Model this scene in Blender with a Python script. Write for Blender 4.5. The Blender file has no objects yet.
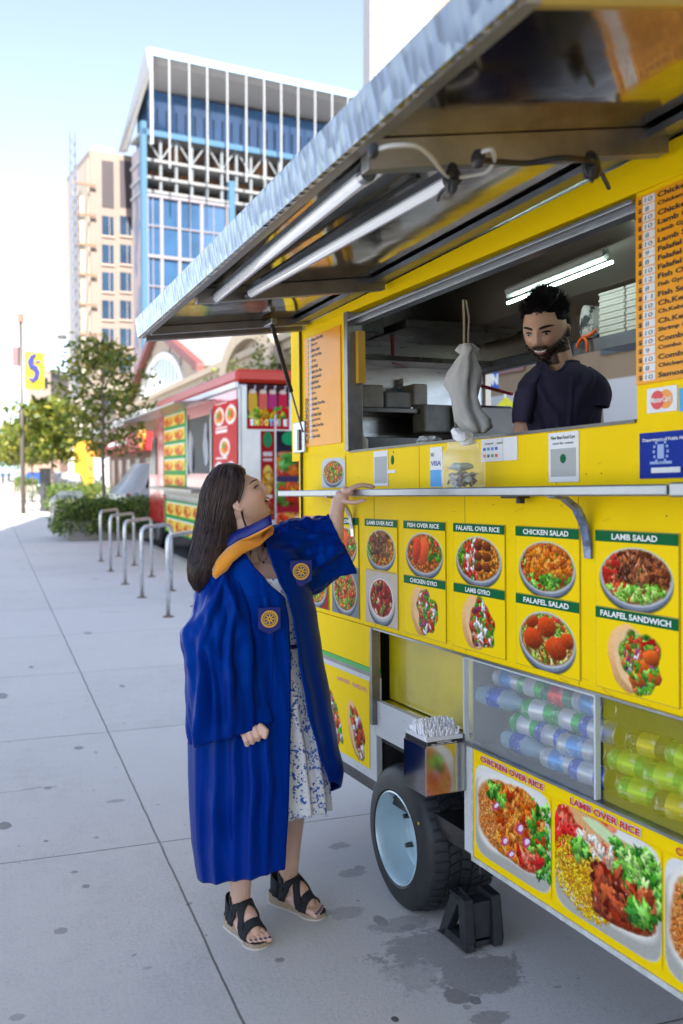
import bpy, math, random
import numpy as np
from mathutils import Vector, Matrix, noise
SC = bpy.context.scene
COL = SC.collection
R = math.radians
# ------------------------------------------------------------------ camera
F = 950.0; HOR = 472.0; EYE = 1.55
PITCH = math.atan((512-HOR)/F)
cam = bpy.data.cameras.new('camera'); camo = bpy.data.objects.new('camera', cam); COL.objects.link(camo)
camo.location = (0, 0, EYE); camo.rotation_euler = (math.pi/2-PITCH, 0, 0)
cam.sensor_fit = 'VERTICAL'; cam.sensor_height = 36; cam.sensor_width = 24; cam.lens = F/1024*36
cam.clip_start = .05; cam.clip_end = 3000
cam.dof.use_dof = True; cam.dof.focus_distance = 3.15; cam.dof.aperture_fstop = 3.0
SC.camera = camo
SC.render.engine = 'CYCLES'
# ------------------------------------------------------------------ light
SUN_EL, SUN_AZ = R(45), R(170)          # azimuth measured from +Y towards +X; the sun stands to the left, slightly ahead
w = bpy.data.worlds.new('World'); SC.world = w; w.use_nodes = True
nt = w.node_tree; nt.nodes.clear()
sky = nt.nodes.new('ShaderNodeTexSky'); sky.sky_type = 'NISHITA'; sky.sun_disc = False
sky.sun_elevation = SUN_EL; sky.sun_rotation = SUN_AZ; sky.air_density = .8; sky.dust_density = .6; sky.ozone_density = 3.5
bg = nt.nodes.new('ShaderNodeBackground'); bg.inputs[1].default_value = .108
wo = nt.nodes.new('ShaderNodeOutputWorld')
hs_ = nt.nodes.new('ShaderNodeHueSaturation'); hs_.inputs['Saturation'].default_value = .7; nt.links.new(sky.outputs[0], hs_.inputs['Color']); nt.links.new(hs_.outputs[0], bg.inputs[0]); nt.links.new(bg.outputs[0], wo.inputs[0])
sl = bpy.data.lights.new('sun', 'SUN'); sl.energy = 4.9; sl.angle = R(.5); sl.color = (1, .93, .82)
so = bpy.data.objects.new('sun', sl); COL.objects.link(so)
sd = Vector((math.sin(SUN_AZ)*math.cos(SUN_EL), math.cos(SUN_AZ)*math.cos(SUN_EL), math.sin(SUN_EL)))
so.rotation_euler = sd.to_track_quat('Z', 'Y').to_euler(); so.location = (-20, 10, 30)
SC.view_settings.view_transform = 'Standard'; SC.view_settings.look = 'None'
SC.view_settings.exposure = 1.88; SC.view_settings.gamma = 1
# ------------------------------------------------------------------ pixel helpers (points on real planes)
def ray(px, py):
    c = (px-341.5, -(py-512), -F); a = math.pi/2-PITCH
    return Vector((c[0], c[1]*math.cos(a)-c[2]*math.sin(a), c[1]*math.sin(a)+c[2]*math.cos(a)))
CAM = Vector((0, 0, EYE))
def atx(px, py, x):                      # point of the trailer's local plane x = const
    r = ray(px, py); t = (x-(CAM-TO).dot(TX))/r.dot(TX); P = CAM+t*r-TO
    return Vector((P.dot(TX), P.dot(TY), P.dot(TZ)))
def at(px, py, Y):
    r = ray(px, py); return CAM+r*(Y/r.y)
def gr(px, py, z=0.0):
    r = ray(px, py); return CAM+r*((z-EYE)/r.z)
def zat(py, Y): return at(341.5, py, Y).z
def xat(px, Y): return (px-341.5)/F*Y*1.0
TO = gr(396, 908)
TX = -ray(-75, 497).normalized(); TY = Vector((-TX.y, TX.x, 0)).normalized(); TZ = TX.cross(TY)
TM = Matrix(((TX.x, TY.x, TZ.x, TO.x), (TX.y, TY.y, TZ.y, TO.y), (TX.z, TY.z, TZ.z, TO.z), (0, 0, 0, 1)))
TI = TM.inverted()
def S(px, py, y=0.0):                      # point of the trailer's local plane y = const
    r = ray(px, py); t = (y-(CAM-TO).dot(TY))/r.dot(TY); P = CAM+r*t-TO
    return Vector((P.dot(TX), P.dot(TY), P.dot(TZ)))
ID = Matrix.Identity(4)
# ------------------------------------------------------------------ objects
ORG = {}
def setp(o, label=None, cat=None, group=None, kind=None):
    if label: o['label'] = label
    if cat: o['category'] = cat
    if group: o['group'] = group
    if kind: o['kind'] = kind
    return o
def empty(name, org=(0, 0, 0), frame=ID, label=None, cat=None, group=None, kind=None, rz=0):
    o = bpy.data.objects.new(name, None); COL.objects.link(o); o.empty_display_size = .1
    o.matrix_world = frame @ Matrix.Translation(Vector(org)) @ Matrix.Rotation(rz, 4, 'Z')
    ORG[o.name] = Vector(org)
    return setp(o, label, cat, group, kind)
def link(me, name, parent=None, frame=ID, org=(0, 0, 0), **k):
    o = bpy.data.objects.new(name, me); COL.objects.link(o)
    if parent is not None:
        o.parent = parent; ORG[o.name] = ORG[parent.name]
        me.transform(Matrix.Translation(-ORG[parent.name]))
    else:
        ORG[o.name] = Vector(org); me.transform(Matrix.Translation(-Vector(org)))
        o.matrix_world = frame @ Matrix.Translation(Vector(org))
    return setp(o, **k)
def kids(o): return [c for c in COL.objects if c.parent == o]
def dup(root, mw, label=None, group=None):
    r = root.copy(); COL.objects.link(r); r.matrix_world = mw; ORG[r.name] = Vector()
    if label: r['label'] = label
    if group: r['group'] = group
    for ch in kids(root):
        c = ch.copy(); COL.objects.link(c); c.parent = r
        for g in kids(ch):
            d = g.copy(); COL.objects.link(d); d.parent = c
    return r
class MB:
    def __init__(s): s.v = []; s.f = []; s.m = []; s.cur = 0
    def add(s, vs, fs):
        b = len(s.v); s.v += [tuple(v) for v in vs]; s.f += [tuple(b+i for i in f) for f in fs]; s.m += [s.cur]*len(fs); return s
    def quad(s, a, b, c, d): return s.add([a, b, c, d], [(0, 1, 2, 3)])
    def box(s, x0, x1, y0, y1, z0, z1, M=None, ch=0):
        if ch > 0:
            vs = []
            for (x, sx) in ((x0, 1), (x1, -1)):
                for (y, sy) in ((y0, 1), (y1, -1)):
                    for (z, sz) in ((z0, 1), (z1, -1)):
                        vs += [(x, y+sy*ch, z+sz*ch), (x+sx*ch, y, z+sz*ch), (x+sx*ch, y+sy*ch, z)]
            def c(i, j, k, t): return ((i*2+j)*2+k)*3+t
            fs = []
            for i in (0, 1): fs.append((c(i,0,0,0), c(i,1,0,0), c(i,1,1,0), c(i,0,1,0)))
            for j in (0, 1): fs.append((c(0,j,0,1), c(1,j,0,1), c(1,j,1,1), c(0,j,1,1)))
            for k in (0, 1): fs.append((c(0,0,k,2), c(1,0,k,2), c(1,1,k,2), c(0,1,k,2)))
            for i in (0, 1):
                for j in (0, 1): fs.append((c(i,j,0,0), c(i,j,1,0), c(i,j,1,1), c(i,j,0,1)))
                for k in (0, 1): fs.append((c(i,0,k,0), c(i,1,k,0), c(i,1,k,2), c(i,0,k,2)))
            for j in (0, 1):
                for k in (0, 1): fs.append((c(0,j,k,1), c(1,j,k,1), c(1,j,k,2), c(0,j,k,2)))
            for i in (0, 1):
                for j in (0, 1):
                    for k in (0, 1): fs.append((c(i,j,k,0), c(i,j,k,1), c(i,j,k,2)))
        else:
            vs = [(x0,y0,z0),(x1,y0,z0),(x1,y1,z0),(x0,y1,z0),(x0,y0,z1),(x1,y0,z1),(x1,y1,z1),(x0,y1,z1)]
            fs = [(0,3,2,1),(4,5,6,7),(0,1,5,4),(1,2,6,5),(2,3,7,6),(3,0,4,7)]
        if M is not None: vs = [M @ Vector(v) for v in vs]
        return s.add(vs, fs)
    def prism(s, pts, d):                   # closed polygon pts (3D) extruded by vector d
        n = len(pts); d = Vector(d); vs = [Vector(p) for p in pts]+[Vector(p)+d for p in pts]
        return s.add(vs, [tuple(range(n-1, -1, -1)), tuple(range(n, 2*n))]+[(i, (i+1) % n, n+(i+1) % n, n+i) for i in range(n)])
    def tube(s, path, r, seg=8, cap=True, closed=False):
        P = [Vector(p) for p in path]; n = len(P)
        rr = r if isinstance(r, (list, tuple)) else [r]*n
        vs = []; up = None
        for i in range(n):
            a = P[i-1] if (i > 0 or closed) else P[i]; b = P[(i+1) % n] if (i < n-1 or closed) else P[i]
            t = (b-a).normalized()
            if up is None: up = t.orthogonal().normalized()
            up = (up-t*up.dot(t))
            if up.length < 1e-5: up = t.orthogonal()
            up.normalize(); sd_ = t.cross(up)
            for k in range(seg):
                an = 2*math.pi*k/seg; vs.append(P[i]+(up*math.cos(an)+sd_*math.sin(an))*rr[i])
        fs = []
        m = n if closed else n-1
        for i in range(m):
            for k in range(seg):
                j = (i+1) % n; fs.append((i*seg+k, i*seg+(k+1) % seg, j*seg+(k+1) % seg, j*seg+k))
        if cap and not closed: fs += [tuple(range(seg-1, -1, -1)), tuple(range((n-1)*seg, n*seg))]
        return s.add(vs, fs)
    def rings(s, rg, closed=True, capa=False, capb=False):
        n = len(rg[0]); vs = [v for r in rg for v in r]; fs = []
        for i in range(len(rg)-1):
            for k in range(n if closed else n-1): fs.append((i*n+k, i*n+(k+1) % n, (i+1)*n+(k+1) % n, (i+1)*n+k))
        if capa: fs.append(tuple(range(n-1, -1, -1)))
        if capb: fs.append(tuple(range((len(rg)-1)*n, len(rg)*n)))
        return s.add(vs, fs)
    def lathe(s, prof, c=(0, 0, 0), seg=24, axis='z', M=None):
        rg = []
        for (r, h) in prof:
            row = []
            for k in range(seg):
                a = 2*math.pi*k/seg; x, y = r*math.cos(a), r*math.sin(a)
                p = (x, y, h) if axis == 'z' else ((x, h, y) if axis == 'y' else (h, x, y))
                p = Vector(p); p = M @ p if M is not None else p
                row.append(p+Vector(c))
            rg.append(row)
        return s.rings(rg)
    def ell(s, c, r, seg=16, M=None, ns=0, fr=1.0):
        rg = []; n = seg//2
        for i in range(n+1):
            ph = math.pi*i/n-math.pi/2; row = []
            for k in range(seg):
                a = 2*math.pi*k/seg; p = Vector((math.cos(ph)*math.cos(a), math.cos(ph)*math.sin(a), math.sin(ph)))
                if ns: p *= 1+ns*noise.noise(p*fr+Vector(c)*7)
                p = Vector((p.x*r[0], p.y*r[1], p.z*r[2])); p = M @ p if M is not None else p
                row.append(p+Vector(c))
            rg.append(row)
        return s.rings(rg)
    def xf(s, M): s.v = [tuple(M @ Vector(v)) for v in s.v]; return s
    def build(s, name, mat, parent=None, frame=ID, org=(0, 0, 0), smooth=False, bevel=0, solid=0, **k):
        me = bpy.data.meshes.new(name); me.from_pydata(s.v, [], s.f); 
        for m_ in (mat if isinstance(mat, (list, tuple)) else [mat]): me.materials.append(m_)
        me.polygons.foreach_set('material_index', s.m)
        import bmesh
        bm = bmesh.new(); bm.from_mesh(me)
        bmesh.ops.remove_doubles(bm, verts=bm.verts, dist=1e-6)
        bmesh.ops.recalc_face_normals(bm, faces=bm.faces); bm.to_mesh(me); bm.free()
        if smooth: me.polygons.foreach_set('use_smooth', [True]*len(me.polygons))
        if smooth == 'auto':
            try: me.set_sharp_from_angle(angle=R(38))
            except Exception: pass
        me.update()
        o = link(me, name, parent, frame, org, **k)
        if solid:
            q = o.modifiers.new('s', 'SOLIDIFY'); q.thickness = solid; q.offset = 0
        if bevel:
            q = o.modifiers.new('b', 'BEVEL'); q.width = bevel; q.segments = 2; q.limit_method = 'ANGLE'
        return o
# ------------------------------------------------------------------ materials
def lin(c): return tuple(((x/255)/12.92 if x/255 <= .04045 else (((x/255)+.055)/1.055)**2.4) for x in c)
MATS = {}
def mat(name, col, rough=.5, metal=0, var=.0, vs=8.0, bump=0, bs=60.0, col2=None, thr=None, coat=0, spec=.5, alpha=1, trans=0, emit=0, aniso=None, sheen=0, coord='Object', rvar=0):
    if name in MATS: return MATS[name]
    m = bpy.data.materials.new(name); m.use_nodes = True; MATS[name] = m
    n = m.node_tree.nodes; l = m.node_tree.links; b = n['Principled BSDF']
    b.inputs['Base Color'].default_value = (*col, 1); b.inputs['Roughness'].default_value = rough; b.inputs['Metallic'].default_value = metal
    b.inputs['Coat Weight'].default_value = coat; b.inputs['Coat Roughness'].default_value = .08; b.inputs['Specular IOR Level'].default_value = spec
    b.inputs['Alpha'].default_value = alpha; b.inputs['Transmission Weight'].default_value = trans
    if sheen: b.inputs['Sheen Weight'].default_value = sheen
    if emit: b.inputs['Emission Color'].default_value = (*col, 1); b.inputs['Emission Strength'].default_value = emit
    tc = n.new('ShaderNodeTexCoord'); vec = tc.outputs[coord]
    if aniso:
        mp = n.new('ShaderNodeMapping'); mp.inputs['Scale'].default_value = aniso; l.new(vec, mp.inputs[0]); vec = mp.outputs[0]
    if var or col2:
        t = n.new('ShaderNodeTexNoise'); t.inputs['Scale'].default_value = vs; t.inputs['Detail'].default_value = 6; t.inputs['Roughness'].default_value = .62; l.new(vec, t.inputs['Vector'])
        r = n.new('ShaderNodeValToRGB'); e = r.color_ramp.elements
        lo, hi = thr or (.3, .7)
        e[0].position = lo; e[1].position = hi
        e[0].color = (*[c*(1-var) for c in col], 1); e[1].color = (*(col2 if col2 else [min(1, c*(1+var)) for c in col]), 1)
        l.new(t.outputs[0], r.inputs[0]); l.new(r.outputs[0], b.inputs['Base Color'])
        if rvar:
            q = n.new('ShaderNodeMath'); q.operation = 'MULTIPLY_ADD'; q.inputs[1].default_value = rvar; q.inputs[2].default_value = rough-rvar*.5
            l.new(t.outputs[0], q.inputs[0]); l.new(q.outputs[0], b.inputs['Roughness'])
    if bump:
        t2 = n.new('ShaderNodeTexNoise'); t2.inputs['Scale'].default_value = bs; t2.inputs['Detail'].default_value = 5; l.new(vec, t2.inputs['Vector'])
        bp = n.new('ShaderNodeBump'); bp.inputs['Strength'].default_value = bump; bp.inputs['Distance'].default_value = .01
        l.new(t2.outputs[0], bp.inputs['Height']); l.new(bp.outputs[0], b.inputs['Normal'])
    return m
def vmat(name, rough=.4, coat=0, sss=0, bump=0, bs=80, spec=.5, metal=0):           # colours carried by the mesh (print, skin, leaves)
    if name in MATS: return MATS[name]
    m = mat(name, (1, 1, 1), rough=rough, coat=coat, bump=bump, bs=bs, spec=spec, metal=metal)
    n = m.node_tree.nodes; a = n.new('ShaderNodeAttribute'); a.attribute_name = 'Col'
    b = n['Principled BSDF']; m.node_tree.links.new(a.outputs[0], b.inputs['Base Color'])
    if sss: b.inputs['Subsurface Weight'].default_value = sss; b.inputs['Subsurface Radius'].default_value = (.012, .005, .003); b.inputs['Subsurface Scale'].default_value = .6
    return m
def setcol(me, cols):                      # cols: (nverts,3) linear
    a = me.color_attributes.new('Col', 'FLOAT_COLOR', 'POINT'); c = np.ones((len(me.vertices), 4), np.float32); c[:, :3] = cols
    a.data.foreach_set('color', c.ravel())
def vco(me):
    a = np.empty(len(me.vertices)*3, np.float32); me.vertices.foreach_get('co', a); return a.reshape(-1, 3)
# ------------------------------------------------------------------ lettering
_txt = {}
def text_mesh(s, bold=.0, font=None):
    key = (s, bold)
    if key in _txt: return _txt[key]
    c = bpy.data.curves.new('t', 'FONT'); c.body = s; c.offset = bold; c.resolution_u = 3; c.fill_mode = 'FRONT'
    o = bpy.data.objects.new('t', c); COL.objects.link(o)
    dg = bpy.context.evaluated_depsgraph_get(); dg.update(); ev = o.evaluated_get(dg); me = ev.to_mesh()
    v = [tuple(x.co) for x in me.vertices]; f = [tuple(p.vertices) for p in me.polygons]; ev.to_mesh_clear()
    bpy.data.objects.remove(o); bpy.data.curves.remove(c)
    v = np.array(v); mn = v.min(0); mx = v.max(0); v -= mn; sz = mx-mn
    _txt[key] = (v, f, sz); return _txt[key]
def put_text(mb, s, P, U, V, w=None, h=None, off=None, bold=.02, align='l', shear=0, asp=.92):
    """letters on the plane through P spanned by unit vectors U (along the line) and V (up); w,h in metres"""
    v, f, sz = text_mesh(s, bold)
    sy = h/sz[1]; sx = (w/sz[0]) if w else sy*asp
    W = sz[0]*sx; dx = {'l': 0, 'c': -W/2, 'r': -W}[align]
    P = Vector(P); U = Vector(U); V = Vector(V)
    mb.add([P+U*(dx+a[0]*sx+shear*a[1]*sy)+V*(a[1]*sy) for a in v], f); return W
# ------------------------------------------------------------------ printed pictures: painted pixel by pixel, carried by a fine mesh
class Pic:
    def __init__(s, w, h, bgc, px=.0022, seed=0):
        s.w, s.h = w, h; s.nx = max(4, int(w/px)); s.ny = max(4, int(h/px)); s.rng = np.random.default_rng(seed)
        s.x, s.y = np.meshgrid((np.arange(s.nx)+.5)/s.nx, (np.arange(s.ny)+.5)/s.ny)     # y up
        s.asp = w/h; s.c = np.ones((s.ny, s.nx, 3))*np.array(bgc, float)
    def _put(s, m, col):
        m = np.clip(m, 0, 1)[..., None]; s.c = s.c*(1-m)+np.array(col, float)*m
    def mask(s, cx, cy, rx, ry, ang=0, wob=0, pw=2, edge=.12):
        ph = s.rng.uniform(0, 6.28, 3); dx = (s.x-cx)*s.asp; dy = s.y-cy; ca, sa = math.cos(ang), math.sin(ang)
        u = (dx*ca+dy*sa)/(rx*s.asp); v = (-dx*sa+dy*ca)/ry
        th = np.arctan2(v, u); d = (np.abs(u)**pw+np.abs(v)**pw)**(1/pw)
        if wob: d = d/(1+wob*(np.sin(3*th+ph[0])*.5+np.sin(5*th+ph[1])*.35+np.sin(8*th+ph[2])*.25))
        return np.clip((1-d)/edge+.5, 0, 1)
    def ell(s, cx, cy, rx, ry, col, ang=0, wob=0, within=None, pw=2, edge=.08, grad=0):
        m = s.mask(cx, cy, rx, ry, ang, wob, pw, edge)
        if within is not None: m = m*within
        col = np.array(col, float)
        if grad:
            g = 1+grad*np.clip(((s.y-cy)/ry-(s.x-cx)/rx*.5), -1.2, 1.2)[..., None]
            mm = m[..., None]; s.c = s.c*(1-mm)+np.clip(col*g, 0, 255)*mm
        else: s._put(m, col)
        return m
    def rect(s, x0, x1, y0, y1, col):
        m = ((s.x >= x0) & (s.x <= x1) & (s.y >= y0) & (s.y <= y1)).astype(float); s._put(m, col); return m
    def dab(s, cx, cy, rx, ry, col, a, wob, within, grad=0):
        R_ = 1.5*max(rx*s.asp, ry); x0 = max(0, int((cx-R_/s.asp)*s.nx)); x1 = min(s.nx, int((cx+R_/s.asp)*s.nx)+2); y0 = max(0, int((cy-R_)*s.ny)); y1 = min(s.ny, int((cy+R_)*s.ny)+2)
        if x1 <= x0 or y1 <= y0: return
        X = s.x[y0:y1, x0:x1]; Y = s.y[y0:y1, x0:x1]; dx = (X-cx)*s.asp; dy = Y-cy; ca, sa = math.cos(a), math.sin(a)
        u = (dx*ca+dy*sa)/(rx*s.asp); v = (-dx*sa+dy*ca)/ry; th = np.arctan2(v, u); d = np.sqrt(u*u+v*v)
        if wob: ph = s.rng.uniform(0, 6.28, 2); d = d/(1+wob*(np.sin(3*th+ph[0])*.6+np.sin(5*th+ph[1])*.5))
        m = np.clip((1-d)/.3+.5, 0, 1)
        if within is not None: m = m*within[y0:y1, x0:x1]
        g = 1+grad*np.clip(dy/ry*.8-dx/(rx*s.asp)*.4, -1.1, 1.1)[..., None] if grad else 1
        m = m[..., None]; s.c[y0:y1, x0:x1] = s.c[y0:y1, x0:x1]*(1-m)+np.clip(np.array(col, float)*g, 0, 255)*m
    def scatter(s, n, cols, rad, within, box=(0, 1, 0, 1), elong=1.7, wob=.55, jit=30, grad=.22, shadow=True):
        cols = np.array(cols, float); n = int(n*3.4); rad = rad*.58
        for _ in range(n):
            cx = s.rng.uniform(box[0], box[1]); cy = s.rng.uniform(box[2], box[3])
            iy = min(s.ny-1, max(0, int(cy*s.ny))); ix = min(s.nx-1, max(0, int(cx*s.nx)))
            if within is not None and within[iy, ix] < .5: continue
            r = rad*s.rng.uniform(.5, 1.45); a = s.rng.uniform(0, 3.14); c = cols[s.rng.integers(len(cols))]+s.rng.uniform(-jit, jit)
            el = elong*s.rng.uniform(.7, 1.4); ry = r; rx = r*el/s.asp
            if shadow: s.dab(cx+.002, cy-r*.25, rx*1.0, ry*1.02, np.clip(c*.62, 0, 255), a, wob, within)
            s.dab(cx, cy, rx, ry, np.clip(c, 0, 255), a, wob, within, grad)
            if s.rng.random() < .22: s.dab(cx-rx*.2, cy+ry*.3, rx*.3, ry*.25, np.clip(c*.5+125, 0, 255), a, 0, within)
    def grain(s, amt=8):
        q = s.rng.normal(0, amt, s.c.shape[:2])+s.rng.normal(0, amt, (s.ny//3+1, s.nx//3+1)).repeat(3, 0).repeat(3, 1)[:s.ny, :s.nx]; s.c = np.clip(s.c+q[..., None]*np.clip((235-s.c.min(-1, keepdims=True)*1.0)/235, .25, 1)*(s.c[..., 2:] > 12), 0, 255)
    def mesh(s, P, U, V, name='picture'):
        P = np.array(P, float); U = np.array(U, float)*s.w; V = np.array(V, float)*s.h
        gx = np.linspace(0, 1, s.nx); gy = np.linspace(0, 1, s.ny); X, Y = np.meshgrid(gx, gy)
        vs = P+X.reshape(-1, 1)*U+Y.reshape(-1, 1)*V
        i = (np.arange(s.ny-1)[:, None]*s.nx+np.arange(s.nx-1)[None]).ravel()
        fs = np.stack([i, i+1, i+1+s.nx, i+s.nx], 1)
        me = bpy.data.meshes.new(name); me.vertices.add(len(vs)); me.vertices.foreach_set('co', vs.astype(np.float32).ravel())
        me.loops.add(fs.size); me.loops.foreach_set('vertex_index', fs.ravel().astype(np.int32))
        me.polygons.add(len(fs)); me.polygons.foreach_set('loop_start', np.arange(0, fs.size, 4, dtype=np.int32))
        try: me.polygons.foreach_set('loop_total', np.full(len(fs), 4, np.int32))
        except Exception: pass
        me.update(calc_edges=True)
        c = np.clip(s.c, 0, 255)/255; c = np.where(c <= .04045, c/12.92, ((c+.055)/1.055)**2.4)
        setcol(me, c.reshape(-1, 3)); return me
YEL = (254, 214, 0)
def food(pic, kind, cx, cy, rx, ry, tilt=-.15):
    """a printed dish inside the picture: bowl, filling and garnish"""
    g = [(96, 165, 40), (60, 130, 30), (140, 200, 70)]; rd = [(214, 52, 26), (190, 30, 20), (232, 92, 50)]
    if kind in ('gyro', 'sandwich'):
        pic.ell(cx-rx*.18, cy, rx*.62, ry*1.02, (226, 170, 112), .42, .05, grad=.15)
        pic.ell(cx-rx*.1, cy, rx*.5, ry*.92, (240, 196, 142), .42, .05)
        m = pic.mask(cx+rx*.15, cy-ry*.02, rx*.55, ry*.9, .5, .2)
        pic._put(m, (90, 110, 40))
        bx = (cx-rx, cx+rx, cy-ry, cy+ry)
        pic.scatter(60, g, ry*.11, m, bx)
        pic.scatter(26, rd+[(240, 120, 70)], ry*.12, m, bx)
        pic.scatter(8, [(150, 60, 120), (235, 225, 235)], ry*.1, m, bx, elong=2.4)
        if kind == 'sandwich':
            for (a, b) in ((.2, -.2), (.45, .15), (.05, -.55), (.5, -.4)): pic.ell(cx+a*rx, cy+b*ry, rx*.24, ry*.23, (196, 84, 24), 0, .08, grad=.4)
            pic.scatter(14, g, ry*.1, m, (cx-rx, cx+rx, cy-ry, cy-ry*.1))
        else: pic.scatter(14, [(206, 84, 28), (170, 50, 30), (236, 236, 228)], ry*.14, m, bx)
        return
    pic.ell(cx, cy-ry*.16, rx, ry*.98, (58, 62, 72), 0, .0); pic.ell(cx, cy-ry*.1, rx*1.0, ry*.95, (120, 128, 140))
    pic.ell(cx, cy, rx, ry*.92, (206, 210, 214)); m = pic.mask(cx, cy, rx*.93, ry*.84); pic._put(m, (120, 70, 20))
    bx = (cx-rx, cx+rx, cy-ry, cy+ry)
    L = (cx-rx, cx-rx*.1, cy-ry, cy+ry); Rr = (cx-.1*rx, cx+rx, cy-ry, cy+ry); B = (cx-rx, cx+rx, cy-ry, cy-ry*.3); T = (cx-rx, cx+rx, cy+ry*.1, cy+ry)
    if kind == 'chicken salad':
        pic.scatter(60, g, ry*.12, m, bx); pic.scatter(20, rd, ry*.1, m, L); pic.scatter(70, [(228, 120, 22), (240, 146, 40), (206, 92, 16)], ry*.13, m, (cx-rx*.7, cx+rx*.8, cy-ry*.25, cy+ry*.85)); pic.scatter(16, g, ry*.12, m, B)
    elif kind == 'lamb salad':
        pic.scatter(50, g, ry*.1, m, bx); pic.scatter(34, rd, ry*.12, m, L); pic.scatter(55, [(120, 58, 26), (160, 84, 40), (92, 42, 20), (190, 110, 60)], ry*.11, m, (cx-rx*.4, cx+rx*.9, cy-ry*.1, cy+ry*.9), elong=2.4); pic.scatter(40, [(150, 205, 70), (110, 175, 50), (185, 222, 110)], ry*.09, m, B)
    elif kind == 'falafel salad':
        pic.scatter(90, [(226, 214, 130), (150, 190, 70), (235, 160, 70)], ry*.07, m, bx, elong=3); pic.scatter(30, g+rd, ry*.08, m, T)
        for (a, b, r) in ((-.5, -.05, .36), (.0, .42, .34), (.35, -.22, .38), (-.55, .55, .25), (.75, .1, .25)): pic.ell(cx+a*rx, cy+b*ry, rx*r, ry*r, (178, 62, 18), 0, .07, m, grad=.4)
    elif kind == 'falafel over rice':
        pic.scatter(110, [(238, 128, 24), (246, 150, 50)], ry*.06, m, Rr); pic.scatter(40, g, ry*.12, m, L); pic.scatter(24, rd+[(240, 230, 225)], ry*.12, m, (cx-rx*.6, cx, cy-ry, cy+ry*.8))
        for i in range(3):
            for j in (0, 1): pic.ell(cx+(.0+.38*j)*rx, cy+(.55-.42*i)*ry, rx*.19, ry*.19, (112, 52, 22), 0, .08, m, grad=.4)
    elif kind == 'fish over rice':
        pic.scatter(110, [(236, 104, 22), (244, 130, 40), (222, 86, 20)], ry*.07, m, bx); pic.scatter(34, g, ry*.13, m, (cx+rx*.3, cx+rx, cy-ry*.2, cy+ry)); pic.scatter(12, rd, ry*.1, m, (cx, cx+rx, cy, cy+ry))
        pic.ell(cx-rx*.05, cy+ry*.1, rx*.3, ry*.68, (238, 92, 40), -.5, .1, m, grad=.3); pic.ell(cx-rx*.4, cy+ry*.1, rx*.22, ry*.6, (206, 60, 26), -.3, .1, m, grad=.3)
    elif kind == 'lamb over rice':
        pic.scatter(90, [(240, 134, 20), (248, 158, 40)], ry*.06, m, bx); pic.scatter(24, g, ry*.12, m, L); pic.scatter(14, rd, ry*.12, m, L); pic.scatter(40, [(130, 76, 40), (160, 104, 62), (104, 58, 32)], ry*.11, m, (cx-rx*.6, cx+rx*.5, cy-ry*.3, cy+ry*.8), elong=2.4)
    elif kind == 'gyro bowl':
        pic._put(m, (236, 232, 224)); m2 = pic.mask(cx, cy, rx*.8, ry*.72); pic._put(m2, (150, 30, 24)); pic.scatter(40, [(170, 34, 26), (206, 60, 40), (128, 24, 18)], ry*.13, m2, bx, elong=2.2); pic.scatter(14, [(226, 190, 140), (120, 160, 60)], ry*.1, m2, bx)
    else:
        pic.scatter(90, [(234, 130, 40), (240, 160, 70), (214, 90, 30)], ry*.09, m, bx); pic.scatter(30, g, ry*.1, m, bx); pic.scatter(12, rd, ry*.1, m, bx)
printm = None
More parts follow.
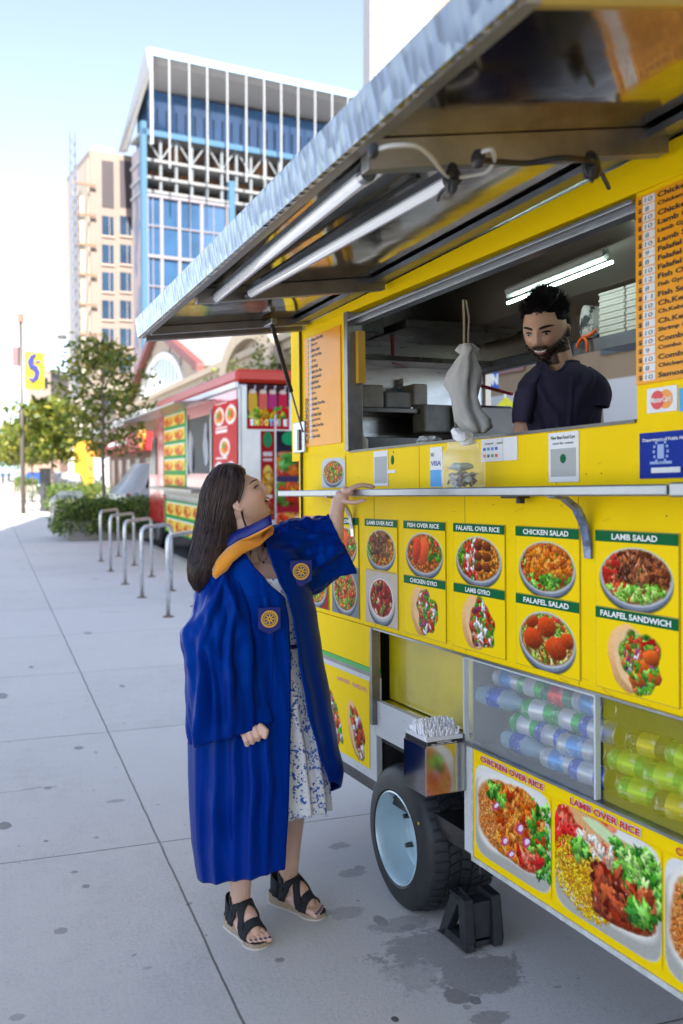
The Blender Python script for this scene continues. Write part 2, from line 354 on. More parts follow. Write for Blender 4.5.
# ================================================================== GROUND
DS = Vector((-.3490, .9371, 0)); NS = Vector((.9371, .3490, 0))      # along the street / across it to the right
def ST(s, t, z=0): return NS*s+DS*t+Vector((0, 0, z))
SF = Matrix(((NS.x, DS.x, 0, 0), (NS.y, DS.y, 0, 0), (0, 0, 1, 0), (0, 0, 0, 1)))      # street frame: x across, y along
def concrete(name, spots):
    m = bpy.data.materials.new(name); m.use_nodes = True; n = m.node_tree.nodes; l = m.node_tree.links; b = n['Principled BSDF']; b.inputs['Roughness'].default_value = .75
    tc = n.new('ShaderNodeTexCoord'); P = tc.outputs['Object']
    def M(op, a, b_=None, c_=None):
        q = n.new('ShaderNodeMath'); q.operation = op
        for i, v in enumerate((a, b_, c_)):
            if v is None: continue
            if isinstance(v, (int, float)): q.inputs[i].default_value = v
            else: l.new(v, q.inputs[i])
        return q.outputs[0]
    def N(scale, det=5, rough=.6, src=None):
        t = n.new('ShaderNodeTexNoise'); t.inputs['Scale'].default_value = scale; t.inputs['Detail'].default_value = det; t.inputs['Roughness'].default_value = rough; l.new(src or P, t.inputs['Vector']); return t
    sp = n.new('ShaderNodeSeparateXYZ'); l.new(P, sp.inputs[0]); x, y = sp.outputs[0], sp.outputs[1]
    wob = M('MULTIPLY_ADD', N(3, 3).outputs[0], .012, -.006)
    gx, gy = 3.62, 1.806
    ux = M('DIVIDE', M('SUBTRACT', M('ADD', x, wob), .654), gx); uy = M('DIVIDE', M('SUBTRACT', M('ADD', y, wob), 3.937), gy)
    dx = M('MULTIPLY', M('PINGPONG', M('ADD', ux, 100), .5), gx); dy = M('MULTIPLY', M('PINGPONG', M('ADD', uy, 100), .5), gy)
    d = M('MINIMUM', dx, dy); joint = M('SMOOTH_MAX', 0, M('SUBTRACT', 1, M('DIVIDE', d, .0065)), .2); joint = M('MINIMUM', joint, 1)
    cell = n.new('ShaderNodeCombineXYZ'); l.new(M('FLOOR', M('ADD', ux, 100)), cell.inputs[0]); l.new(M('FLOOR', M('ADD', uy, 100)), cell.inputs[1])
    wn = n.new('ShaderNodeTexWhiteNoise'); l.new(cell.outputs[0], wn.inputs['Vector'])
    v = M('MULTIPLY_ADD', wn.outputs['Value'], .12, .94)
    big = M('MULTIPLY_ADD', N(1.1, 6, .65).outputs[0], .42, .79); fine = M('MULTIPLY_ADD', N(70, 8, .85).outputs[0], 1.1, .45); mid = M('MULTIPLY_ADD', N(9, 6, .7).outputs[0], .34, .83)
    v = M('MULTIPLY', M('MULTIPLY', v, big), M('MULTIPLY', fine, mid))
    # dried stains and gum, each at its own place
    wn2 = N(9, 8, .75); wn3 = N(38, 5, .7); dis = M('ADD', M('MULTIPLY_ADD', wn2.outputs[0], 2.6, -1.3), M('MULTIPLY_ADD', wn3.outputs[0], 1.4, -.7)); stain = None
    for (cx, cy, rx, ry, k, ds) in spots:
        e = M('SQRT', M('ADD', M('POWER', M('DIVIDE', M('SUBTRACT', x, cx), rx), 2), M('POWER', M('DIVIDE', M('SUBTRACT', y, cy), ry), 2)))
        f = M('MULTIPLY', M('MINIMUM', M('MAXIMUM', M('MULTIPLY', M('SUBTRACT', 1, M('MULTIPLY_ADD', dis, ds, e)), 6), 0), 1), k)
        stain = f if stain is None else M('MAXIMUM', stain, f)
    v = M('MULTIPLY', v, M('SUBTRACT', 1, stain)); sv = M('MULTIPLY', M('GREATER_THAN', N(16, 2, .5).outputs[0], .735), .38); v = M('MULTIPLY', v, M('SUBTRACT', 1, sv))
    cr = n.new('ShaderNodeTexVoronoi'); cr.feature = 'DISTANCE_TO_EDGE'; cr.inputs['Scale'].default_value = .42; dst = n.new('ShaderNodeMix'); dst.data_type = 'RGBA'; dst.inputs['Factor'].default_value = .16; l.new(P, dst.inputs['A']); l.new(N(3.5, 6, .7).outputs['Color'], dst.inputs['B']); l.new(dst.outputs['Result'], cr.inputs['Vector'])
    crk = M('MULTIPLY', M('LESS_THAN', cr.outputs['Distance'], .0022), M('GREATER_THAN', N(.8, 2).outputs[0], .56)); v = M('MULTIPLY', v, M('MULTIPLY_ADD', crk, -.35, 1))
    pit = M('GREATER_THAN', N(130, 2, .5).outputs[0], .70); v = M('MULTIPLY', v, M('MULTIPLY_ADD', pit, -.28, 1))
    v = M('MULTIPLY', v, M('MULTIPLY_ADD', joint, -.72, 1))
    c = n.new('ShaderNodeMix'); c.data_type = 'RGBA'; c.inputs['A'].default_value = (.0, .0, .0, 1); c.inputs['B'].default_value = (.62, .605, .58, 1); l.new(v, c.inputs['Factor']); l.new(c.outputs['Result'], b.inputs['Base Color'])
    bp = n.new('ShaderNodeBump'); bp.inputs['Strength'].default_value = .8; bp.inputs['Distance'].default_value = .006; l.new(M('SUBTRACT', fine, M('MULTIPLY', joint, 1.5)), bp.inputs['Height']); l.new(bp.outputs[0], b.inputs['Normal'])
    l.new(M('SUBTRACT', .8, M('MULTIPLY', stain, .45)), b.inputs['Roughness'])
    return m
def spot(px, py, wpx, hpx, k, ds=.5):
    g = gr(px, py); g2 = gr(px+wpx, py); g3 = gr(px, py-hpx); return (g.dot(NS), g.dot(DS), max(.012, (g2-g).length), max(.012, (g3-g).length), k, ds)
spots = [spot(432, 948, 62, 18, .42, .9), spot(480, 975, 52, 20, .45, .8), spot(415, 972, 34, 18, .22, .9), spot(400, 925, 30, 8, .35, .9), spot(408, 927, 10, 4, .5, .4), spot(381, 921, 7, 6, .5, .5), spot(456, 996, 13, 9, .55, .6), spot(475, 1000, 7, 5, .6, .5), spot(395, 1019, 4, 3, .85, .2),
         spot(352, 873, 16, 4, .35, .7), spot(344, 913, 24, 6, .28, .9), spot(338, 846, 12, 3, .4, .8), spot(360, 868, 6, 3, .4), spot(490, 1018, 22, 7, .4, .7),
         spot(4, 826, 8, 4, .7, .3), spot(61, 931, 7, 3.5, .45, .3), spot(79, 748, 5, 2, .55, .4), spot(116, 801, 9, 1.5, .35, .8), spot(48, 788, 4, 1.6, .5), spot(74, 872, 4, 1.6, .5), spot(86, 886, 4, 2.2, .55), spot(2, 696, 6, 3, .6), spot(31, 667, 3, 1.5, .55), spot(122, 686, 3, 1.5, .5), spot(88, 633, 4, 1.5, .5), spot(280, 960, 5, 2.5, .5), spot(18, 1017, 8, 4, .4), spot(147, 968, 5, 2, .3), spot(46, 841, 2.5, 1.2, .6)]
M_conc = concrete('pavement_concrete', spots)
def sheet(name, s0, s1, t0, t1, z, m, kind='structure', th=0):
    b = MB()
    if th: b.box(s0, s1, t0, t1, z-th, z)
    else: b.quad((s0, t0, z), (s1, t0, z), (s1, t1, z), (s0, t1, z))
    return b.build(name, m, frame=SF, org=(0, 0, 0), kind=kind)
M_asph = mat('asphalt', (.085, .085, .088), rough=.85, var=.35, vs=1.3, bump=.3, bs=90)
sheet('ground', -1500, 1500, -600, 2500, -.14, mat('far_ground', (.16, .155, .15), rough=.9, var=.2, vs=.3))
sheet('pavement', -40, 3.15, -12, 400, 0, M_conc)  # extended out of view at left to bounce sunlight onto the trailer
b = MB(); b.box(3.152, 3.30, -12, 400, -.2, .004, ch=.012); b.build('kerb', mat('kerb_stone', (.40, .38, .35), rough=.8, var=.2, vs=6, bump=.2), frame=SF, kind='structure')
sheet('road', 3.30, 14, -12, 400, -.125, M_asph)
sheet('far_pavement', 7.9, 30, 12, 400, -.02, mat('warm_paving', (.42, .37, .32), rough=.85, var=.15, vs=2), th=.1)
# unseen block added behind the camera to keep the near pavement in shade
def block(s0, s1, t0, t1, h, label):
    root = empty('shade_block', ((s0+s1)/2, (t0+t1)/2, 0), SF, label, 'building')
    b = MB(); b.box(s0, s1, t0, t1, 0, h); b.build('wall', mat('pale_block_wall', (.62, .58, .52), rough=.8, var=.08, vs=1), root)
    b = MB()
    n = int((t1-t0)/4)
    for i in range(n):
        for j in range(int(h/3.6)): b.box(s1, s1+.03, t0+.8+4*i, t0+3.4+4*i, 1+3.6*j, 3.2+3.6*j)
    b.build('window', mat('block_glass', (.10, .14, .18), rough=.1, spec=1), root)
# ================================================================== THE YELLOW FOOD TRAILER
M_yel = mat('yellow_paint', (.98, .67, .002), rough=.5, col2=(.92, .59, .004), vs=2.2, thr=(.5, .8), coat=0, spec=.05, bump=.035, bs=9, rvar=.25)
M_yel2 = mat('yellow_paint_worn', (.97, .65, .002), rough=.45, col2=(.66, .40, .01), vs=5, thr=(.66, .82), coat=0, spec=.06, bump=.05, bs=7)
M_steel = mat('brushed_steel', (.48, .49, .50), rough=.3, metal=1, var=.12, vs=6, bump=.02, bs=120, aniso=(1, 1, 12), rvar=.25)
M_edge = mat('aluminium_edge', (.31, .335, .36), rough=.34, metal=.9, var=.15, vs=14, rvar=.3)
M_dark = mat('dark_steel', (.10, .095, .09), rough=.3, metal=.85, var=.35, vs=5, rvar=.3)
M_brown = mat('grimy_aluminium', (.27, .255, .24), rough=.38, metal=.7, var=.25, vs=9, rvar=.3)
M_black = mat('black_plastic', (.012, .012, .013), rough=.45)
M_white = mat('white_paper', (.8, .8, .79), rough=.6, var=.03)
M_txt = mat('black_ink', (.012, .01, .008), rough=.5)
M_twh = mat('white_ink', (.85, .85, .82), rough=.45)
M_tred = mat('red_ink', (.62, .02, .03), rough=.4)
M_tblue = mat('blue_ink', (.02, .05, .33), rough=.4)
M_green = mat('green_print', (.002, .13, .035), rough=.5, spec=.08)
M_board = mat('weathered_white_board', (.62, .63, .62), rough=.6, col2=(.25, .24, .22), vs=26, thr=(.6, .78), aniso=(1, 1, 5), bump=.1)
M_orange = mat('orange_board', (.90, .36, .004), rough=.34, coat=.0, spec=.3, var=.06, vs=4, bump=.05, bs=14)
printm = vmat('printed_vinyl', rough=.5, coat=.0, spec=.07, bump=.015, bs=12)
U = Vector((1, 0, 0)); V = Vector((0, 0, 1))
TR = empty('food_trailer', (-.9, 0, 0), TM, 'yellow food trailer with its steel awning raised and dish posters along the side', 'food trailer')
def tp(mb, name, m, **k): return mb.build(name, m, TR, **k)
XL, XR, YB, ZT = -.93, 2.5, .96, 2.42
WX0, WX1 = -.36, 1.256
b = MB()
b.box(-.91, XR, 0, .035, .98, 1.635); b.box(-.91, WX0, 0, .035, 1.635, 2.19); b.box(WX1, XR, .0, .035, 1.635, 2.16)
tp(b, 'side_panel', M_yel, bevel=.003)
b = MB(); b.add([(-.86, -.004, 2.178), (XR, -.004, 2.15), (XR, -.004, 2.262), (-.86, -.004, 2.2), (-.86, .04, 2.178), (XR, .04, 2.15), (XR, .04, 2.262), (-.86, .04, 2.2)],
    [(0, 1, 2, 3), (4, 7, 6, 5), (0, 4, 5, 1), (3, 2, 6, 7), (0, 3, 7, 4), (1, 5, 6, 2)]); tp(b, 'header', M_yel2, label='yellow header band above the serving window')
b = MB(); b.box(-.965, -.862, -.012, .02, 1.62, 2.19); b.box(-.966, -.9, .02, .06, .98, 2.19); tp(b, 'corner_flap', M_yel, bevel=.002)
# shell: roof, ends, back with its window
b = MB(); b.box(-.93, XR, .02, YB+.05, ZT, ZT+.03); b.box(-.93, XR, .0, .03, 2.27, ZT); tp(b, 'roof', M_steel)
for xx in (-.955, XR): b = MB(); b.box(xx, xx+.03, .035, YB, .4, ZT); tp(b, 'end_wall', M_steel)
zw0, zw1 = S(500, 438, YB).z, S(560, 356, YB).z
b = MB(); b.box(-.93, -.905, YB, YB+.03, .4, ZT); b.box(-.905, XR, YB, YB+.03, .4, zw0); b.box(-.905, XR, YB, YB+.03, zw1, ZT); b.box(.7, XR, YB, YB+.03, zw0, zw1)
tp(b, 'back_wall', mat('warm_steel', (.46, .39, .32), rough=.3, metal=.85, var=.12, vs=3, bump=.03, bs=5))
b = MB(); b.box(-.92, XR, .04, YB, .36, .40); tp(b, 'floor', M_dark)
# window frame
b = MB(); b.box(WX0-.022, WX0+.012, -.014, .05, 1.64, 2.176); tp(b, 'window_jamb', M_brown, bevel=.002)
b = MB(); b.box(WX0-.02, WX1, -.012, .02, 2.138, 2.149); b.box(WX0, WX1, .02, .06, 2.128, 2.15); tp(b, 'window_head', M_edge, bevel=.002)
b = MB(); b.box(WX0, WX1, -.006, .045, 1.634, 1.642); tp(b, 'window_sill', M_dark)
b = MB(); b.box(WX0+.014, WX0+.04, .02, .05, 1.9, 2.1); tp(b, 'window_shutter', mat('amber_board', (.62, .33, .03), rough=.35, var=.1))
# interior: ceiling slats, hood, shelf, end equipment
b = MB(); b.box(-.9, XR, .05, YB, 2.385, 2.4)
for i in range(24): b.box(-.5+i*.07, -.462+i*.07, .1, .40, 2.33, 2.385)
b.box(-.6, 1.3, .41, .45, 2.30, 2.385); b.box(-.6, 1.3, .07, .10, 2.28, 2.385); tp(b, 'ceiling', M_dark)
b = MB(); b.add([(-.92, .52, 2.38), (.6, .52, 2.38), (.6, .70, 2.20), (-.92, .70, 2.20), (-.92, YB, 2.20), (.6, YB, 2.20)], [(0, 1, 2, 3), (3, 2, 5, 4)]); tp(b, 'hood', MATS['warm_steel'], solid=.004)
q = S(560, 352, .9); b = MB(); b.box(-.92, .7, .89, .93, q.z-.022, q.z+.03, ch=.006); tp(b, 'back_rail', M_edge)
zsh = S(600, 343, .72).z; b = MB(); b.box(.12, 1.2, .70, .94, zsh-.004, zsh+.01); b.box(.12, 1.2, .695, .70, zsh-.03, zsh+.015); tp(b, 'storage_shelf', M_edge)
b = MB()
for (pya, pyb, xx) in ((356, 361, -.74), (408, 413, -.70)):
    q = atx(400, pya, xx); q2 = atx(400, pyb, xx); b.box(-.925, xx, .06, .9, q2.z, q.z)
b.box(-.925, -.66, .05, .30, 2.16, 2.38); q = atx(415, 330, -.6); b.box(-.925, -.55, .35, .9, q.z, q.z+.035); q = atx(452, 404, -.62); b.box(-.925, -.62, .62, .93, 1.5, q.z, ch=.01)
b.box(-.925, -.72, .06, .62, 1.45, 1.72); tp(b, 'equipment_rack', M_dark, bevel=.003)
b = MB(); b.box(-.9, 1.2, .06, .30, 1.40, 1.43); tp(b, 'worktop', M_steel)
b = MB(); pp = [atx(392, 335, -.8), atx(393, 362, -.8), S(430, 374, .80), S(470, 383, .86), S(512, 394, .88)]; b.tube(pp, .008); tp(b, 'gas_pipe', mat('red_pipe', (.35, .02, .03), rough=.4))
b = MB(); b.tube([S(508, 303, .5), S(612, 262, .5)], .006); tp(b, 'ceiling_light_tube', mat('led_lit', (.75, 1, .97), emit=8))
b = MB(); b.tube([S(508, 296, .52), S(606, 257, .52)], .010, seg=6); b.tube([S(508, 292, .54), S(606, 252, .54)], .016, seg=6); tp(b, 'ceiling_light_housing', mat('pale_housing', (.5, .52, .48), rough=.4))
# hanging scraps: notice card on the rack
b = MB(); a = S(397, 396, .5); b.box(a.x-.0, a.x+.062, .50, .502, a.z-.0, a.z+.075); c0 = tp(b, 'notice_card', M_white)
b = MB(); 
for i, (cx_, cz_) in enumerate(((.012, .014), (.036, .014))): b.box(a.x+cx_, a.x+cx_+.016, .497, .4995, a.z+cz_, a.z+cz_+.016)
b.box(a.x+.012, a.x+.05, .497, .4995, a.z+.046, a.z+.05); b.build('print', mat('cyan_ink', (.02, .3, .6)), c0)

# ---- lower body
zg = .7135
zc0 = S(376, 698).z
b = MB(); b.box(-.91, -.17, .0, .03, S(321, 650.4).z+.006, .978); tp(b, 'lower_panel', M_yel, bevel=.002)
zs = S(321, 650.4).z
b = MB(); b.box(-.91, -.165, -.003, .028, zs-.012, zs+.006); tp(b, 'green_stripe', mat('green_paint', (.03, .42, .06), rough=.35))
b = MB(); b.box(-.91, -.165, .004, .03, zs-.03, zs-.012); tp(b, 'rub_rail', M_brown)
zb = S(350, 767).z
b = MB(); b.box(-.91, -.165, .008, .032, zb, zs-.03); b.box(-.175, .47, .008, .03, zg-.135, zg-.005); b.box(.47, .53, .002, .03, .37, zg-.003); tp(b, 'white_boarding', M_board, bevel=.002)
b = MB(); b.box(-.178, -.158, -.012, .02, zs-.2, .979); tp(b, 'cabinet_post', M_brown, bevel=.002)
# wheel well: dark box
b = MB(); b.box(-.93, .53, .33, .35, .36, .98); b.box(-.20, -.19, .035, .3, .2, zg-.14); b.box(.5, .51, .035, .3, .3, zg-.14); b.box(-.93, .53, .03, .3, zg-.16, zg-.145); tp(b, 'wheel_well', mat('dark_well', (.03, .03, .03), rough=.8, var=.3))
# display cases
M_inY = mat('yellow_plexi_back', (.60, .47, .01), rough=.16, coat=.7, var=.25, vs=3, bump=.05, bs=5)
M_inW = mat('grey_case_back', (.26, .27, .25), rough=.3, var=.2, vs=3)
b = MB(); b.box(-.155, .475, .06, .065, zg, .979); b.box(-.155, .475, .02, .065, zg-.012, zg-.006); tp(b, 'cupboard_door', M_inY)
b = MB(); b.box(.50, 1.112, .33, .335, zg-.02, .979); b.box(.478, .485, .03, .33, zg-.02, .979); b.box(.49, 2.45, .03, .33, .977, .983); b.box(.49, 2.45, .02, .33, zg-.024, zg-.018); tp(b, 'display_case', M_inW)
b = MB(); b.box(1.112, 2.45, .33, .335, zg-.02, .976); b.box(2.45, 2.455, .03, .33, zg-.02, .976); tp(b, 'yellow_case', M_inY)
M_glass = mat('display_glass', (.93, .96, .95), rough=.02, alpha=.10, spec=.5)
M_glassY = mat('yellow_glass', (.93, .82, .03), rough=.03, alpha=.16, spec=.4)
b = MB(); b.box(.487, 1.105, -.001, .004, zg, .968); tp(b, 'display_glass', M_glass)
b = MB(); b.box(1.118, 2.4, .012, .016, zg, .976); tp(b, 'tinted_glass', M_glassY)
b = MB(); b.box(.478, .486, -.004, .012, zg-.004, .975); b.box(1.1052, 1.1115, -.006, .01, zg, .972); b.box(.478, 1.11, -.004, .008, .968, .974); tp(b, 'glass_edge', mat('clear_edge', (.62, .66, .66), rough=.15, coat=1))
b = MB(); b.box(.47, XR, -.01, .02, zg-.009, zg-.0015); b.box(-.16, XR, -.008, .016, .9745, .981); tp(b, 'trim_rail', M_edge)
b = MB(); b.box(.535, XR, -.004, .026, .372, zg-.01); tp(b, 'poster_panel', M_yel, bevel=.002)
b = MB(); b.box(.525, .535, -.008, .02, .36, zg-.005); b.box(.525, XR, -.008, .024, .358, .3715); tp(b, 'panel_edge', mat('white_edge', (.62, .64, .62), rough=.4, metal=.2, var=.2, vs=30))
b = MB(); b.box(-.93, XR, .05, YB, .33, .36); tp(b, 'chassis', M_dark)
b = MB(); b.tube([(1.48, .05, .35), (1.48, .05, .03)], .03, seg=10); b.box(1.40, 1.56, -.03, .13, .0, .03); tp(b, 'jack_stand', mat('dark_blue_steel', (.02, .03, .07), rough=.4, metal=.5), bevel=.003)
# ---- wheel
def wheel(parent_builder, cy, cz, cx, r, rr, wd, side=-1):
    pass
cx, cz, r = .004, .253, .253
b = MB(); seg = 72
prof = [(.158, .004), (.17, -.006), (.185, -.003), (.215, .001), (.236, .012), (.245, .022), (.2475, .034)]
W_ = .275
treads = [(.2475, .034), (.2500, .045), (.2505, .07), (.2505, W_-.07), (.25, W_-.045), (.2475, W_-.034)]
full = prof+treads[1:]+[(.236, W_-.012), (.16, W_-.004)]
def wc(rad, yy, a): return (cx+rad*math.cos(a), yy, cz+rad*math.sin(a))
rg = []
for (rad, yy) in full: rg.append([wc(rad, yy, 2*math.pi*k/seg) for k in range(seg)])
b.rings(rg); b2 = MB()
for row, (y0, y1) in enumerate(((.022, .068), (.073, .112), (.117, .158), (.163, .204), (.209, .258))):   # tread blocks
    n = 46
    for k in range(n):
        a0 = 2*math.pi*(k+.5*(row % 2))/n; a1 = a0+2*math.pi/n*.80; sk = .05 if row in (1, 3) else (-.03 if row == 2 else .0)
        ro = .2505 if row in (0, 4) else .2575
        ri = .235 if row == 0 else .246
        ps = []
        for (aa, yy, rr_) in ((a0, y0, .246), (a1, y0, .246), (a1+sk, y1, .248), (a0+sk, y1, .248)): ps.append(Vector(wc(rr_, yy, aa)))
        qs = []
        for (aa, yy) in ((a0+.006, y0+.002), (a1-.006, y0+.002), (a1-.006+sk, y1-.002), (a0+.006+sk, y1-.002)):
            rr_ = .2565
            if row == 0 and yy < .04: rr_ = .2475
            if row == 4 and yy > .24: rr_ = .25
            qs.append(Vector(wc(rr_, yy, aa)))
        b2.add(ps+qs, [(4, 5, 6, 7), (0, 1, 5, 4), (1, 2, 6, 5), (2, 3, 7, 6), (3, 0, 4, 7)])
M_rub = mat('tyre_rubber', (.022, .023, .025), rough=.55, var=.3, vs=30, bump=.08, bs=90)
M_rim = mat('pale_blue_rim', (.50, .66, .72), rough=.22, coat=.5, var=.04, metal=.15)
bb = MB(); bb.add(b.v, b.f); bb.add(b2.v, b2.f)
wh = tp(MB().add([wc(.01, .1, 0), wc(.01, .12, 0), wc(.01, .11, 1)], [(0, 1, 2)]), 'wheel', M_rub)
bb.build('tyre', M_rub, wh, smooth='auto')
b = MB(); rp = [(.159, .002), (.163, -.003), (.158, -.005), (.152, .004), (.149, .03), (.147, .07), (.143, .098), (.13, .106), (.10, .104), (.075, .096), (.06, .10), (.055, .108), (.0, .11)]
b.rings([[wc(rad, yy, 2*math.pi*k/48) for k in range(48)] for rad, yy in rp]); b.build('rim', M_rim, wh, smooth='auto')
for k in range(5):
    a = 2*math.pi*(k+.1)/5; b = MB(); p = Vector((cx+.088*math.cos(a), .102, cz+.088*math.sin(a))); b.tube([p, p+Vector((0, -.03, 0))], [.011, .009], seg=8); b.build('wheel_nut', M_dark, wh)
b = MB(); b.ell(wc(.205, -.0025, .55), (.006, .002, .006), 8); b.build('paint_dot', mat('dot_yellow', (.8, .5, .02)), wh)
# ---- shelf along the side with brackets
b = MB(); b.box(-.72, 1.535, -.17, -.002, 1.466, 1.490, ch=.003); b.box(1.54, XR, -.168, -.002, 1.464, 1.493, ch=.003); tp(b, 'serving_shelf', M_edge, bevel=.001)
for xx in (-.33, 1.085):
    b = MB(); pts = [Vector((xx, -.012-.05*math.sin(t*math.pi*.5)**2*0-.0, 0)) for t in (0,)]
    prof = [(-.12, 1.462), (-.08, 1.455), (-.045, 1.43), (-.022, 1.39), (-.012, 1.34), (-.010, 1.31), (-.004, 1.31), (-.005, 1.345), (-.014, 1.395), (-.036, 1.438), (-.075, 1.464), (-.12, 1.466)]
    b.prism([(xx-.012, y, z) for y, z in prof], (.028, 0, 0)); tp(b, 'shelf_bracket', M_steel if xx < 0 else mat('sticker_bracket', (.2, .25, .4), rough=.3, metal=.6, var=.6, vs=40), bevel=.001)
b = MB(); b.tube([(.83, -.03, 1.462), (.83, -.03, 1.445)], .012, seg=8); b.box(.78, .86, -.06, -.02, 1.459, 1.466); tp(b, 'shelf_latch', M_black)
# ---- awning
AX0, AX1 = -.858, 1.97
def AW(x, t, dz=0):                      # t 0 at the hinge .. 1 at the outer rim
    k = (x-AX0)/(AX1-AX0); return Vector((x, -(.70+.10*k)*t, (2.2+.058*k)*(1-t)+(2.117-.01*k)*t+dz))
b = MB(); nx = 14
for i in range(nx):
    xa = AX0+(AX1-AX0)*i/nx; xb = AX0+(AX1-AX0)*(i+1)/nx
    for t0 in (0, .5): b.quad(AW(xa, t0, .02), AW(xb, t0, .02), AW(xb, t0+.5, .02), AW(xa, t0+.5, .02))
aw_m = mat('mirror_underside', (.62, .58, .52), rough=.10, metal=1, col2=(.34, .31, .27), vs=2.4, bump=.10, bs=3.5, aniso=(1.3, 1, 1), thr=(.4, .6), rvar=.2)
aw = tp(b, 'awning', aw_m)
b = MB(); P = [AW(AX0-.01, 1, -.004), AW(AX1+.01, 1, -.004), AW(AX1+.01, 1.012, .072), AW(AX0-.01, 1.012, .072)]
o_ = Vector((0, -.012, 0)); b.add(P+[p+o_ for p in P], [(0, 3, 2, 1), (4, 5, 6, 7), (0, 1, 5, 4), (2, 3, 7, 6), (0, 4, 7, 3), (1, 2, 6, 5)])
# pressed quilted steel fascia
M_quilt = bpy.data.materials.new('quilted_steel'); M_quilt.use_nodes = True
n_ = M_quilt.node_tree.nodes; l_ = M_quilt.node_tree.links; bs_ = n_['Principled BSDF']; bs_.inputs['Metallic'].default_value = 1; bs_.inputs['Roughness'].default_value = .13
bs_.inputs['Base Color'].default_value = (.30, .305, .30, 1)
tc_ = n_.new('ShaderNodeTexCoord'); mp_ = n_.new('ShaderNodeMapping'); mp_.inputs['Scale'].default_value = (34, 3, 16); vo_ = n_.new('ShaderNodeTexVoronoi'); vo_.inputs['Scale'].default_value = 1; vo_.inputs['Randomness'].default_value = .85
bp_ = n_.new('ShaderNodeBump'); bp_.inputs['Strength'].default_value = .6; bp_.inputs['Distance'].default_value = .012
l_.new(tc_.outputs['Object'], mp_.inputs[0]); l_.new(mp_.outputs[0], vo_.inputs['Vector']); l_.new(vo_.outputs['Distance'], bp_.inputs['Height']); l_.new(bp_.outputs[0], bs_.inputs['Normal'])
b.build('fascia', M_quilt, aw)
b = MB()
for (t0, t1, z0, z1) in ((.965, 1.0, -.006, .004),): 
    b.add([AW(AX0, t0, z0), AW(AX1, t0, z0), AW(AX1, t1, z0), AW(AX0, t1, z0), AW(AX0, t0, z1), AW(AX1, t0, z1), AW(AX1, t1, z1), AW(AX0, t1, z1)], [(0, 3, 2, 1), (4, 5, 6, 7), (0, 1, 5, 4), (2, 3, 7, 6), (0, 4, 7, 3), (1, 2, 6, 5)])
b.build('rim_angle', M_brown, aw)
def beam(x, w, t0, t1, dz, name='cross_beam', m=M_brown):
    b = MB(); A = [AW(x-w, t0, dz), AW(x+w, t0, dz), AW(x+w, t1, dz), AW(x-w, t1, dz)]; B = [p+Vector((0, 0, -dz+.019)) for p in A]
    b.add(A+B, [(0, 3, 2, 1), (4, 5, 6, 7), (0, 1, 5, 4), (2, 3, 7, 6), (0, 4, 7, 3), (1, 2, 6, 5)]); b.build(name, m, aw, bevel=.002)
beam(1.38, .018, .04, .96, -.038); beam(0.0, .016, .04, .96, -.028); beam(-.835, .02, .02, .98, -.022); beam(-.74, .014, .02, .97, -.012); beam(1.955, .008, .02, .98, -.004, 'cross_beam', mat('pale_beam', (.42, .30, .07), rough=.4, metal=.5))
b = MB(); b.add([AW(AX0, .0, .004), AW(AX1, .0, .004), AW(AX1, .12, -.004), AW(AX0, .12, -.004), AW(AX0, .0, .018), AW(AX1, .0, .018), AW(AX1, .12, .012), AW(AX0, .12, .012)], [(0, 3, 2, 1), (4, 5, 6, 7), (0, 1, 5, 4), (2, 3, 7, 6), (0, 4, 7, 3), (1, 2, 6, 5)]); b.build('hinge_plate', mat('grey_hinge', (.26, .27, .29), rough=.35, metal=.8, var=.2), aw)
b = MB(); b.quad((2.0, -.75, 2.16), (2.0, 0, 2.25), (2.6, 0, 2.33), (2.6, -.8, 2.25)); b.build('end_flap', M_yel, aw, solid=.01)
def Aw(px, py, off=0):
    nrm = Vector((0, -(2.2-2.117), .7)).normalized(); nw = TX*nrm[0]+TY*nrm[1]+TZ*nrm[2]; P0 = TO+TZ*(2.2+off)
    r = ray(px, py); t = (P0-CAM).dot(nw)/r.dot(nw); Q = CAM+t*r-TO; return Vector((Q.dot(TX), Q.dot(TY), Q.dot(TZ)))
M_led = vmat('unused_led') if False else mat('led_strip', (.86, .88, .92), rough=.2, emit=.1, coat=1)
for i, (pa, pb) in enumerate((((216, 298), (366, 174)), ((250, 293), (452, 178)))):
    A, B = Aw(*pa, off=-.01), Aw(*pb, off=-.01)
    lf = empty('awning_light_tmp'); bpy.data.objects.remove(lf)
    b = MB(); d = (B-A); s_ = Vector((0, 1, 0)); u_ = Vector((0, 0, 1))
    b.prism([A+s_*-.02+u_*.0, A+s_*.02, A+s_*.012+u_*.022, A+s_*-.012+u_*.022], d); hs = b.build('light_housing', M_edge, aw, bevel=.001)
    b = MB(); b.tube([A+u_*-.004, B+u_*-.004], .0135, seg=12); b.build('light_tube', M_led, hs, smooth=True)
    b = MB()
    n = 90
    for k in range(n):
        p = A+d*((k+.5)/n)+u_*-.0178; b.box(p.x-.0035, p.x+.0035, p.y-.003, p.y+.003, p.z-.001, p.z+.001)
    b.build('light_chips', mat('chip', (.35, .33, .4), rough=.3), hs)
    b = MB(); b.tube([A-d.normalized()*.012+u_*-.002, A+d.normalized()*.012+u_*-.002], .017, seg=12); b.tube([B-d.normalized()*.012+u_*-.002, B+d.normalized()*.012+u_*-.002], .017, seg=12); b.build('end_cap', M_black if i else M_edge, hs)
b = MB(); A, B = Aw(268, 250), Aw(385, 175); b.tube([Aw(262, 278), Aw(418, 176)], .006, seg=6); b.build('cable_conduit', M_black, aw)
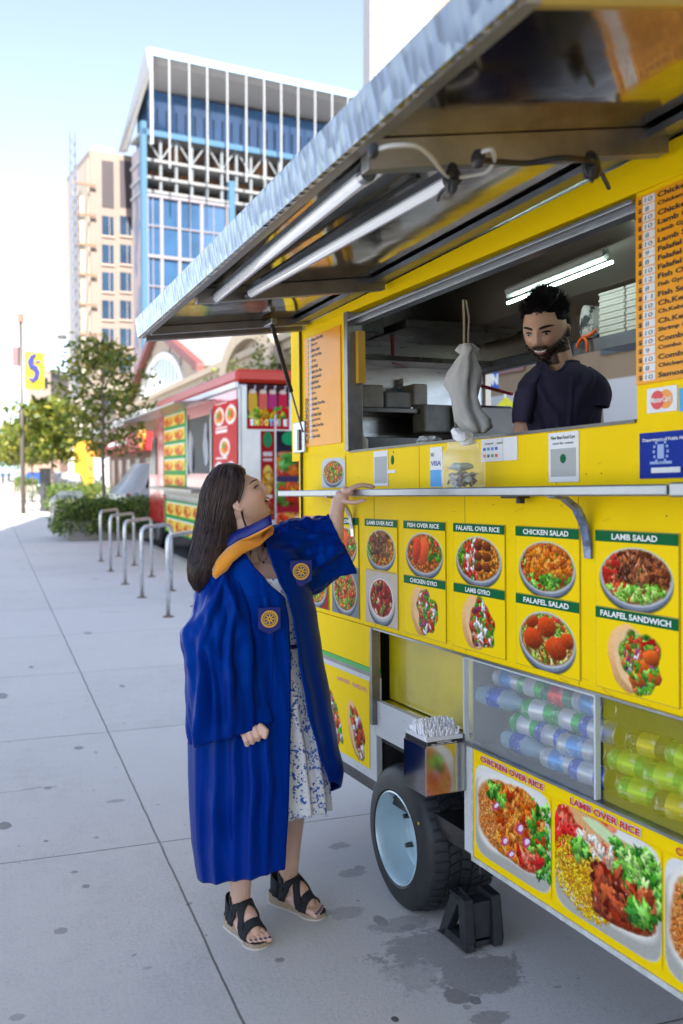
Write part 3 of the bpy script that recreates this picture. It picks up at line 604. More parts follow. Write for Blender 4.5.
def cable(name, pts, r, m, par=aw):
    b = MB(); P = [Vector(p) for p in pts]; out = []
    for i in range(len(P)-1):
        p0 = P[max(i-1, 0)]; p1 = P[i]; p2 = P[i+1]; p3 = P[min(i+2, len(P)-1)]
        for k in range(6):
            t = k/6; out.append(.5*((2*p1)+(-p0+p2)*t+(2*p0-5*p1+4*p2-p3)*t*t+(-p0+3*p1-3*p2+p3)*t**3))
    out.append(P[-1]); b.tube(out, r, seg=6); return b.build(name, m, par, smooth=True)
M_wire = mat('white_wire', (.6, .58, .52), rough=.5)
f_ = lambda px, py, o=-.05: Aw(px, py, o)
cable('white_cable', [f_(373, 152), f_(390, 146), f_(415, 146), f_(430, 156), f_(441, 170), f_(450, 178)], .004, M_wire)
cable('white_cable', [f_(452, 178), f_(470, 176), f_(486, 172), f_(494, 162), f_(492, 150), f_(482, 152)], .004, M_wire)
cable('black_cable', [f_(478, 160), f_(500, 162), f_(530, 163), f_(560, 158), f_(588, 160)], .006, M_black)
cable('black_cable', [f_(588, 160), f_(598, 168), f_(604, 178), f_(609, 188)], .005, M_black)
cable('black_cable', [f_(590, 158), f_(596, 166), f_(592, 182)], .003, M_black)
cable('black_cable', [f_(447, 172), f_(455, 180), f_(441, 192), f_(438, 200)], .004, M_black)
for p_, r_, n_s in ((f_(373, 151), (.014, .01, .014), 0), (f_(478, 159), (.018, .012, .018), 0), (f_(591, 166), (.02, .02, .028), .4), (f_(452, 178), (.016, .012, .03), .5)): b = MB(); b.ell(p_, r_, 10, ns=n_s, fr=3); b.build('tape_wrap', M_black, aw)
# gas strut + bracket
A = Aw(271, 322); Bq = S(303, 432, -.02); mid = A+(Bq-A)*.62
b = MB(); b.tube([A, mid], .0095, seg=10); st = tp(b, 'gas_strut', M_black, smooth='auto'); b = MB(); b.tube([mid, Bq], .0042, seg=8); b.build('strut_rod', M_edge, st)
q0, q1 = S(298, 458), S(307, 421); b = MB(); b.box(q0.x-.02, q1.x+.005, -.016, -.001, q0.z+.02, q1.z); tp(b, 'strut_plate', M_steel, bevel=.004)
b = MB(); q = S(303, 440); b.box(q.x-.012, q.x+.012, -.024, -.0165, q.z-.045, q.z+.045); b.build('plate_recess', M_dark, TR, bevel=.002)
b = MB(); q = A+Vector((0, -.0, -.0)); b.box(q.x-.06, q.x+.04, q.y-.012, q.y+.012, q.z-.012, q.z+.01); b.build('strut_mount', M_steel, aw, bevel=.003)
# seams and scuffs
b = MB(); b.box(-.862, -.858, -.014, -.002, .98, 2.18); q = S(303, 455); tp(b, 'panel_seam', M_dark)

# ---- menu boards
def menu_board(x0, x1, z0, z1, lines, tx, px, rowh, tasp=1.9):
    b = MB(); b.box(x0, x1, -.006, -.0015, z0, z1); mb_ = tp(b, 'menu_board', M_orange)
    t = MB(); pr = MB(); inkb = MB(); n = len(lines); z = z1-rowh*1.0
    for i, (price, words) in enumerate(lines):
        zz = z1-rowh*(i+.95)
        put_text(t, words, (tx, -.0072, zz), U, V, h=rowh*.6, bold=.03, asp=tasp)
        put_text(t, '$', (px, -.0072, zz-.001), U, V, h=rowh*.62, bold=.03, asp=tasp*.8)
        pr.box(px+rowh*.8, px+rowh*(.8+1.25*tasp*.8), -.0075, -.0062, zz-rowh*.14, zz+rowh*.72)
        put_text(inkb, price, (px+rowh*1.15, -.0082, zz), U, V, h=rowh*.5, w=rowh*tasp*.55*(1.1 if len(price) > 1 else .6), bold=-.005, shear=.15)
    t.build('lettering', M_txt, mb_); pr.build('price_patch', M_white, mb_); inkb.build('price', M_txt, mb_)
    return mb_
LM = [('10', 'Chicken Over Rice'), ('8', 'Chicken Gyro'), ('10', 'Chicken Salad'), ('10', 'Lamb Over Rice'), ('8', 'Lamb Gyro'), ('10', 'Lamb Salad'), ('9', 'Falafel Over Rice'), ('8', 'Falafel Sandwich'), ('10', 'Falafel Salad'),
      ('12', 'Fish Over Rice'), ('8', 'Fish Gyro'), ('11', 'Fish Salad'), ('10', 'Ch.Kebab Over Rice'), ('10', 'Ch.Kebab Gyro'), ('8', 'Ch.Kebab Salad'), ('10', 'Shrimp Over Rice'), ('10', 'Combo Over Rice'), ('9', 'Combo Gyro'), ('10', 'Combo Salad'), ('8', 'Chicken Fingers'), ('10', 'Samosa')]
zt = S(640, 198).z; zbm = S(640, 385).z
menu_board(1.262, 1.86, zbm, zt, LM, 1.335, 1.272, (zt-zbm)/21.4)
x0, x1 = S(306, 400).x, S(342, 400).x; z0, z1 = S(324, 445).z, S(324, 332).z
mbo = menu_board(x0, x1, z0, z1, [(str(8+i % 3), w_[1]) for i, w_ in enumerate(LM[:19])], x0+.075, x0+.045, (z1-z0)/20.5, tasp=1.0)
b = MB()
for k in range(6):
    pc = Pic(.03, .03, (222, 130, 20), px=.003, seed=40+k); pc.ell(.5, .5, .48, .48, (60, 40, 30)); pc.scatter(24, [(200, 60, 30), (90, 150, 40), (230, 150, 50), (240, 230, 210)], .1, None)
    me = pc.mesh((x0+.008, -.0075, z0+.012+k*.033), U, V); me.materials.append(printm); link(me, 'dish_photo', mbo)

# ---- posters with dishes
ztop = 1.381; zmid = S(598, 606).z; zbot = S(598, 685).z; th = .026
def poster(px0, px1, zb_, zt_, title, kind, seed, titled=True, bgc=YEL, yref=590, label=None, tcol=M_green):
    x0, x1 = S(px0, yref).x, S(px1, yref).x; wd = x1-x0; hd = zt_-zb_
    pc = Pic(wd, hd, bgc, px=.0021 if wd > .15 else .0026, seed=seed)
    ft = (hd-(th if titled else 0))/hd
    food(pc, kind, .5, ft*.5, .44 if 'gyro' not in kind and kind != 'sandwich' else .42, ft*.47); pc.grain(5)
    me = pc.mesh((x0, -.0045, zb_), U, V); me.materials.append(printm)
    bk = MB(); bk.box(x0-.002, x1+.002, -.004, -.0008, zb_-.002, zt_+.002)
    po = tp(bk, 'dish_poster', mat('poster_back', (.5, .36, .01), rough=.4), label=label)
    link(me, 'dish_photo', po)
    if titled:
        g = MB(); g.box(x0, x1, -.0065, -.0048, zt_-th, zt_); g.build('title_band', tcol, po)
        t = MB(); put_text(t, title, ((x0+x1)/2, -.0075, zt_-th*.78), U, V, w=min(wd*.86, len(title)*.0155), h=th*.56, bold=.03, align='c'); t.build('lettering', M_twh, po)
    return po
poster(597.5, 680, zmid+.003, ztop, 'LAMB SALAD', 'lamb salad', 1, label='lamb salad poster'); poster(597.5, 680, zbot, zmid, 'FALAFEL SANDWICH', 'sandwich', 2, label='falafel sandwich poster')
poster(517.6, 580.6, zmid+.003, ztop, 'CHICKEN SALAD', 'chicken salad', 3, label='chicken salad poster'); poster(517.6, 580.6, zbot, zmid, 'FALAFEL SALAD', 'falafel salad', 4, label='falafel salad poster')
poster(455.3, 506, zmid+.003, ztop, 'FALAFEL OVER RICE', 'falafel over rice', 5, label='falafel over rice poster'); poster(455.3, 506, zbot, zmid, 'LAMB GYRO', 'gyro', 6, label='lamb gyro poster')
poster(405.5, 446.6, zmid+.003, ztop, 'FISH OVER RICE', 'fish over rice', 7, label='fish over rice poster'); poster(405.5, 446.6, zbot, zmid, 'CHICKEN GYRO', 'gyro', 8, label='chicken gyro poster')
poster(366.7, 398.5, zmid+.003, ztop, 'LAMB OVER RICE', 'lamb over rice', 9, label='lamb over rice poster'); poster(366.7, 398.5, zbot, zmid-.004, '', 'gyro bowl', 10, titled=False, bgc=(206, 190, 170), label='poster of red meat in a white bowl')
poster(333, 359.5, zmid+.003, ztop, 'RICE BOWL', 'fish over rice', 11, label='curry rice poster'); poster(333, 359.5, zbot, zmid-.004, '', 'plate', 12, titled=False, bgc=(120, 130, 140), label='poster of meat on a blue plate')
poster(305, 329, zmid+.003, ztop, 'SPECIAL', 'plate', 13, tcol=mat('red_print', (.5, .02, .02), rough=.3)); poster(305, 329, zbot, zmid-.004, '', 'plate', 14, titled=False, bgc=(160, 40, 30))
# big tray photographs on the lower panel
def tray(pxa, pxb, pya, pyb, title, seed, tx0, tx1, tz, kind):
    A_ = S(pxa, pya); B_ = S(pxb, pyb); x0, x1 = A_.x, B_.x; z0, z1 = .395, .395+ (.668-.395)
    wd, hd = x1-x0, z1-z0
    pc = Pic(wd, hd, YEL, px=.0024, seed=seed); m = pc.ell(.5, .5, .5, .5, (226, 224, 216), pw=7, edge=.03)
    pc.ell(.5, .44, .5, .44, (176, 172, 160), pw=6, edge=.05, within=m); m2 = pc.mask(.5, .54, .47, .42, 0, .03, pw=4); pc._put(m2*m, (236, 230, 216))
    m3 = pc.mask(.5, .53, .44, .38, 0, .05, pw=3); m3 *= m
    g = [(70, 160, 40), (44, 120, 28), (130, 200, 70)]; rd = [(222, 40, 22), (200, 24, 20), (240, 110, 80)]
    if kind == 'chicken':
        pc._put(m3, (200, 110, 40)); pc.scatter(330, [(232, 140, 60), (214, 112, 44), (240, 166, 90)], .017, m3, (0, .45, 0, 1), elong=1.8, jit=10)
        pc.scatter(190, [(226, 104, 20), (238, 130, 30), (204, 74, 16), (246, 160, 60)], .05, m3, (.3, .95, .05, 1), elong=1.7)
        pc.scatter(20, g, .038, m, (.74, 1, .15, .9)); pc.scatter(9, g, .045, m3, (.2, .42, .66, .95)); pc.scatter(22, rd, .05, m3, (.6, 1, 0, .35))
        for (a, b_, s_) in ((.62, .52, .09), (.7, .42, .08), (.42, .3, .07), (.3, .62, .06), (.5, .2, .06)): pc.ell(a, b_, .055, s_*.6, (196, 70, 120), .6, .1, m3); pc.ell(a+.01, b_+.01, .035, s_*.32, (240, 220, 232), .6, .1, m3)
    else:
        pc._put(m3, (200, 120, 40))
        pc.scatter(26, [(228, 60, 36), (240, 110, 80)], .1, m, (.05, .55, .55, 1), elong=1.1); pc.ell(.45, .9, .3, .09, (226, 170, 110), -.15, .1, m); pc.ell(.5, .9, .2, .055, (206, 224, 170), -.2, .1, m)
        pc.scatter(26, [(216, 20, 20), (236, 50, 40)], .05, m, (0, .25, .5, .8)); pc.scatter(16, [(250, 240, 220), (240, 190, 150)], .04, m, (.25, .6, .6, .85))
        pc.scatter(420, [(240, 180, 14), (226, 160, 10), (250, 204, 50)], .014, pc.mask(.3, .38, .33, .33, -.3, .05)*m, (0, .65, 0, .8), elong=2.6, jit=8)
        pc.scatter(60, g+[(150, 214, 90), (180, 226, 120)], .05, m, (.6, 1, .42, .9)); pc.scatter(5, g, .045, m, (.2, .33, .58, .72))
        pc.scatter(70, [(150, 52, 22), (176, 66, 30), (120, 38, 16), (198, 92, 44)], .07, m3, (.42, .97, .05, .55), elong=1.8); pc.scatter(8, g, .06, m, (.75, .9, .3, .45))
    pc.grain(6)
    me = pc.mesh((x0, -.0065, z0), U, V); me.materials.append(printm); o = link(me, 'tray_photo', TR, label=title.lower()+' tray photograph' if title else None)
    if title:
        t = MB(); put_text(t, title, (tx0, -.0095, tz), U, V, w=tx1-tx0, h=.0175, bold=.03); s2 = MB(); put_text(s2, title, (tx0-.0015, -.0075, tz-.0015), U, V, w=tx1-tx0+.003, h=.0205, bold=.075)
        s2.build('lettering_outline', M_twh, o); t.build('lettering', M_tred, o)
tray(477, 553, 790, 860, 'CHICKEN OVER RICE', 21, S(483, 767).x, S(546, 798).x, .676, 'chicken')
tray(557, 664, 850, 900, 'LAMB OVER RICE', 22, S(573, 811).x, S(643, 846).x, .676, 'lamb')
tray(667, 790, 900, 960, '', 23, 0, 0, 0, 'chicken')
tt = MB(); put_text(tt, 'COMBO OVER RICE', (S(683, 866).x-.012, -.0095, .676), U, V, w=.26, h=.0175, bold=.03); tt.build('lettering', M_tred, TR)
# small poster on the far lower section
x0, x1 = -.9, S(369, 700).x-.01; z0, z1 = zb+.035, zs-.05
pc = Pic(x1-x0, z1-z0, YEL, px=.003, seed=31)
for i in range(3): food(pc, 'gyro', .18+.32*i, .36, .13, .34)
me = pc.mesh((x0, .0065, z0), U, V); me.materials.append(printm); o = link(me, 'dish_poster', TR, label='yellow gyro poster beside the wheel')
t = MB(); put_text(t, 'LAMB GYRO', (x1-.30, .004, z1-.045), U, V, w=.12, h=.016, bold=.03); put_text(t, 'FALAFEL GYRO', (x1-.15, .004, z1-.045), U, V, w=.13, h=.016, bold=.03); t.build('lettering', mat('pink_ink', (.7, .25, .25)), o)
# ---- stickers between sill and shelf
def sticker(name, px0, px1, py0, py1, m=M_white, y=-.003, label=None, refy=None):
    A_ = S(px0, (py0+py1)/2); B_ = S(px1, (py0+py1)/2); zt_ = S((px0+px1)/2, py0).z; zb_ = S((px0+px1)/2, py1).z
    b = MB(); b.box(A_.x, B_.x, y, -.0006, zb_, zt_); return tp(b, name, m, label=label), A_.x, B_.x, zb_, zt_
def words(par, items, y=-.0042):
    for (s_, x, z, w_, h_, m_) in items:
        t = MB(); put_text(t, s_, (x, y, z), U, V, w=w_, h=h_, bold=.02); t.build('lettering', m_, par)
o, a, c, d, e = sticker('notice_sheet', 549.5, 579.5, 432, 482, label='white notice sheet with a small heading')
words(o, [('New Best Food Cart', a+.012, e-.018, c-a-.024, .009, M_txt), ('scan for menu', a+.02, e-.031, c-a-.04, .006, M_txt)])
b = MB(); b.box(a+.01, c-.01, -.0036, -.003, d+.014, e-.042); b.build('code_panel', mat('grey_panel', (.42, .43, .42), rough=.6), o)
b = MB(); b.lathe([(.0, 0), (.012, 0), (.012, .0006), (0, .0006)], ((a+c)/2, -.0042, (d+e)/2-.004), 20, 'y'); b.build('seal', M_green, o)
o, a, c, d, e = sticker('notice_sheet', 374.5, 388.5, 451, 486); b = MB(); b.box(a+.007, c-.007, -.0036, -.003, d+.01, e-.02); b.build('code_panel', MATS['grey_panel'], o)
b = MB(); q = S(392.5, 460); b.ell(q, (.013, .003, .017), 14); tp(b, 'round_sticker', M_green)
o, a, c, d, e = sticker('round_sticker_base', 388.5, 396, 470, 473, M_white)
o.name = 'small_sticker'
o, a, c, d, e = sticker('payment_sticker', 431, 443, 447, 487, label='white and blue card payment sticker'); 
b = MB(); b.box(a+.001, c-.001, -.0036, -.003, d+.001, d+.055); b.build('blue_field', mat('sky_ink', (.05, .35, .75)), o); words(o, [('VISA', a+.006, (d+e)/2+.004, c-a-.012, .016, M_tblue), ('NO', a+.008, e-.03, .02, .012, M_txt)])
o, a, c, d, e = sticker('payment_sticker', 482, 518, 438, 461, label='white sheet of small payment logos')
cols = [(.7, .05, .03), (.02, .1, .5), (.1, .1, .1), (.03, .3, .55), (.1, .35, .15), (.05, .2, .6)]
for i in range(4):
    for j in range(2):
        b = MB(); xx = a+.012+i*.021; zz = d+.012+j*.02; b.box(xx, xx+.013, -.0037, -.003, zz, zz+.009); k_ = (i*2+j) % 6; b.build('logo', mat('logo%d' % k_, cols[k_]), o)
words(o, [('Accepted', a+.02, e-.018, .045, .008, M_txt), ('Square', a+.085, e-.018, .03, .008, M_txt)])
b = MB(); b.box((a+c)/2+.022, (a+c)/2+.023, -.0036, -.003, d, e); b.build('fold', mat('grey_ink', (.4, .4, .42)), o)
o, a, c, d, e = sticker('licence_plate', 640.5, 700, 431, 478, mat('licence_blue', (.004, .03, .30), spec=.1, rough=.5, var=.1, vs=20), label='blue city licence card')
xm = S(662, 455).x; words(o, [('Department of Public Health', a+.012, e-.022, .15, .009, M_twh)])
b = MB(); b.box(xm-.03, xm+.06, -.0045, -.003, d+.012, d+.024); b.build('number_strip', M_white, o)
b = MB()
for k in range(14):
    an = k/14*6.283; b.box(xm+.022*math.cos(an)-.003, xm+.022*math.cos(an)+.003, -.0042, -.003, (d+e)/2+.008+.026*math.sin(an)-.003, (d+e)/2+.008+.026*math.sin(an)+.003)
b.box(xm-.010, xm+.010, -.0042, -.003, (d+e)/2-.008, (d+e)/2+.024); b.box(xm-.034, xm+.034, -.0042, -.003, (d+e)/2-.02, (d+e)/2-.014); b.build('crest', mat('pale_blue_ink', (.3, .42, .7)), o)
o, a, c, d, e = sticker('payment_sticker', 648, 678, 387, 412, label='white card sticker with red and orange discs'); zz = (d+e)/2; r_ = (e-d)*.38; xm = (a+c)/2
for s_, m_, yy in ((-1, mat('disc_red', (.72, .02, .02), rough=.3), -.0042), (1, mat('disc_orange', (.88, .30, .01), rough=.3), -.0037)):
    b = MB(); b.lathe([(0, 0), (r_, 0), (r_, .0004), (0, .0004)], (xm+s_*r_*.62, yy, zz), 28, 'y'); b.build('disc', m_, o)
words(o, [('MasterCard', xm-r_*1.5, zz-.006, r_*3.0, .013, M_twh)], y=-.0052)
o, a, c, d, e = sticker('payment_sticker', 680, 712, 386, 410, mat('card_blue', (.03, .33, .65), rough=.3))
pc = Pic(S(346, 470).x-S(322, 470).x, .125, (190, 200, 200), px=.0022, seed=55); pc.c[:] = YEL; m = pc.ell(.5, .45, .5, .5, (200, 206, 210), pw=5, edge=.04); food(pc, 'plate', .5, .5, .42, .42)
me = pc.mesh((S(322, 470).x, -.003, 1.5), U, V); me.materials.append(printm); link(me, 'dish_poster', TR, label='noodle box sticker by the shelf end')
# black rivets and scuffs on the panel
b = MB(); rg_ = random.Random(4)
for k in range(26):
    xx = rg_.uniform(-.85, 2.1); zz = rg_.choice([1.0, 1.008, 1.42, 1.44, 1.52, 1.62]); b.ell((xx, -.001, zz), (rg_.uniform(.002, .005), .0012, rg_.uniform(.001, .004)), 6)
tp(b, 'rivets', mat('scuff_dark', (.06, .05, .03), rough=.6))

# wear on the yellow panels: scratches, seams and grime drips
rg_ = random.Random(14); b = MB()
for k in range(34):
    x = rg_.uniform(-.8, 1.9); z = rg_.choice((rg_.uniform(.985, 1.02), rg_.uniform(1.39, 1.46), rg_.uniform(1.5, 1.62))); l_ = rg_.uniform(.006, .05); a = rg_.uniform(-.5, .5); w_ = rg_.uniform(.0004, .0011)
    b.quad((x, -.0012, z), (x+l_*math.cos(a), -.0012, z+l_*math.sin(a)), (x+l_*math.cos(a), -.0012, z+l_*math.sin(a)+w_), (x, -.0012, z+w_))
tp(b, 'scratches', mat('scratch_brown', (.32, .2, .03), rough=.7))
b = MB()
for x in (-.15, .49, 1.04): b.box(x, x+.0016, -.0012, 0.001, .985, 1.463)
for x in (.2, .95): b.box(x, x+.0012, -.0012, .001, 1.494, 1.632)
tp(b, 'panel_joint', mat('seam_brown', (.42, .28, .02), rough=.6))

b = MB()
for k, px in enumerate((372, 384, 398, 410, 424, 436)):
    p = S(px, 345, .8); b.tube([p, p-Vector((0, 0, .10+.02*(k % 3)))], .0035, seg=5); q = p-Vector((0, 0, .125+.02*(k % 3))); b.ell(q, (.022, .008, .028), 10)
tp(b, 'utensil_rail', M_steel)
# ================================================================== THINGS ON AND IN THE TRAILER
def Tt(name, loc, label, cat, group=None): return empty(name, loc, TM, label, cat, group)
# cans and bottles, lying with their ends towards the street
def can_mesh(r, L, kind, m, name, rootloc):
    pass
M_can = {}
def drink(kind, loc, m1, m2, label, group, tilt=0):
    """lies on its side; axis along y (pointing to the glass) slightly turned"""
    r, L = (.030, .118) if kind == 'can' else (.0315, .20)
    Mx = Matrix.Rotation(R(100+tilt), 4, 'Z')
    root = empty(kind if kind != 'can' else 'drink_can', loc, TM, label, 'can' if kind == 'can' else 'bottle', group)
    def L2(v): return Vector(loc)+(Mx @ Vector(v))
    b = MB()
    if kind == 'can':
        prof = [(0, .004), (r*.80, .004), (r*.84, 0), (r*.88, .003), (r, .011), (r, L-.012), (r*.86, L-.002), (r*.82, L), (0, L-.003)]
        b.lathe(prof, seg=20, axis='y'); b.v = [tuple(L2(v)) for v in b.v]; b.build('can_body', m1, root, smooth='auto')
        b = MB(); b.lathe([(0, -.0005), (r*.78, -.0005), (r*.86, -.004), (r*.89, .001)], seg=20, axis='y'); b.v = [tuple(L2(v)) for v in b.v]; b.build('can_end', mat('can_end_metal', (.25, .27, .27), rough=.4, metal=1), root, smooth='auto')
        b = MB(); b.lathe([(r+.0004, .030), (r+.0009, .034), (r+.0009, .078), (r+.0004, .082)], seg=20, axis='y'); b.v = [tuple(L2(v)) for v in b.v]; b.build('can_label', m2, root, smooth='auto')
    else:
        prof = [(0, .004), (.010, .003), (.012, 0), (.013, .018)]
        b.lathe(prof, seg=16, axis='y'); b.v = [tuple(L2(v)) for v in b.v]; b.build('cap', mat('bottle_cap', (.5, .5, .52), rough=.4), root, smooth='auto')
        b = MB(); b.lathe([(.0115, .016), (.0115, .028), (.018, .045), (r, .072), (r*.94, .085), (r, .095), (r, L-.02), (r*.9, L), (0, L-.006)], seg=18, axis='y'); b.v = [tuple(L2(v)) for v in b.v]; b.build('bottle_body', m1, root, smooth='auto')
        b = MB(); b.lathe([(r+.0005, .10), (r+.001, .103), (r+.001, .15), (r+.0005, .153)], seg=18, axis='y'); b.v = [tuple(L2(v)) for v in b.v]; b.build('bottle_label', m2, root, smooth='auto')
    return root
cm = lambda n, c, **k: mat('drink_'+n, c, rough=.25, metal=.45, col2=tuple(min(1, q*.5+.35) for q in c), vs=45, thr=(.56, .60))
Gn, Bl, Sv, Dg, Lb, Wt = cm('green', (.01, .36, .04)), cm('blue', (.01, .07, .42)), cm('silver', (.40, .43, .46)), cm('darkgreen', (.01, .16, .07)), cm('lightblue', (.06, .25, .55)), cm('white', (.55, .57, .58))
Rd, Go = cm('red', (.6, .03, .03)), cm('gold', (.5, .42, .03)); Cl = mat('clear_bottle', (.30, .48, .58), rough=.1, alpha=.5, coat=.6); Lm = cm('lime', (.3, .6, .05)); Bk = cm('black', (.02, .02, .02))
rng = random.Random(3); ORD = ['first','second','third','fourth','fifth','sixth','seventh','eighth','ninth','tenth','eleventh','twelfth','thirteenth','fourteenth','fifteenth']; RW = ['bottom', 'second', 'third', 'top']
z0 = zg+.01
combos = {'water': ('bottle', Cl, Bl, 'clear water bottle with blue label lying in the clear case'), 'green': ('can', Gn, Wt, 'green soda can with white band in the clear case'), 'ginger': ('can', Dg, Rd, 'dark green soda can with red band in the clear case'),
          'silver': ('can', Sv, Lb, 'silver drink can with pale blue band in the clear case'), 'blue': ('can', Bl, Sv, 'blue drink can with silver band in the clear case')}
rows = [['blue', 'silver', 'water', 'water'], ['silver', 'blue', 'green', 'water'], ['blue', 'green', 'green', 'water'], ['silver', 'ginger', 'green', 'silver']]
for j, row in enumerate(rows):
    x = 1.09-.055*(j % 2)
    for i, k in enumerate(row):
        kind, a, c, lb = combos[k]; ln = .125 if kind == 'can' else .208
        if x-ln < .49: break
        drink(kind, (x, .052+.012*j+rng.uniform(0, .012), z0+.028+j*.054), a, c, lb.replace(' lying', '').replace('in the clear case', 'in clear case')+', %s from right, %s row' % (ORD[i], RW[j]), 'drinks lying in the clear display case', rng.uniform(-9, 7)); x -= ln
combos2 = {'g': (Gn, Lm, 'bright green can behind the yellow glass'), 'b': (Bk, Go, 'black and gold can behind the yellow glass'), 'l': (Lm, Gn, 'lime can behind the yellow glass'), 'y': (Go, Bk, 'gold can behind the yellow glass')}
for j, row in enumerate([list('gbyglgbgy'), list('gglbgygb'), list('bglggbgl')]):
    for i, k in enumerate(row):
        a, c, lb = combos2[k]; drink('can', (1.262+i*.126-.05*(j % 2), .066+.012*j+rng.uniform(0, .012), z0+.028+j*.054), a, c, lb+', %s from the left, %s row' % (ORD[i], RW[j]), 'cans lying behind the yellow tinted glass', rng.uniform(-9, 7))
# straw box hung on the side
bx = (S(424, 795, -.12).x, -.12)
root = Tt('straw_box', (.3, -.06, .52), 'steel box of wrapped straws hung above the trailer wheel', 'straw box')
x0, x1 = .345, .487; zb_, zt_ = S(424, 796, -.142).z, S(424, 748, -.142).z
b = MB(); b.box(x0, x1, -.142, -.138, zb_, zt_); b.box(x0, x1, -.006, -.002, zb_, zt_+.03); b.box(x0, x0+.004, -.138, -.006, zb_, zt_+.006); b.box(x1-.004, x1, -.138, -.006, zb_, zt_+.006); b.box(x0, x1, -.138, -.006, zb_, zb_+.004); b.build('case', mat('polished_steel', (.5, .48, .46), rough=.16, metal=1, var=.15, vs=5, bump=.04, bs=7), root, bevel=.001)
b = MB(); b.box(x0+.006, x1-.006, -.134, -.008, zb_+.01, zt_+.028); ib = b.build('carton', mat('carton_white', (.72, .72, .74), rough=.5), root)
b = MB(); b.box(x0+.004, x1-.004, -.1375, -.1345, zt_-.012, zt_+.016); b.box(x1-.0065, x1-.0035, -.132, -.01, zt_-.012, zt_+.016); cb = b.build('carton_band', mat('carton_black', (.02, .02, .022), rough=.5), root)
t = MB(); YV = Vector((0, 1, 0)); put_text(t, 'WRAPPED', (x1-.003, -.10, zt_+.010), YV, V, w=.05, h=.005, bold=.02); put_text(t, 'TRANSLUCENT', (x1-.003, -.12, zt_+.0005), YV, V, w=.09, h=.008, bold=.03); t.build('lettering', M_twh, cb)
b = MB(); rs = random.Random(8)
for k in range(420):
    x = rs.uniform(x0+.012, x1-.012); y = rs.uniform(-.128, -.014); dx = (x-(x0+x1)/2); zz = zt_+.066-.9*abs(dx)**1.6*3+rs.uniform(-.012, .01)
    a = rs.uniform(0, 6.28); tl = rs.uniform(0, .25)
    b.tube([(x, y, zt_+.005), (x+tl*.05*math.cos(a), y+tl*.05*math.sin(a), max(zz, zt_+.02))], .0032, seg=5)
b.build('straws', mat('straw_paper', (.82, .82, .84), rough=.6), root)
# wheel chock
root = Tt('wheel_chock', (.33, .03, 0), 'black rubber wedge chock against the trailer wheel', 'wheel chock')
b = MB(); x0, x1 = .235, .375; y0, y1 = .05, .19
for ya, yb_ in ((y0, y0+.035), (y1-.035, y1)):
    b.prism([(x0-.02, ya, .0), (x1+.02, ya, .0), (x1+.02, ya, .03), (x0+.02, ya, .03)], (0, yb_-ya, 0)); b.prism([(x0-.02, ya, .0), (x0+.02, ya, .0), (x1-.03, ya, .145), (x1-.07, ya, .165)], (0, yb_-ya, 0))
    b.prism([(x1-.02, ya, .03), (x1+.02, ya, .03), (x1+.01, ya, .165), (x1-.07, ya, .165), (x1-.03, ya, .135)], (0, yb_-ya, 0))
b.box(x1-.06, x1+.005, y0+.035, y1-.035, .03, .15); b.box(x0, x1, y0+.035, y1-.035, .0, .02)
b.build('chock_body', M_rub, root, bevel=.004)
# glass tip jar with coins and a crumpled tissue
jb = S(463, 487, -.10); jx, jy, jz = jb.x, -.10, 1.491
root = Tt('tip_jar', (jx, jy, jz), 'square glass tip jar of coins on the shelf', 'jar'); r_ = .055
def sq(rad, z, n=32, pw=4):
    row = []
    for k in range(n):
        a = 2*math.pi*k/n; c_, s_ = math.cos(a), math.sin(a); q = (abs(c_)**pw+abs(s_)**pw)**(-1/pw); row.append((jx+rad*q*c_, jy+rad*q*s_, jz+z))
    return row
M_jar = mat('jar_glass', (.86, .92, .9), rough=.02, alpha=.22, coat=1, spec=1)
b = MB(); b.rings([sq(.001, 0), sq(r_*.95, 0), sq(r_, .008), sq(r_, .085), sq(r_*.97, .098, pw=3), sq(r_*.84, .108, pw=2), sq(r_*.82, .122, pw=2), sq(r_*.86, .125, pw=2), sq(r_*.86, .128, pw=2), sq(r_*.8, .13, pw=2)]); b.build('glass', M_jar, root, smooth='auto')
rs = random.Random(5)
for (nm, m_, n) in (('coins', mat('coin_silver', (.52, .5, .46), rough=.35, metal=.9), 60), ('pennies', mat('coin_copper', (.3, .15, .07), rough=.4, metal=.8), 34)):
    b = MB()
    for k in range(n):
        rad = .0105 if nm == 'coins' else .009; a = rs.uniform(0, 6.28); d = rs.uniform(0, r_-.014); Mx = Matrix.Rotation(rs.uniform(0, 3), 4, 'Z') @ Matrix.Rotation(rs.uniform(-1.3, 1.3), 4, 'X')
        b.lathe([(0, 0), (rad, 0), (rad, .0018), (0, .0018)], (jx+d*math.cos(a), jy+d*math.sin(a), jz+.006+rs.uniform(0, .032)), 12, 'z', Mx)
    b.build(nm, m_, root)
b = MB(); b.ell((jx-.01, jy, jz+.06), (.035, .035, .012), 10, ns=.5, fr=2); b.build('banknotes', mat('banknote', (.38, .42, .36), rough=.7, var=.4, vs=40), root)
b = MB(); c_ = Vector((jx+.0, jy, jz+.145)); b.ell(c_, (.036, .03, .02), 14, M=Matrix.Rotation(.5, 4, 'Y'), ns=.55, fr=1.6); b.build('tissue', M_white, root)
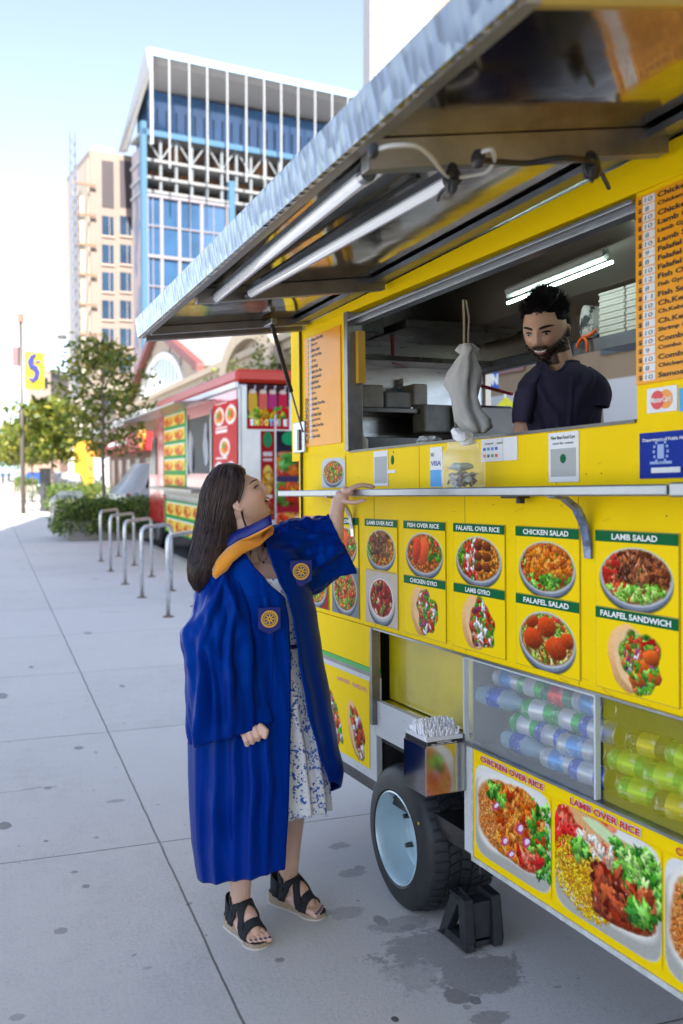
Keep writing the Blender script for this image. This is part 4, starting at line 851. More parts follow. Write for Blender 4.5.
# squeeze bottle behind the sill
q = S(363, 447, .09)
root = Tt('squeeze_bottle', (q.x, .09, 1.635), 'cream squeeze bottle just inside the far end of the window', 'bottle')
b = MB(); b.lathe([(0, 0), (.02, 0), (.021, .005), (.021, .045), (.019, .052), (.004, .053)], (q.x, .09, 1.642), 16); b.build('bottle_body', mat('cream_plastic', (.75, .7, .58), rough=.4), root, smooth='auto')
b = MB(); b.lathe([(.013, .052), (.012, .058), (.004, .062), (.002, .085), (0, .085)], (q.x, .09, 1.642), 14); b.build('nozzle', mat('cream_plastic'.strip(), (.75, .7, .58)), root, smooth='auto')
# crumpled film on the sill + white cloth bag hanging
q = S(428, 436, .08)
b = MB(); b.ell((q.x, .08, 1.655), (.055, .035, .016), 16, ns=.7, fr=2.5); setp(b.build('plastic_wrap', mat('film', (.6, .62, .62), rough=.15, coat=1, alpha=.7), frame=TM, org=(q.x, .08, 1.642)), 'crumpled clear plastic wrap on the window sill', 'plastic wrap')
root_loc = S(466, 345, .22)
root = Tt('hanging_bag', root_loc, 'white knotted cloth bag hanging inside the window', 'bag')
b = MB(); top = S(465, 345, .22); rings = []
spec = [(344, 466, 3.5), (350, 467, 7), (354, 467, 4), (360, 466, 6), (372, 465, 9.5), (384, 463, 10.5), (398, 465, 8), (410, 468, 8.5), (420, 473, 11), (428, 477, 10), (433, 480, 4)]
for (py, pcx, hw) in spec:
    c_ = S(pcx, py, .22); rad = (S(pcx+hw, py, .22)-c_).x; row = []
    for k in range(28):
        a = 2*math.pi*k/28; f_k = 1+.16*math.sin(4*a+py*.03)+.12*math.sin(7*a+1+py*.06)+.08*math.sin(11*a-py*.08); row.append((c_.x+rad*math.cos(a)*f_k, .22+rad*.7*math.sin(a)*f_k, c_.z))
    rings.append(row)
b.rings(rings); b.build('bag_body', mat('grey_cloth', (.46, .45, .43), rough=.8, var=.2, vs=9, bump=.9, bs=12, aniso=(1, 1, .4)), root, smooth=True)
b = MB(); b.tube([S(464, 344, .22), S(464, 318, .22), S(463, 300, .22)], .004, seg=6); b.tube([S(468, 344, .22), S(469, 318, .22), S(466, 300, .22)], .003, seg=6); b.build('cord', mat('tan_cord', (.35, .27, .16), rough=.7), root)
# foam boxes stacked on the storage shelf
M_foam = mat('foam_box', (.72, .70, .63), rough=.55)
for s_i, (pa, pb, n) in enumerate(((598, 624, 15), (625, 650, 15))):
    xa, xb = S(pa, 330, .72).x+.002, S(pb, 330, .72).x-.002
    for k in range(n):
        b = MB(); z = zsh+.011+k*.0112; b.box(xa, xb, .72+.004*(k % 2), .92, z, z+.0105, ch=.002)
        pos = ORD[k]
        setp(b.build('foam_box', M_foam, frame=TM, org=((xa+xb)/2, .82, z)), ('cream foam food box, %s from the bottom of the %s stack behind the vendor' % (pos, 'left' if s_i == 0 else 'right')), 'food box', 'foam food boxes stacked on the inside shelf')
# black and white bag beside the boxes, orange cable
q = S(588, 322, .74)
b = MB(); rings = []
for (py, hw) in ((306, 3), (309, 6), (318, 8.5), (330, 9), (338, 8)):
    c_ = S(588, py, .74); rad = (S(588+hw, py, .74)-c_).x; rings.append([(c_.x+rad*math.cos(a)*(1+.15*math.sin(5*a)), .76+.04*math.sin(a), c_.z) for a in [2*math.pi*k/20 for k in range(20)]])
b.rings(rings, capa=True, capb=True); setp(b.build('paper_bag', mat('black_white_bag', (.55, .53, .5), rough=.7, col2=(.05, .05, .05), vs=14, thr=(.5, .56)), frame=TM, org=q, smooth=True), 'black and white crumpled bag beside the foam boxes', 'bag')
ob = cable('orange_cable', [S(577, 348, .68), S(579, 342, .68), S(584, 337, .68), S(590, 335, .68), S(596, 330, .68)], .006, mat('orange_cable', (.85, .13, .01), rough=.4), TR)
cable('orange_cable', [S(587, 352, .68), S(587, 343, .68), S(584, 337, .68)], .006, MATS['orange_cable'], TR)
# things on the far-end rack
for (px0, px1, py0, py1, xx, nm, lb, c_) in ((362, 384, 385, 408, -.76, 'paper_stack', 'pale stack of papers on the dark rack', (.34, .31, .28)), (386, 412, 392, 408, -.78, 'foil_pans', 'low grey foil pans beside the paper stack', (.26, .25, .24)), (414, 428, 384, 405, -.76, 'paper_bag', 'upright cream paper bag on the dark rack', (.36, .33, .29)), (425, 452, 405, 432, -.66, 'steel_bin', 'grey steel bin standing behind the sill', (.24, .24, .24))):
    a, c = atx(px0, py1, xx), atx(px1, py0, xx); b = MB(); b.box(xx-.12, xx, a.y, c.y, a.z, c.z, ch=.006)
    setp(b.build(nm, mat('rack_'+nm, c_, rough=.5, var=.3, vs=12), frame=TM, org=(xx, (a.y+c.y)/2, a.z), bevel=.004), lb, nm.replace('_', ' '))
# ================================================================== BACKGROUND
def sp(px, py, s):                        # point of the vertical plane s = const, in the street frame
    r = ray(px, py); t = (s-CAM.dot(NS))/r.dot(NS); P = CAM+r*t; return Vector((s, P.dot(DS), P.z))
def tpl(px, py, t0):                      # point of the vertical plane t = const, in the street frame
    r = ray(px, py); t = (t0-CAM.dot(DS))/r.dot(DS); P = CAM+r*t; return Vector((P.dot(NS), t0, P.z))
def SE(name, loc, label, cat, group=None): return empty(name, loc, SF, label, cat, group)
block(-6.6, 4, -22, -10, 46, 'pale office block standing behind the camera')
leafm = vmat('leaf', rough=.45, spec=.4)
_n = leafm.node_tree.nodes; _l = leafm.node_tree.links; _t = _n.new('ShaderNodeBsdfTranslucent'); _x = _n.new('ShaderNodeMixShader'); _x.inputs[0].default_value = .45
_a = [q for q in _n if q.type == 'ATTRIBUTE'][0]; _o = [q for q in _n if q.type == 'OUTPUT_MATERIAL'][0]
_l.new(_a.outputs[0], _t.inputs[0]); _l.new(_n['Principled BSDF'].outputs[0], _x.inputs[1]); _l.new(_t.outputs[0], _x.inputs[2]); _l.new(_x.outputs[0], _o.inputs[0])
def leafcloud(b_pts, size, seed, cols, name, parent, n_per, spread, squash=.8):
    rs = np.random.default_rng(seed); pts = np.array([tuple(p) for p in b_pts]); n = len(pts)*n_per
    c = pts.repeat(n_per, 0)+rs.normal(0, 1, (n, 3))*np.array([spread, spread, spread*squash])
    a = rs.normal(0, 1, (n, 3)); a /= np.linalg.norm(a, axis=1)[:, None]; b_ = np.cross(a, rs.normal(0, 1, (n, 3))); b_ /= np.linalg.norm(b_, axis=1)[:, None]
    sz = size*rs.uniform(.6, 1.3, (n, 1)); v = np.stack([c-a*sz, c+b_*sz*.5, c+a*sz, c-b_*sz*.5], 1).reshape(-1, 3)
    me = bpy.data.meshes.new(name); me.from_pydata(v.tolist(), [], [(4*i, 4*i+1, 4*i+2, 4*i+3) for i in range(n)])
    cc = np.array(cols)[rs.integers(len(cols), size=n)]*rs.uniform(.75, 1.25, (n, 1)); setcol(me, cc.repeat(4, 0)); me.materials.append(leafm); return link(me, name, parent)
GRN = [(.17, .20, .025), (.12, .16, .022), (.07, .11, .018), (.26, .25, .04)]
M_bark = mat('bark', (.16, .12, .09), rough=.9, var=.3, vs=20, bump=.3)
def tree(loc, h, cw, seed, label, nleaf=13, trunk_h=1.85, size=.085):
    root = empty('street_tree', loc, ID, label, 'tree', 'young trees along the kerb'); rs = random.Random(seed); L = Vector(loc); b = MB()
    b.tube([L, L+Vector((.03, 0, trunk_h*.5)), L+Vector((0, .02, trunk_h)), L+Vector((.04, 0, h*.62)), L+Vector((0, 0, h*.95))], [.06, .05, .045, .03, .008], seg=8); tips = []
    for k in range(26):
        z0 = trunk_h+ (h-trunk_h)*.85*(k/26)**1.0; a = k*2.4+rs.uniform(-.3, .3); f = math.sin(math.pi*min(1, (z0-trunk_h)/(h-trunk_h)*.80+.22)); l = cw*.5*f*rs.uniform(.6, 1.15)
        p0 = L+Vector((0, 0, z0)); p1 = p0+Vector((math.cos(a)*l*.5, math.sin(a)*l*.5, l*.30)); p2 = p0+Vector((math.cos(a)*l, math.sin(a)*l, l*.45)); b.tube([p0, p1, p2], [.018, .011, .004], seg=5)
        for j in range(5): t = .3+.7*j/4; tips.append(p0.lerp(p1, t*2) if t < .5 else p1.lerp(p2, t*2-1))
        for j in range(2):
            q = p1+Vector((rs.uniform(-.3, .3), rs.uniform(-.3, .3), rs.uniform(0, .3))); b.tube([p1, q], [.007, .003], seg=4); tips.append(q)
    tips += [L+Vector((rs.uniform(-.1, .1), rs.uniform(-.1, .1), h*rs.uniform(.85, 1))) for _ in range(8)]
    b.build('trunk', M_bark, root, smooth=True); leafcloud(tips, size, seed, GRN, 'crown', root, nleaf, .14*cw/3, .8); return root
g_ = at(103, 520, 24); tree((g_.x, 24, 0), zat(334, 24), 3.0, 1, 'young street tree rising from the leafy planter beside the bike racks')
for i, (px, Y, py, cw, lb) in enumerate(((52, 36, 400, 3.6, 'bushy street tree behind the dark kiosk pillar'), (32, 48, 425, 3.8, 'street tree just right of the lamp post base'), (14, 62, 436, 4.2, 'small far street tree left of the lamp post'), (22, 85, 440, 6, 'distant street tree at the end of the pavement'), (2, 75, 446, 5, 'leftmost far street tree at the picture edge'))):
    g_ = at(px, 480, Y); tree((g_.x, Y, 0), zat(py, Y), cw, 10+i, lb, nleaf=12, size=.15)
# planters
M_plc = mat('planter_concrete', (.30, .28, .26), rough=.85, var=.2, vs=6)
def planter(s0, s1, t0, t1, hb, ht, seed, label, spill=.18, n=420):
    root = SE('planter', ((s0+s1)/2, (t0+t1)/2, 0), label, 'planter', 'planters along the kerb'); b = MB(); b.box(s0, s1, t0, t1, 0, hb, ch=.02); b.build('planter_box', M_plc, root)
    rs = random.Random(seed); pts = [(rs.uniform(s0-spill*.6, s1+spill*.6), rs.uniform(t0-spill*.6, t1+spill*.6), hb+(ht-hb)*rs.random()**.7*(1-.35*rs.random())) for _ in range(n)]
    for k in range(n//4):
        e_ = rs.choice((0, 1)); s_ = rs.uniform(s0-spill, s1+spill) if e_ else rs.choice((s0-spill*.7, s1+spill*.7)); t_ = (t0-spill*.7) if e_ else rs.uniform(t0-spill, t1+spill); pts.append((s_, t_, hb*rs.uniform(.45, 1.2)))
    leafcloud(pts, .05, seed, [(.14, .22, .035), (.09, .16, .025), (.045, .09, .018), (.26, .31, .09)], 'shrubs', root, 13, .08)
a = sp(62, 545, 0) if False else gr(66, 541); s_a = a.dot(NS); t_a = a.dot(DS)
c_ = gr(120, 541)
planter(s_a+.05, s_a+2.05, t_a, t_a+1.3, .42, .95, 3, 'leafy green planter box just behind the near bike racks', .25, 520)
a = gr(48, 512); planter(a.dot(NS)+.1, a.dot(NS)+2.0, a.dot(DS)-2, a.dot(DS)+.5, .5, 1.15, 4, 'second leafy planter behind the near one', .2, 300)
for k, (px, py) in enumerate(((19, 498), (17, 492))):
    a = gr(px, py); planter(a.dot(NS), a.dot(NS)+1.0, a.dot(DS), a.dot(DS)+2.2, .75, 1.15, 5+k, ['pale planter box beside the bicycle', 'farther pale planter box at the far end of the pavement'][k], .1, 160)
# bike racks
M_galv = mat('galvanised_tube', (.62, .63, .64), rough=.38, metal=.7, var=.2, vs=15, rvar=.2)
def rack(A, B, label, grp):
    root = empty('bike_rack', ((A.x+B.x)/2, (A.y+B.y)/2, 0), ID, label, 'bike rack', grp); h = .87; r = .024; cr = .10; d = (B-A).normalized(); P = [A+Vector((0, 0, .0)), A+Vector((0, 0, h-cr))]
    for k in range(1, 6): an = k/6*math.pi/2; P.append(A+d*(cr*(1-math.cos(an)))+Vector((0, 0, h-cr+cr*math.sin(an))))
    P.append(A+d*cr+Vector((0, 0, h))); P.append(B-d*cr+Vector((0, 0, h)))
    for k in range(1, 6): an = k/6*math.pi/2; P.append(B-d*(cr*(1-math.sin(an)))+Vector((0, 0, h-cr+cr*math.cos(an))))
    P += [B+Vector((0, 0, h-cr)), B]; b = MB(); b.tube(P, r, seg=12); b.build('hoop', M_galv, root, smooth=True)
    for Q in (A, B): b = MB(); b.lathe([(0, .012), (.05, .012), (.062, .004), (.062, 0)], (Q.x, Q.y, .0), 16); b.build('base_plate', mat('rusty_plate', (.22, .15, .1), rough=.7, metal=.3, var=.4, vs=30), root)
Ls = [(168.2, 617), (142, 597.6), (125.2, 584.4), (110.7, 571.5), (100.9, 561.3)]; Rs = [(195.4, 606.5), (171.5, 591), (151.7, 577), (134.2, 565.5), (118.5, 556.5)]
nm = ['bike rack hoop nearest the woman', 'second bike rack hoop from the woman', 'middle one of the five near bike rack hoops', 'fourth bike rack hoop from the woman', 'farthest of the five near bike rack hoops, beside the planter']
for l_, r_, n_l in zip(Ls, Rs, nm): rack(gr(*l_), gr(*r_), n_l, 'near bike racks')
for k in range(4):
    a = gr(50+3.2*k, 532-4.4*k*1.0+2); a = gr(51+1.6*k*1.6, 531-4.5*k); rack(a, a+NS*.8+DS*.1, ['nearest', 'second', 'third', 'farthest'][k]+' hoop of the far bike rack group beyond the planter', 'far bike racks')
# lamp post with banner
Y = 35; x = xat(23, Y); M_pole = mat('bronze_pole', (.10, .085, .075), rough=.5, metal=.4)
root = empty('lamp_post', (x, Y, 0), ID, 'dark lamp post with a round sensor on top and a yellow banner', 'lamp post')
b = MB(); b.tube([(x, Y, 0), (x, Y, 3), (x, Y, zat(322, Y))], [.09, .075, .06], seg=12); b.build('pole', M_pole, root, smooth=True)
b = MB(); b.lathe([(0, 0), (.12, 0), (.12, .28), (.09, .32), (0, .33)], (x, Y, zat(322, Y)), 14); b.build('sensor_cap', mat('rust_cap', (.28, .13, .09), rough=.5), root)
b = MB(); b.box(x-.30, x-.08, Y-.06, Y+.06, zat(366, Y), zat(347, Y)); b.build('equipment_box', mat('box_maroon', (.16, .10, .11), rough=.5), root, bevel=.01)
b = MB(); zz = zat(337.5, Y); b.tube([(x, Y, zz), (xat(62, Y), Y, zz)], .03, seg=8); b.build('arm', mat('teal_arm', (.12, .30, .36), rough=.4), root)
b = MB(); b.box(xat(60, Y), xat(68, Y), Y-.12, Y+.12, zat(339, Y), zat(335, Y), ch=.02); b.ell((xat(67, Y), Y, zat(347, Y)), (.1, .1, .06), 10); b.build('lamp_head', M_pole, root)
x0, x1, z0, z1 = xat(26, Y), xat(46, Y), zat(389, Y), zat(351, Y)
b = MB(); rows = []
for i in range(9):
    u = i/8; rows.append([(x0+(x1-x0)*u, Y+.05*math.sin(u*4), z0+.12*u*0), (x0+(x1-x0)*u, Y+.05*math.sin(u*4), z1-.06*u)])
b.rings(rows, closed=False); bn = b.build('banner', mat('banner_yellow', (.55, .33, .01), rough=.6), root, solid=.01)
def blob2(pts, y):   # swirl emblem
    return [(x0+(x1-x0)*u, y, z0+(z1-z0)*v) for u, v in pts]
b = MB(); sw = [(.62, .92), (.42, .86), (.28, .72), (.36, .60), (.55, .56), (.66, .44), (.60, .30), (.42, .22), (.22, .30)]
P = [Vector((x0+(x1-x0)*u, Y-.045, z0+(z1-z0)*v)) for u, v in sw]; b.tube(P, [.03, .07, .09, .10, .11, .11, .10, .07, .03], seg=8); b.v = [(v[0], Y-.03+(v[1]-(Y-.045))*.12, v[2]) for v in b.v]
b.box(x0+.30, x0+.36, Y-.04, Y-.02, z1-.45, z1-.2); b.box(x0+.42, x0+.62, Y-.04, Y-.02, z1-.42, z1-.36); b.build('blue_swirl_emblem', mat('banner_blue', (.01, .02, .16), rough=.6), bn)
b = MB(); b.tube([(x, Y, z1+.02), (x1, Y, z1+.02)], .015, seg=6); b.tube([(x, Y, z0-.02), (x1, Y, z0-.02)], .015, seg=6); b.build('banner_bracket', M_pole, root)
# dark pillar + bicycle
a = gr(43, 512); root = empty('kiosk_pillar', (a.x, a.y, 0), ID, 'tall dark square pillar standing beside the second planter', 'pillar'); zt_ = zat(468, a.y)
b = MB(); b.box(a.x-.12, a.x+.22, a.y, a.y+.34, 0, zt_-.06, ch=.01); b.build('pillar_body', mat('pillar_dark', (.04, .04, .045), rough=.4), root); b = MB(); b.box(a.x-.15, a.x+.25, a.y-.03, a.y+.37, zt_-.06, zt_); b.build('cap', M_pole, root)
a = gr(31, 505); root = empty('bicycle', (a.x, a.y, 0), ID, 'dark bicycle leaning by the pale planter box', 'bicycle')
d = (DS*.9+NS*.3).normalized()
for k, nm_ in ((-.5, 'wheel'), (.5, 'wheel')):
    c_ = Vector((a.x, a.y, .34))+d*k; b = MB(); b.tube([c_+d*.32*math.cos(q)+Vector((0, 0, .32*math.sin(q))) for q in [2*math.pi*i/24 for i in range(24)]], .02, seg=6, closed=True); b.build(nm_, M_black, root)
b = MB(); c_ = Vector((a.x, a.y, 0)); p = lambda k, z: c_+d*k+Vector((0, 0, z)); b.tube([p(-.5, .34), p(-.15, .85), p(.35, .8), p(0, .3), p(-.5, .34)], .018, seg=6); b.tube([p(.5, .34), p(.35, .8), p(.33, 1.0)], .018, seg=6); b.tube([p(-.15, .85), p(-.0, .3)], .018, seg=6); b.build('frame', mat('bike_green', (.05, .12, .06), rough=.4), root)
b = MB(); b.ell(p(-.15, .92), (.06, .12, .03), 8); b.build('saddle', M_black, root); b = MB(); b.tube([p(.33, 1.0)-NS*.25, p(.33, 1.0)+NS*.25], .015, seg=6); b.build('handlebar', M_black, root)

# ------------------------------------------------------------------ cars
M_tyre2 = mat('car_tyre', (.02, .02, .02), rough=.7); M_win = mat('car_glass', (.015, .02, .025), rough=.2, spec=.35); M_rim2 = mat('alloy', (.5, .5, .52), rough=.3, metal=.9)
def car(loc, hd, paint, label, L=4.6, W=1.86, H=1.68, grp='parked cars'):
    root = empty('parked_car', loc, ID, label, 'car', grp); Mx = Matrix.Rotation(hd, 3, 'Z'); o = Vector(loc)
    def X(v): return o+Mx @ Vector(v)
    st = [(-.5, .42, .80, .95, .84, .80), (-.48, .30, .95, 1.02, .95, .84), (-.43, .28, 1.0, 1.25, .98, .74), (-.36, .26, 1.0, 1.62, 1.0, .70), (-.20, .25, 1.0, 1.68, 1.0, .72), (.0, .25, .99, 1.66, 1.0, .72), (.10, .25, .98, 1.52, 1.0, .70), (.20, .25, .97, 1.18, 1.0, .74), (.26, .25, .96, 1.02, 1.0, .80), (.40, .26, .90, .94, .98, .80), (.48, .30, .76, .80, .90, .70), (.5, .42, .62, .66, .80, .62)]
    b = MB(); rg = []
    for (x, zb_, zl, zr, wb, wr) in st:
        hw = W/2; k = H/1.68; r_ = []
        for sg in (1, -1):
            pts = [(sg*hw*wb*.9, zb_), (sg*hw*wb, zb_+.15), (sg*hw*wb, (zb_+zl)/2), (sg*hw*wb*.97, zl), (sg*hw*wr*1.02, max(zl+.01, zr-.10)), (sg*hw*wr*.85, zr)]
            r_ += pts if sg > 0 else pts[::-1]
        rg.append([X((x*L, y, z*k)) for y, z in r_])
    b.rings(rg, capa=True, capb=True); b.build('body', paint, root, smooth='auto')
    def pane(nm_, P): 
        b = MB(); Pv = [X(p) for p in P]; n = (Pv[1]-Pv[0]).cross(Pv[2]-Pv[0]).normalized(); b.prism(Pv, n*.012); b.build(nm_, M_win, root)
    hw = W/2; k = H/1.68
    for sg in (1, -1):
        pane('side_window', [(-.40*L, sg*hw*.915, 1.10*k), (-.18*L, sg*hw*.955, 1.06*k), (-.18*L, sg*hw*.80, 1.52*k), (-.35*L, sg*hw*.80, 1.50*k)])
        pane('side_window', [(-.165*L, sg*hw*.955, 1.06*k), (.02*L, sg*hw*.955, 1.04*k), (.02*L, sg*hw*.80, 1.52*k), (-.165*L, sg*hw*.80, 1.53*k)])
        pane('side_window', [(.035*L, sg*hw*.955, 1.04*k), (.20*L, sg*hw*.93, 1.03*k), (.09*L, sg*hw*.80, 1.45*k), (.035*L, sg*hw*.80, 1.51*k)])
    pane('rear_window', [(-.452*L, -.62, 1.12*k), (-.452*L, .62, 1.12*k), (-.375*L, .56, 1.54*k), (-.375*L, -.56, 1.54*k)])
    pane('windscreen', [(.225*L, -.66, 1.12*k), (.225*L, .66, 1.12*k), (.105*L, .58, 1.50*k), (.105*L, -.58, 1.50*k)])
    for sg in (1, -1):
        b = MB(); b.ell(X((-.475*L, sg*hw*.74, .93*k)), (.11, .17, .06), 12); b.build('tail_light', mat('tail_red', (.55, .01, .01), rough=.2, coat=1), root)
        b = MB(); b.ell(X((.475*L, sg*hw*.70, .70*k)), (.10, .18, .07), 12); b.build('headlight', mat('head_clear', (.7, .72, .75), rough=.1, coat=1), root)
    b = MB(); b.box(-.512*L, -.49*L, -.26, .26, .66, .78); b.xf(Matrix.Translation(o) @ Mx.to_4x4()); b.build('number_plate', M_white, root)
    for fx in (-.31, .31):
        for sg in (1, -1):
            c_ = X((fx*L, sg*(hw-.09), .34)); b = MB(); Q = Matrix.Rotation(hd, 4, 'Z'); b.lathe([(.0, -.11), (.28, -.11), (.34, -.08), (.34, .08), (.28, .11), (0, .11)], c_, 24, 'y', Q); wl = b.build('wheel', M_tyre2, root, smooth='auto')
            b = MB(); b.lathe([(.0, -.118), (.20, -.118), (.22, -.112), (.22, .112), (.20, .118), (0, .118)], c_, 18, 'y', Q); b.build('rim', M_rim2, wl)
    return root
P_w = mat('car_white', (.34, .35, .36), rough=.3, coat=.2); P_r = mat('car_red', (.45, .02, .03), rough=.2, coat=1); P_b = mat('car_blue', (.02, .06, .22), rough=.2, coat=1); P_g = mat('car_grey', (.2, .2, .21), rough=.25, coat=1); P_s = mat('car_silver', (.5, .5, .52), rough=.25, metal=.5, coat=1)
hd0 = math.atan2(NS.y, NS.x)
a = at(116, 490, 24.5); car((a.x+1.95, 25.75, -.12), .56, P_w, 'white parked car ahead of the red food truck', H=1.95)
for (px, Y, hd, pt, lb) in ((64, 52, math.pi/2+.37, P_s, 'silver car far down the street behind the tree'), (57, 62, math.pi/2+.37, P_r, 'red car far down the street beyond the planters'), (36, 70, math.pi/2+.37, P_b, 'dark blue car at the far end of the kerb'), (78, 75, math.pi/2+.37, P_g, 'grey car beyond the silver one')):
    a = at(px, 480, Y); car((a.x, Y, -.12), hd, pt, lb)

# ------------------------------------------------------------------ red food truck
sS = 3.45; tN, tF = 13.6, 20.3
RT = SE('food_truck', (4.5, 17, -.12), 'red and steel food truck with smoothie poster parked at the kerb', 'food truck')
M_rsteel = mat('truck_steel', (.38, .38, .39), rough=.28, metal=.85, var=.15, vs=2, bump=.05, bs=3); M_red = mat('truck_red', (.60, .015, .03), rough=.25, coat=.6); M_roofr = mat('roof_red', (.50, .03, .01), rough=.35)
b = MB(); b.box(sS, 5.6, tN, tF, .42, 2.84); b.build('body', M_rsteel, RT, bevel=.03)
b = MB(); b.box(sS-.04, 5.64, tN-.04, tF+.1, 2.86, 3.06, ch=.05); b.build('roof', M_roofr, RT)
b = MB(); b.box(sS-.06, sS-.005, tN-.05, tF, 2.78, 2.86); b.build('roof_trim', M_white, RT)
b = MB(); b.prism([(sS-.02, tF, .45), (sS-.02, tF+1.4, .45), (sS-.02, tF+1.4, 1.5), (sS-.02, tF+.9, 2.45), (sS-.02, tF, 2.75)], (2.0, 0, 0)); b.build('cab', M_red, RT, bevel=.05)
b = MB(); b.prism([(sS-.04, tF+.35, 1.5), (sS-.04, tF+1.15, 1.5), (sS-.04, tF+.8, 2.25), (sS-.04, tF+.35, 2.3)], (.02, 0, 0)); b.build('cab_window', M_win, RT)
b = MB(); b.box(sS-.03, sS-.004, tF-.55, tF-.02, .5, 2.72); b.build('door', M_red, RT, bevel=.01)
b = MB(); b.box(sS-.008, sS-.001, tN+.05, tF-.5, 1.28, 1.52); b.box(sS-.008, sS-.001, tN+.05, tF-.5, 2.5, 2.76); b.build('red_band', M_red, RT)
for tt_ in (tN+1.2, tF+.6):
    b = MB(); b.lathe([(.0, -.13), (.30, -.13), (.37, -.09), (.37, .09), (.30, .13), (0, .13)], (sS+.16, tt_, .25), 24, 'x'); wl = b.build('wheel', M_tyre2, RT, smooth='auto'); b = MB(); b.lathe([(.0, -.14), (.18, -.14), (.2, -.132), (.2, .1)], (sS+.16, tt_, .25), 18, 'x'); b.build('rim', M_rim2, wl)
def rt_pic(t0, t1, z0, z1, bgc, seed, fn, off=.012, name='menu_poster', label=None):
    pc = Pic(abs(t1-t0), z1-z0, bgc, px=.022, seed=seed); fn(pc); me = pc.mesh((sS-off, t0, z0), (0, -1, 0), (0, 0, 1)); me.materials.append(printm); return link(me, name, RT, label=label)
def fn_green(rows, cols_):
    def f(pc):
        for j in range(rows):
            y0 = (j+.12)/rows; y1 = (j+.80)/rows; pc.rect(.06, .94, y0, y1, (246, 214, 90))
            for i in range(cols_):
                cx_ = .06+.88*(i+.5)/cols_; pc.ell(cx_, (y0+y1)/2-.01, .40/cols_*.88, .30/rows, (214, 110, 30), 0, .1); pc.ell(cx_+.02, (y0+y1)/2+.05/rows, .22/cols_, .16/rows, (246, 190, 60), 0, .1); pc.ell(cx_-.03, (y0+y1)/2, .12/cols_, .1/rows, (210, 60, 30))
            pc.rect(.06, .94, y1, y1+.07/rows, (240, 240, 230))
    return f
def fn_red(pc):
    for (cx_, cy_) in ((.28, .82), (.75, .82), (.5, .42), (.26, .12), (.75, .12)):
        pc.ell(cx_, cy_, .21, .12, (240, 236, 226)); pc.ell(cx_, cy_, .16, .085, (236, 150, 50), 0, .15); pc.ell(cx_+.03, cy_, .08, .05, (220, 60, 30)); pc.ell(cx_-.05, cy_+.02, .06, .04, (90, 160, 50))
    for y_ in (.62, .66, .27, .98): pc.rect(.12, .6, y_, y_+.02, (250, 240, 230))
T_ = lambda px: sp(px, 470, sS).y
Zs = lambda px, py: sp(px, py, sS).z
rt_pic(T_(163), T_(187), Zs(175, 487), Zs(175, 412), (30, 150, 60), 61, fn_green(5, 2), label='upper green menu poster')
rt_pic(T_(165), T_(205), Zs(185, 537), Zs(185, 502), (30, 150, 60), 62, fn_green(2, 4), label='lower green menu poster')
rt_pic(T_(206), T_(239), Zs(220, 556), Zs(220, 500), (30, 150, 60), 65, fn_green(2, 3), label='nearest lower menu poster')
rt_pic(T_(214), T_(238), Zs(226, 480), Zs(226, 402), (196, 24, 30), 63, fn_red, label='red dish poster')
b = MB(); b.box(sS-.006, sS+.02, T_(213), T_(189), Zs(200, 475), Zs(200, 414)); wn = b.build('window', mat('dark_interior', (.03, .03, .03), rough=.6), RT)
b = MB(); b.box(sS-.03, sS-.008, T_(189), T_(188), Zs(200, 475), Zs(200, 412)); b.box(sS-.03, sS-.008, T_(213), T_(212), Zs(200, 475), Zs(200, 412)); b.build('frame', M_rsteel, wn)
b = MB(); rs = random.Random(2)
for (px, w_, z_) in ((192, .5, 1.9), (207, .45, 2.0)): t_ = T_(px); b.ell((sS-.02, t_, z_), (.03, w_*.4, .35), 12, ns=.5)
b.build('hanging_cloth', mat('grey_rag', (.4, .4, .42), rough=.8), wn)
b = MB(); b.box(sS-.35, sS, T_(212), T_(166), Zs(190, 491), Zs(190, 488)); b.box(sS-.05, sS-.02, T_(236), T_(166), Zs(190, 497), Zs(190, 489)); b.build('counter', mat('counter_grey', (.25, .24, .22), rough=.4, metal=.6), RT)
b = MB(); b.quad((sS, T_(214), 2.72), (sS, T_(150), 2.72), (sS-.75, T_(152), 2.62), (sS-.75, T_(222), 2.62)); b.build('awning', mat('awning_pale', (.32, .33, .35), rough=.3, metal=.5), RT, solid=.02)
# near end face
ep = lambda px, py: tpl(px, py, tN)
def rt_end(px0, px1, py0, py1, bgc, seed, fn, label):
    a, c = ep(px0, py1), ep(px1, py0); pc = Pic(c.x-a.x, c.z-a.z, bgc, px=.012, seed=seed); fn(pc); pc.c *= .80; me = pc.mesh((a.x, tN-.012, a.z), (1, 0, 0), (0, 0, 1)); me.materials.append(printm); return link(me, 'poster', RT, label=label), a, c  # print colours dimmed to offset the sun falling on this end face
def fn_sm(pc):
    pc.rect(0, 1, 0, .27, (206, 20, 36)); pc.rect(0, 1, .27, 1, (70, 30, 40))
    for i, (cx_, c) in enumerate(((.14, (240, 190, 60)), (.38, (244, 110, 100)), (.60, (200, 60, 130)), (.84, (222, 40, 80)))):
        pc.ell(cx_, .6, .1, .25, c, 0, .0, pw=5); pc.ell(cx_, .84, .08, .05, (250, 220, 200)); 
        for k in range(8): pc.ell(cx_+.03+.005*k, .84+.02*k, .012, .02, (240, 240, 245))
    pc.scatter(20, [(250, 180, 30), (240, 210, 60), (90, 170, 60), (230, 40, 40)], .08, None, (0, 1, .27, .45), elong=1)
po, a, c = rt_end(247, 289, 386, 429, (60, 30, 30), 71, fn_sm, 'smoothie poster')
wcol = [(.85, .85, .8), (.7, .8, .1), (.85, .3, .05), (.9, .75, .1), (.1, .5, .8), (.9, .5, .7), (.1, .6, .3), (.85, .85, .8)]
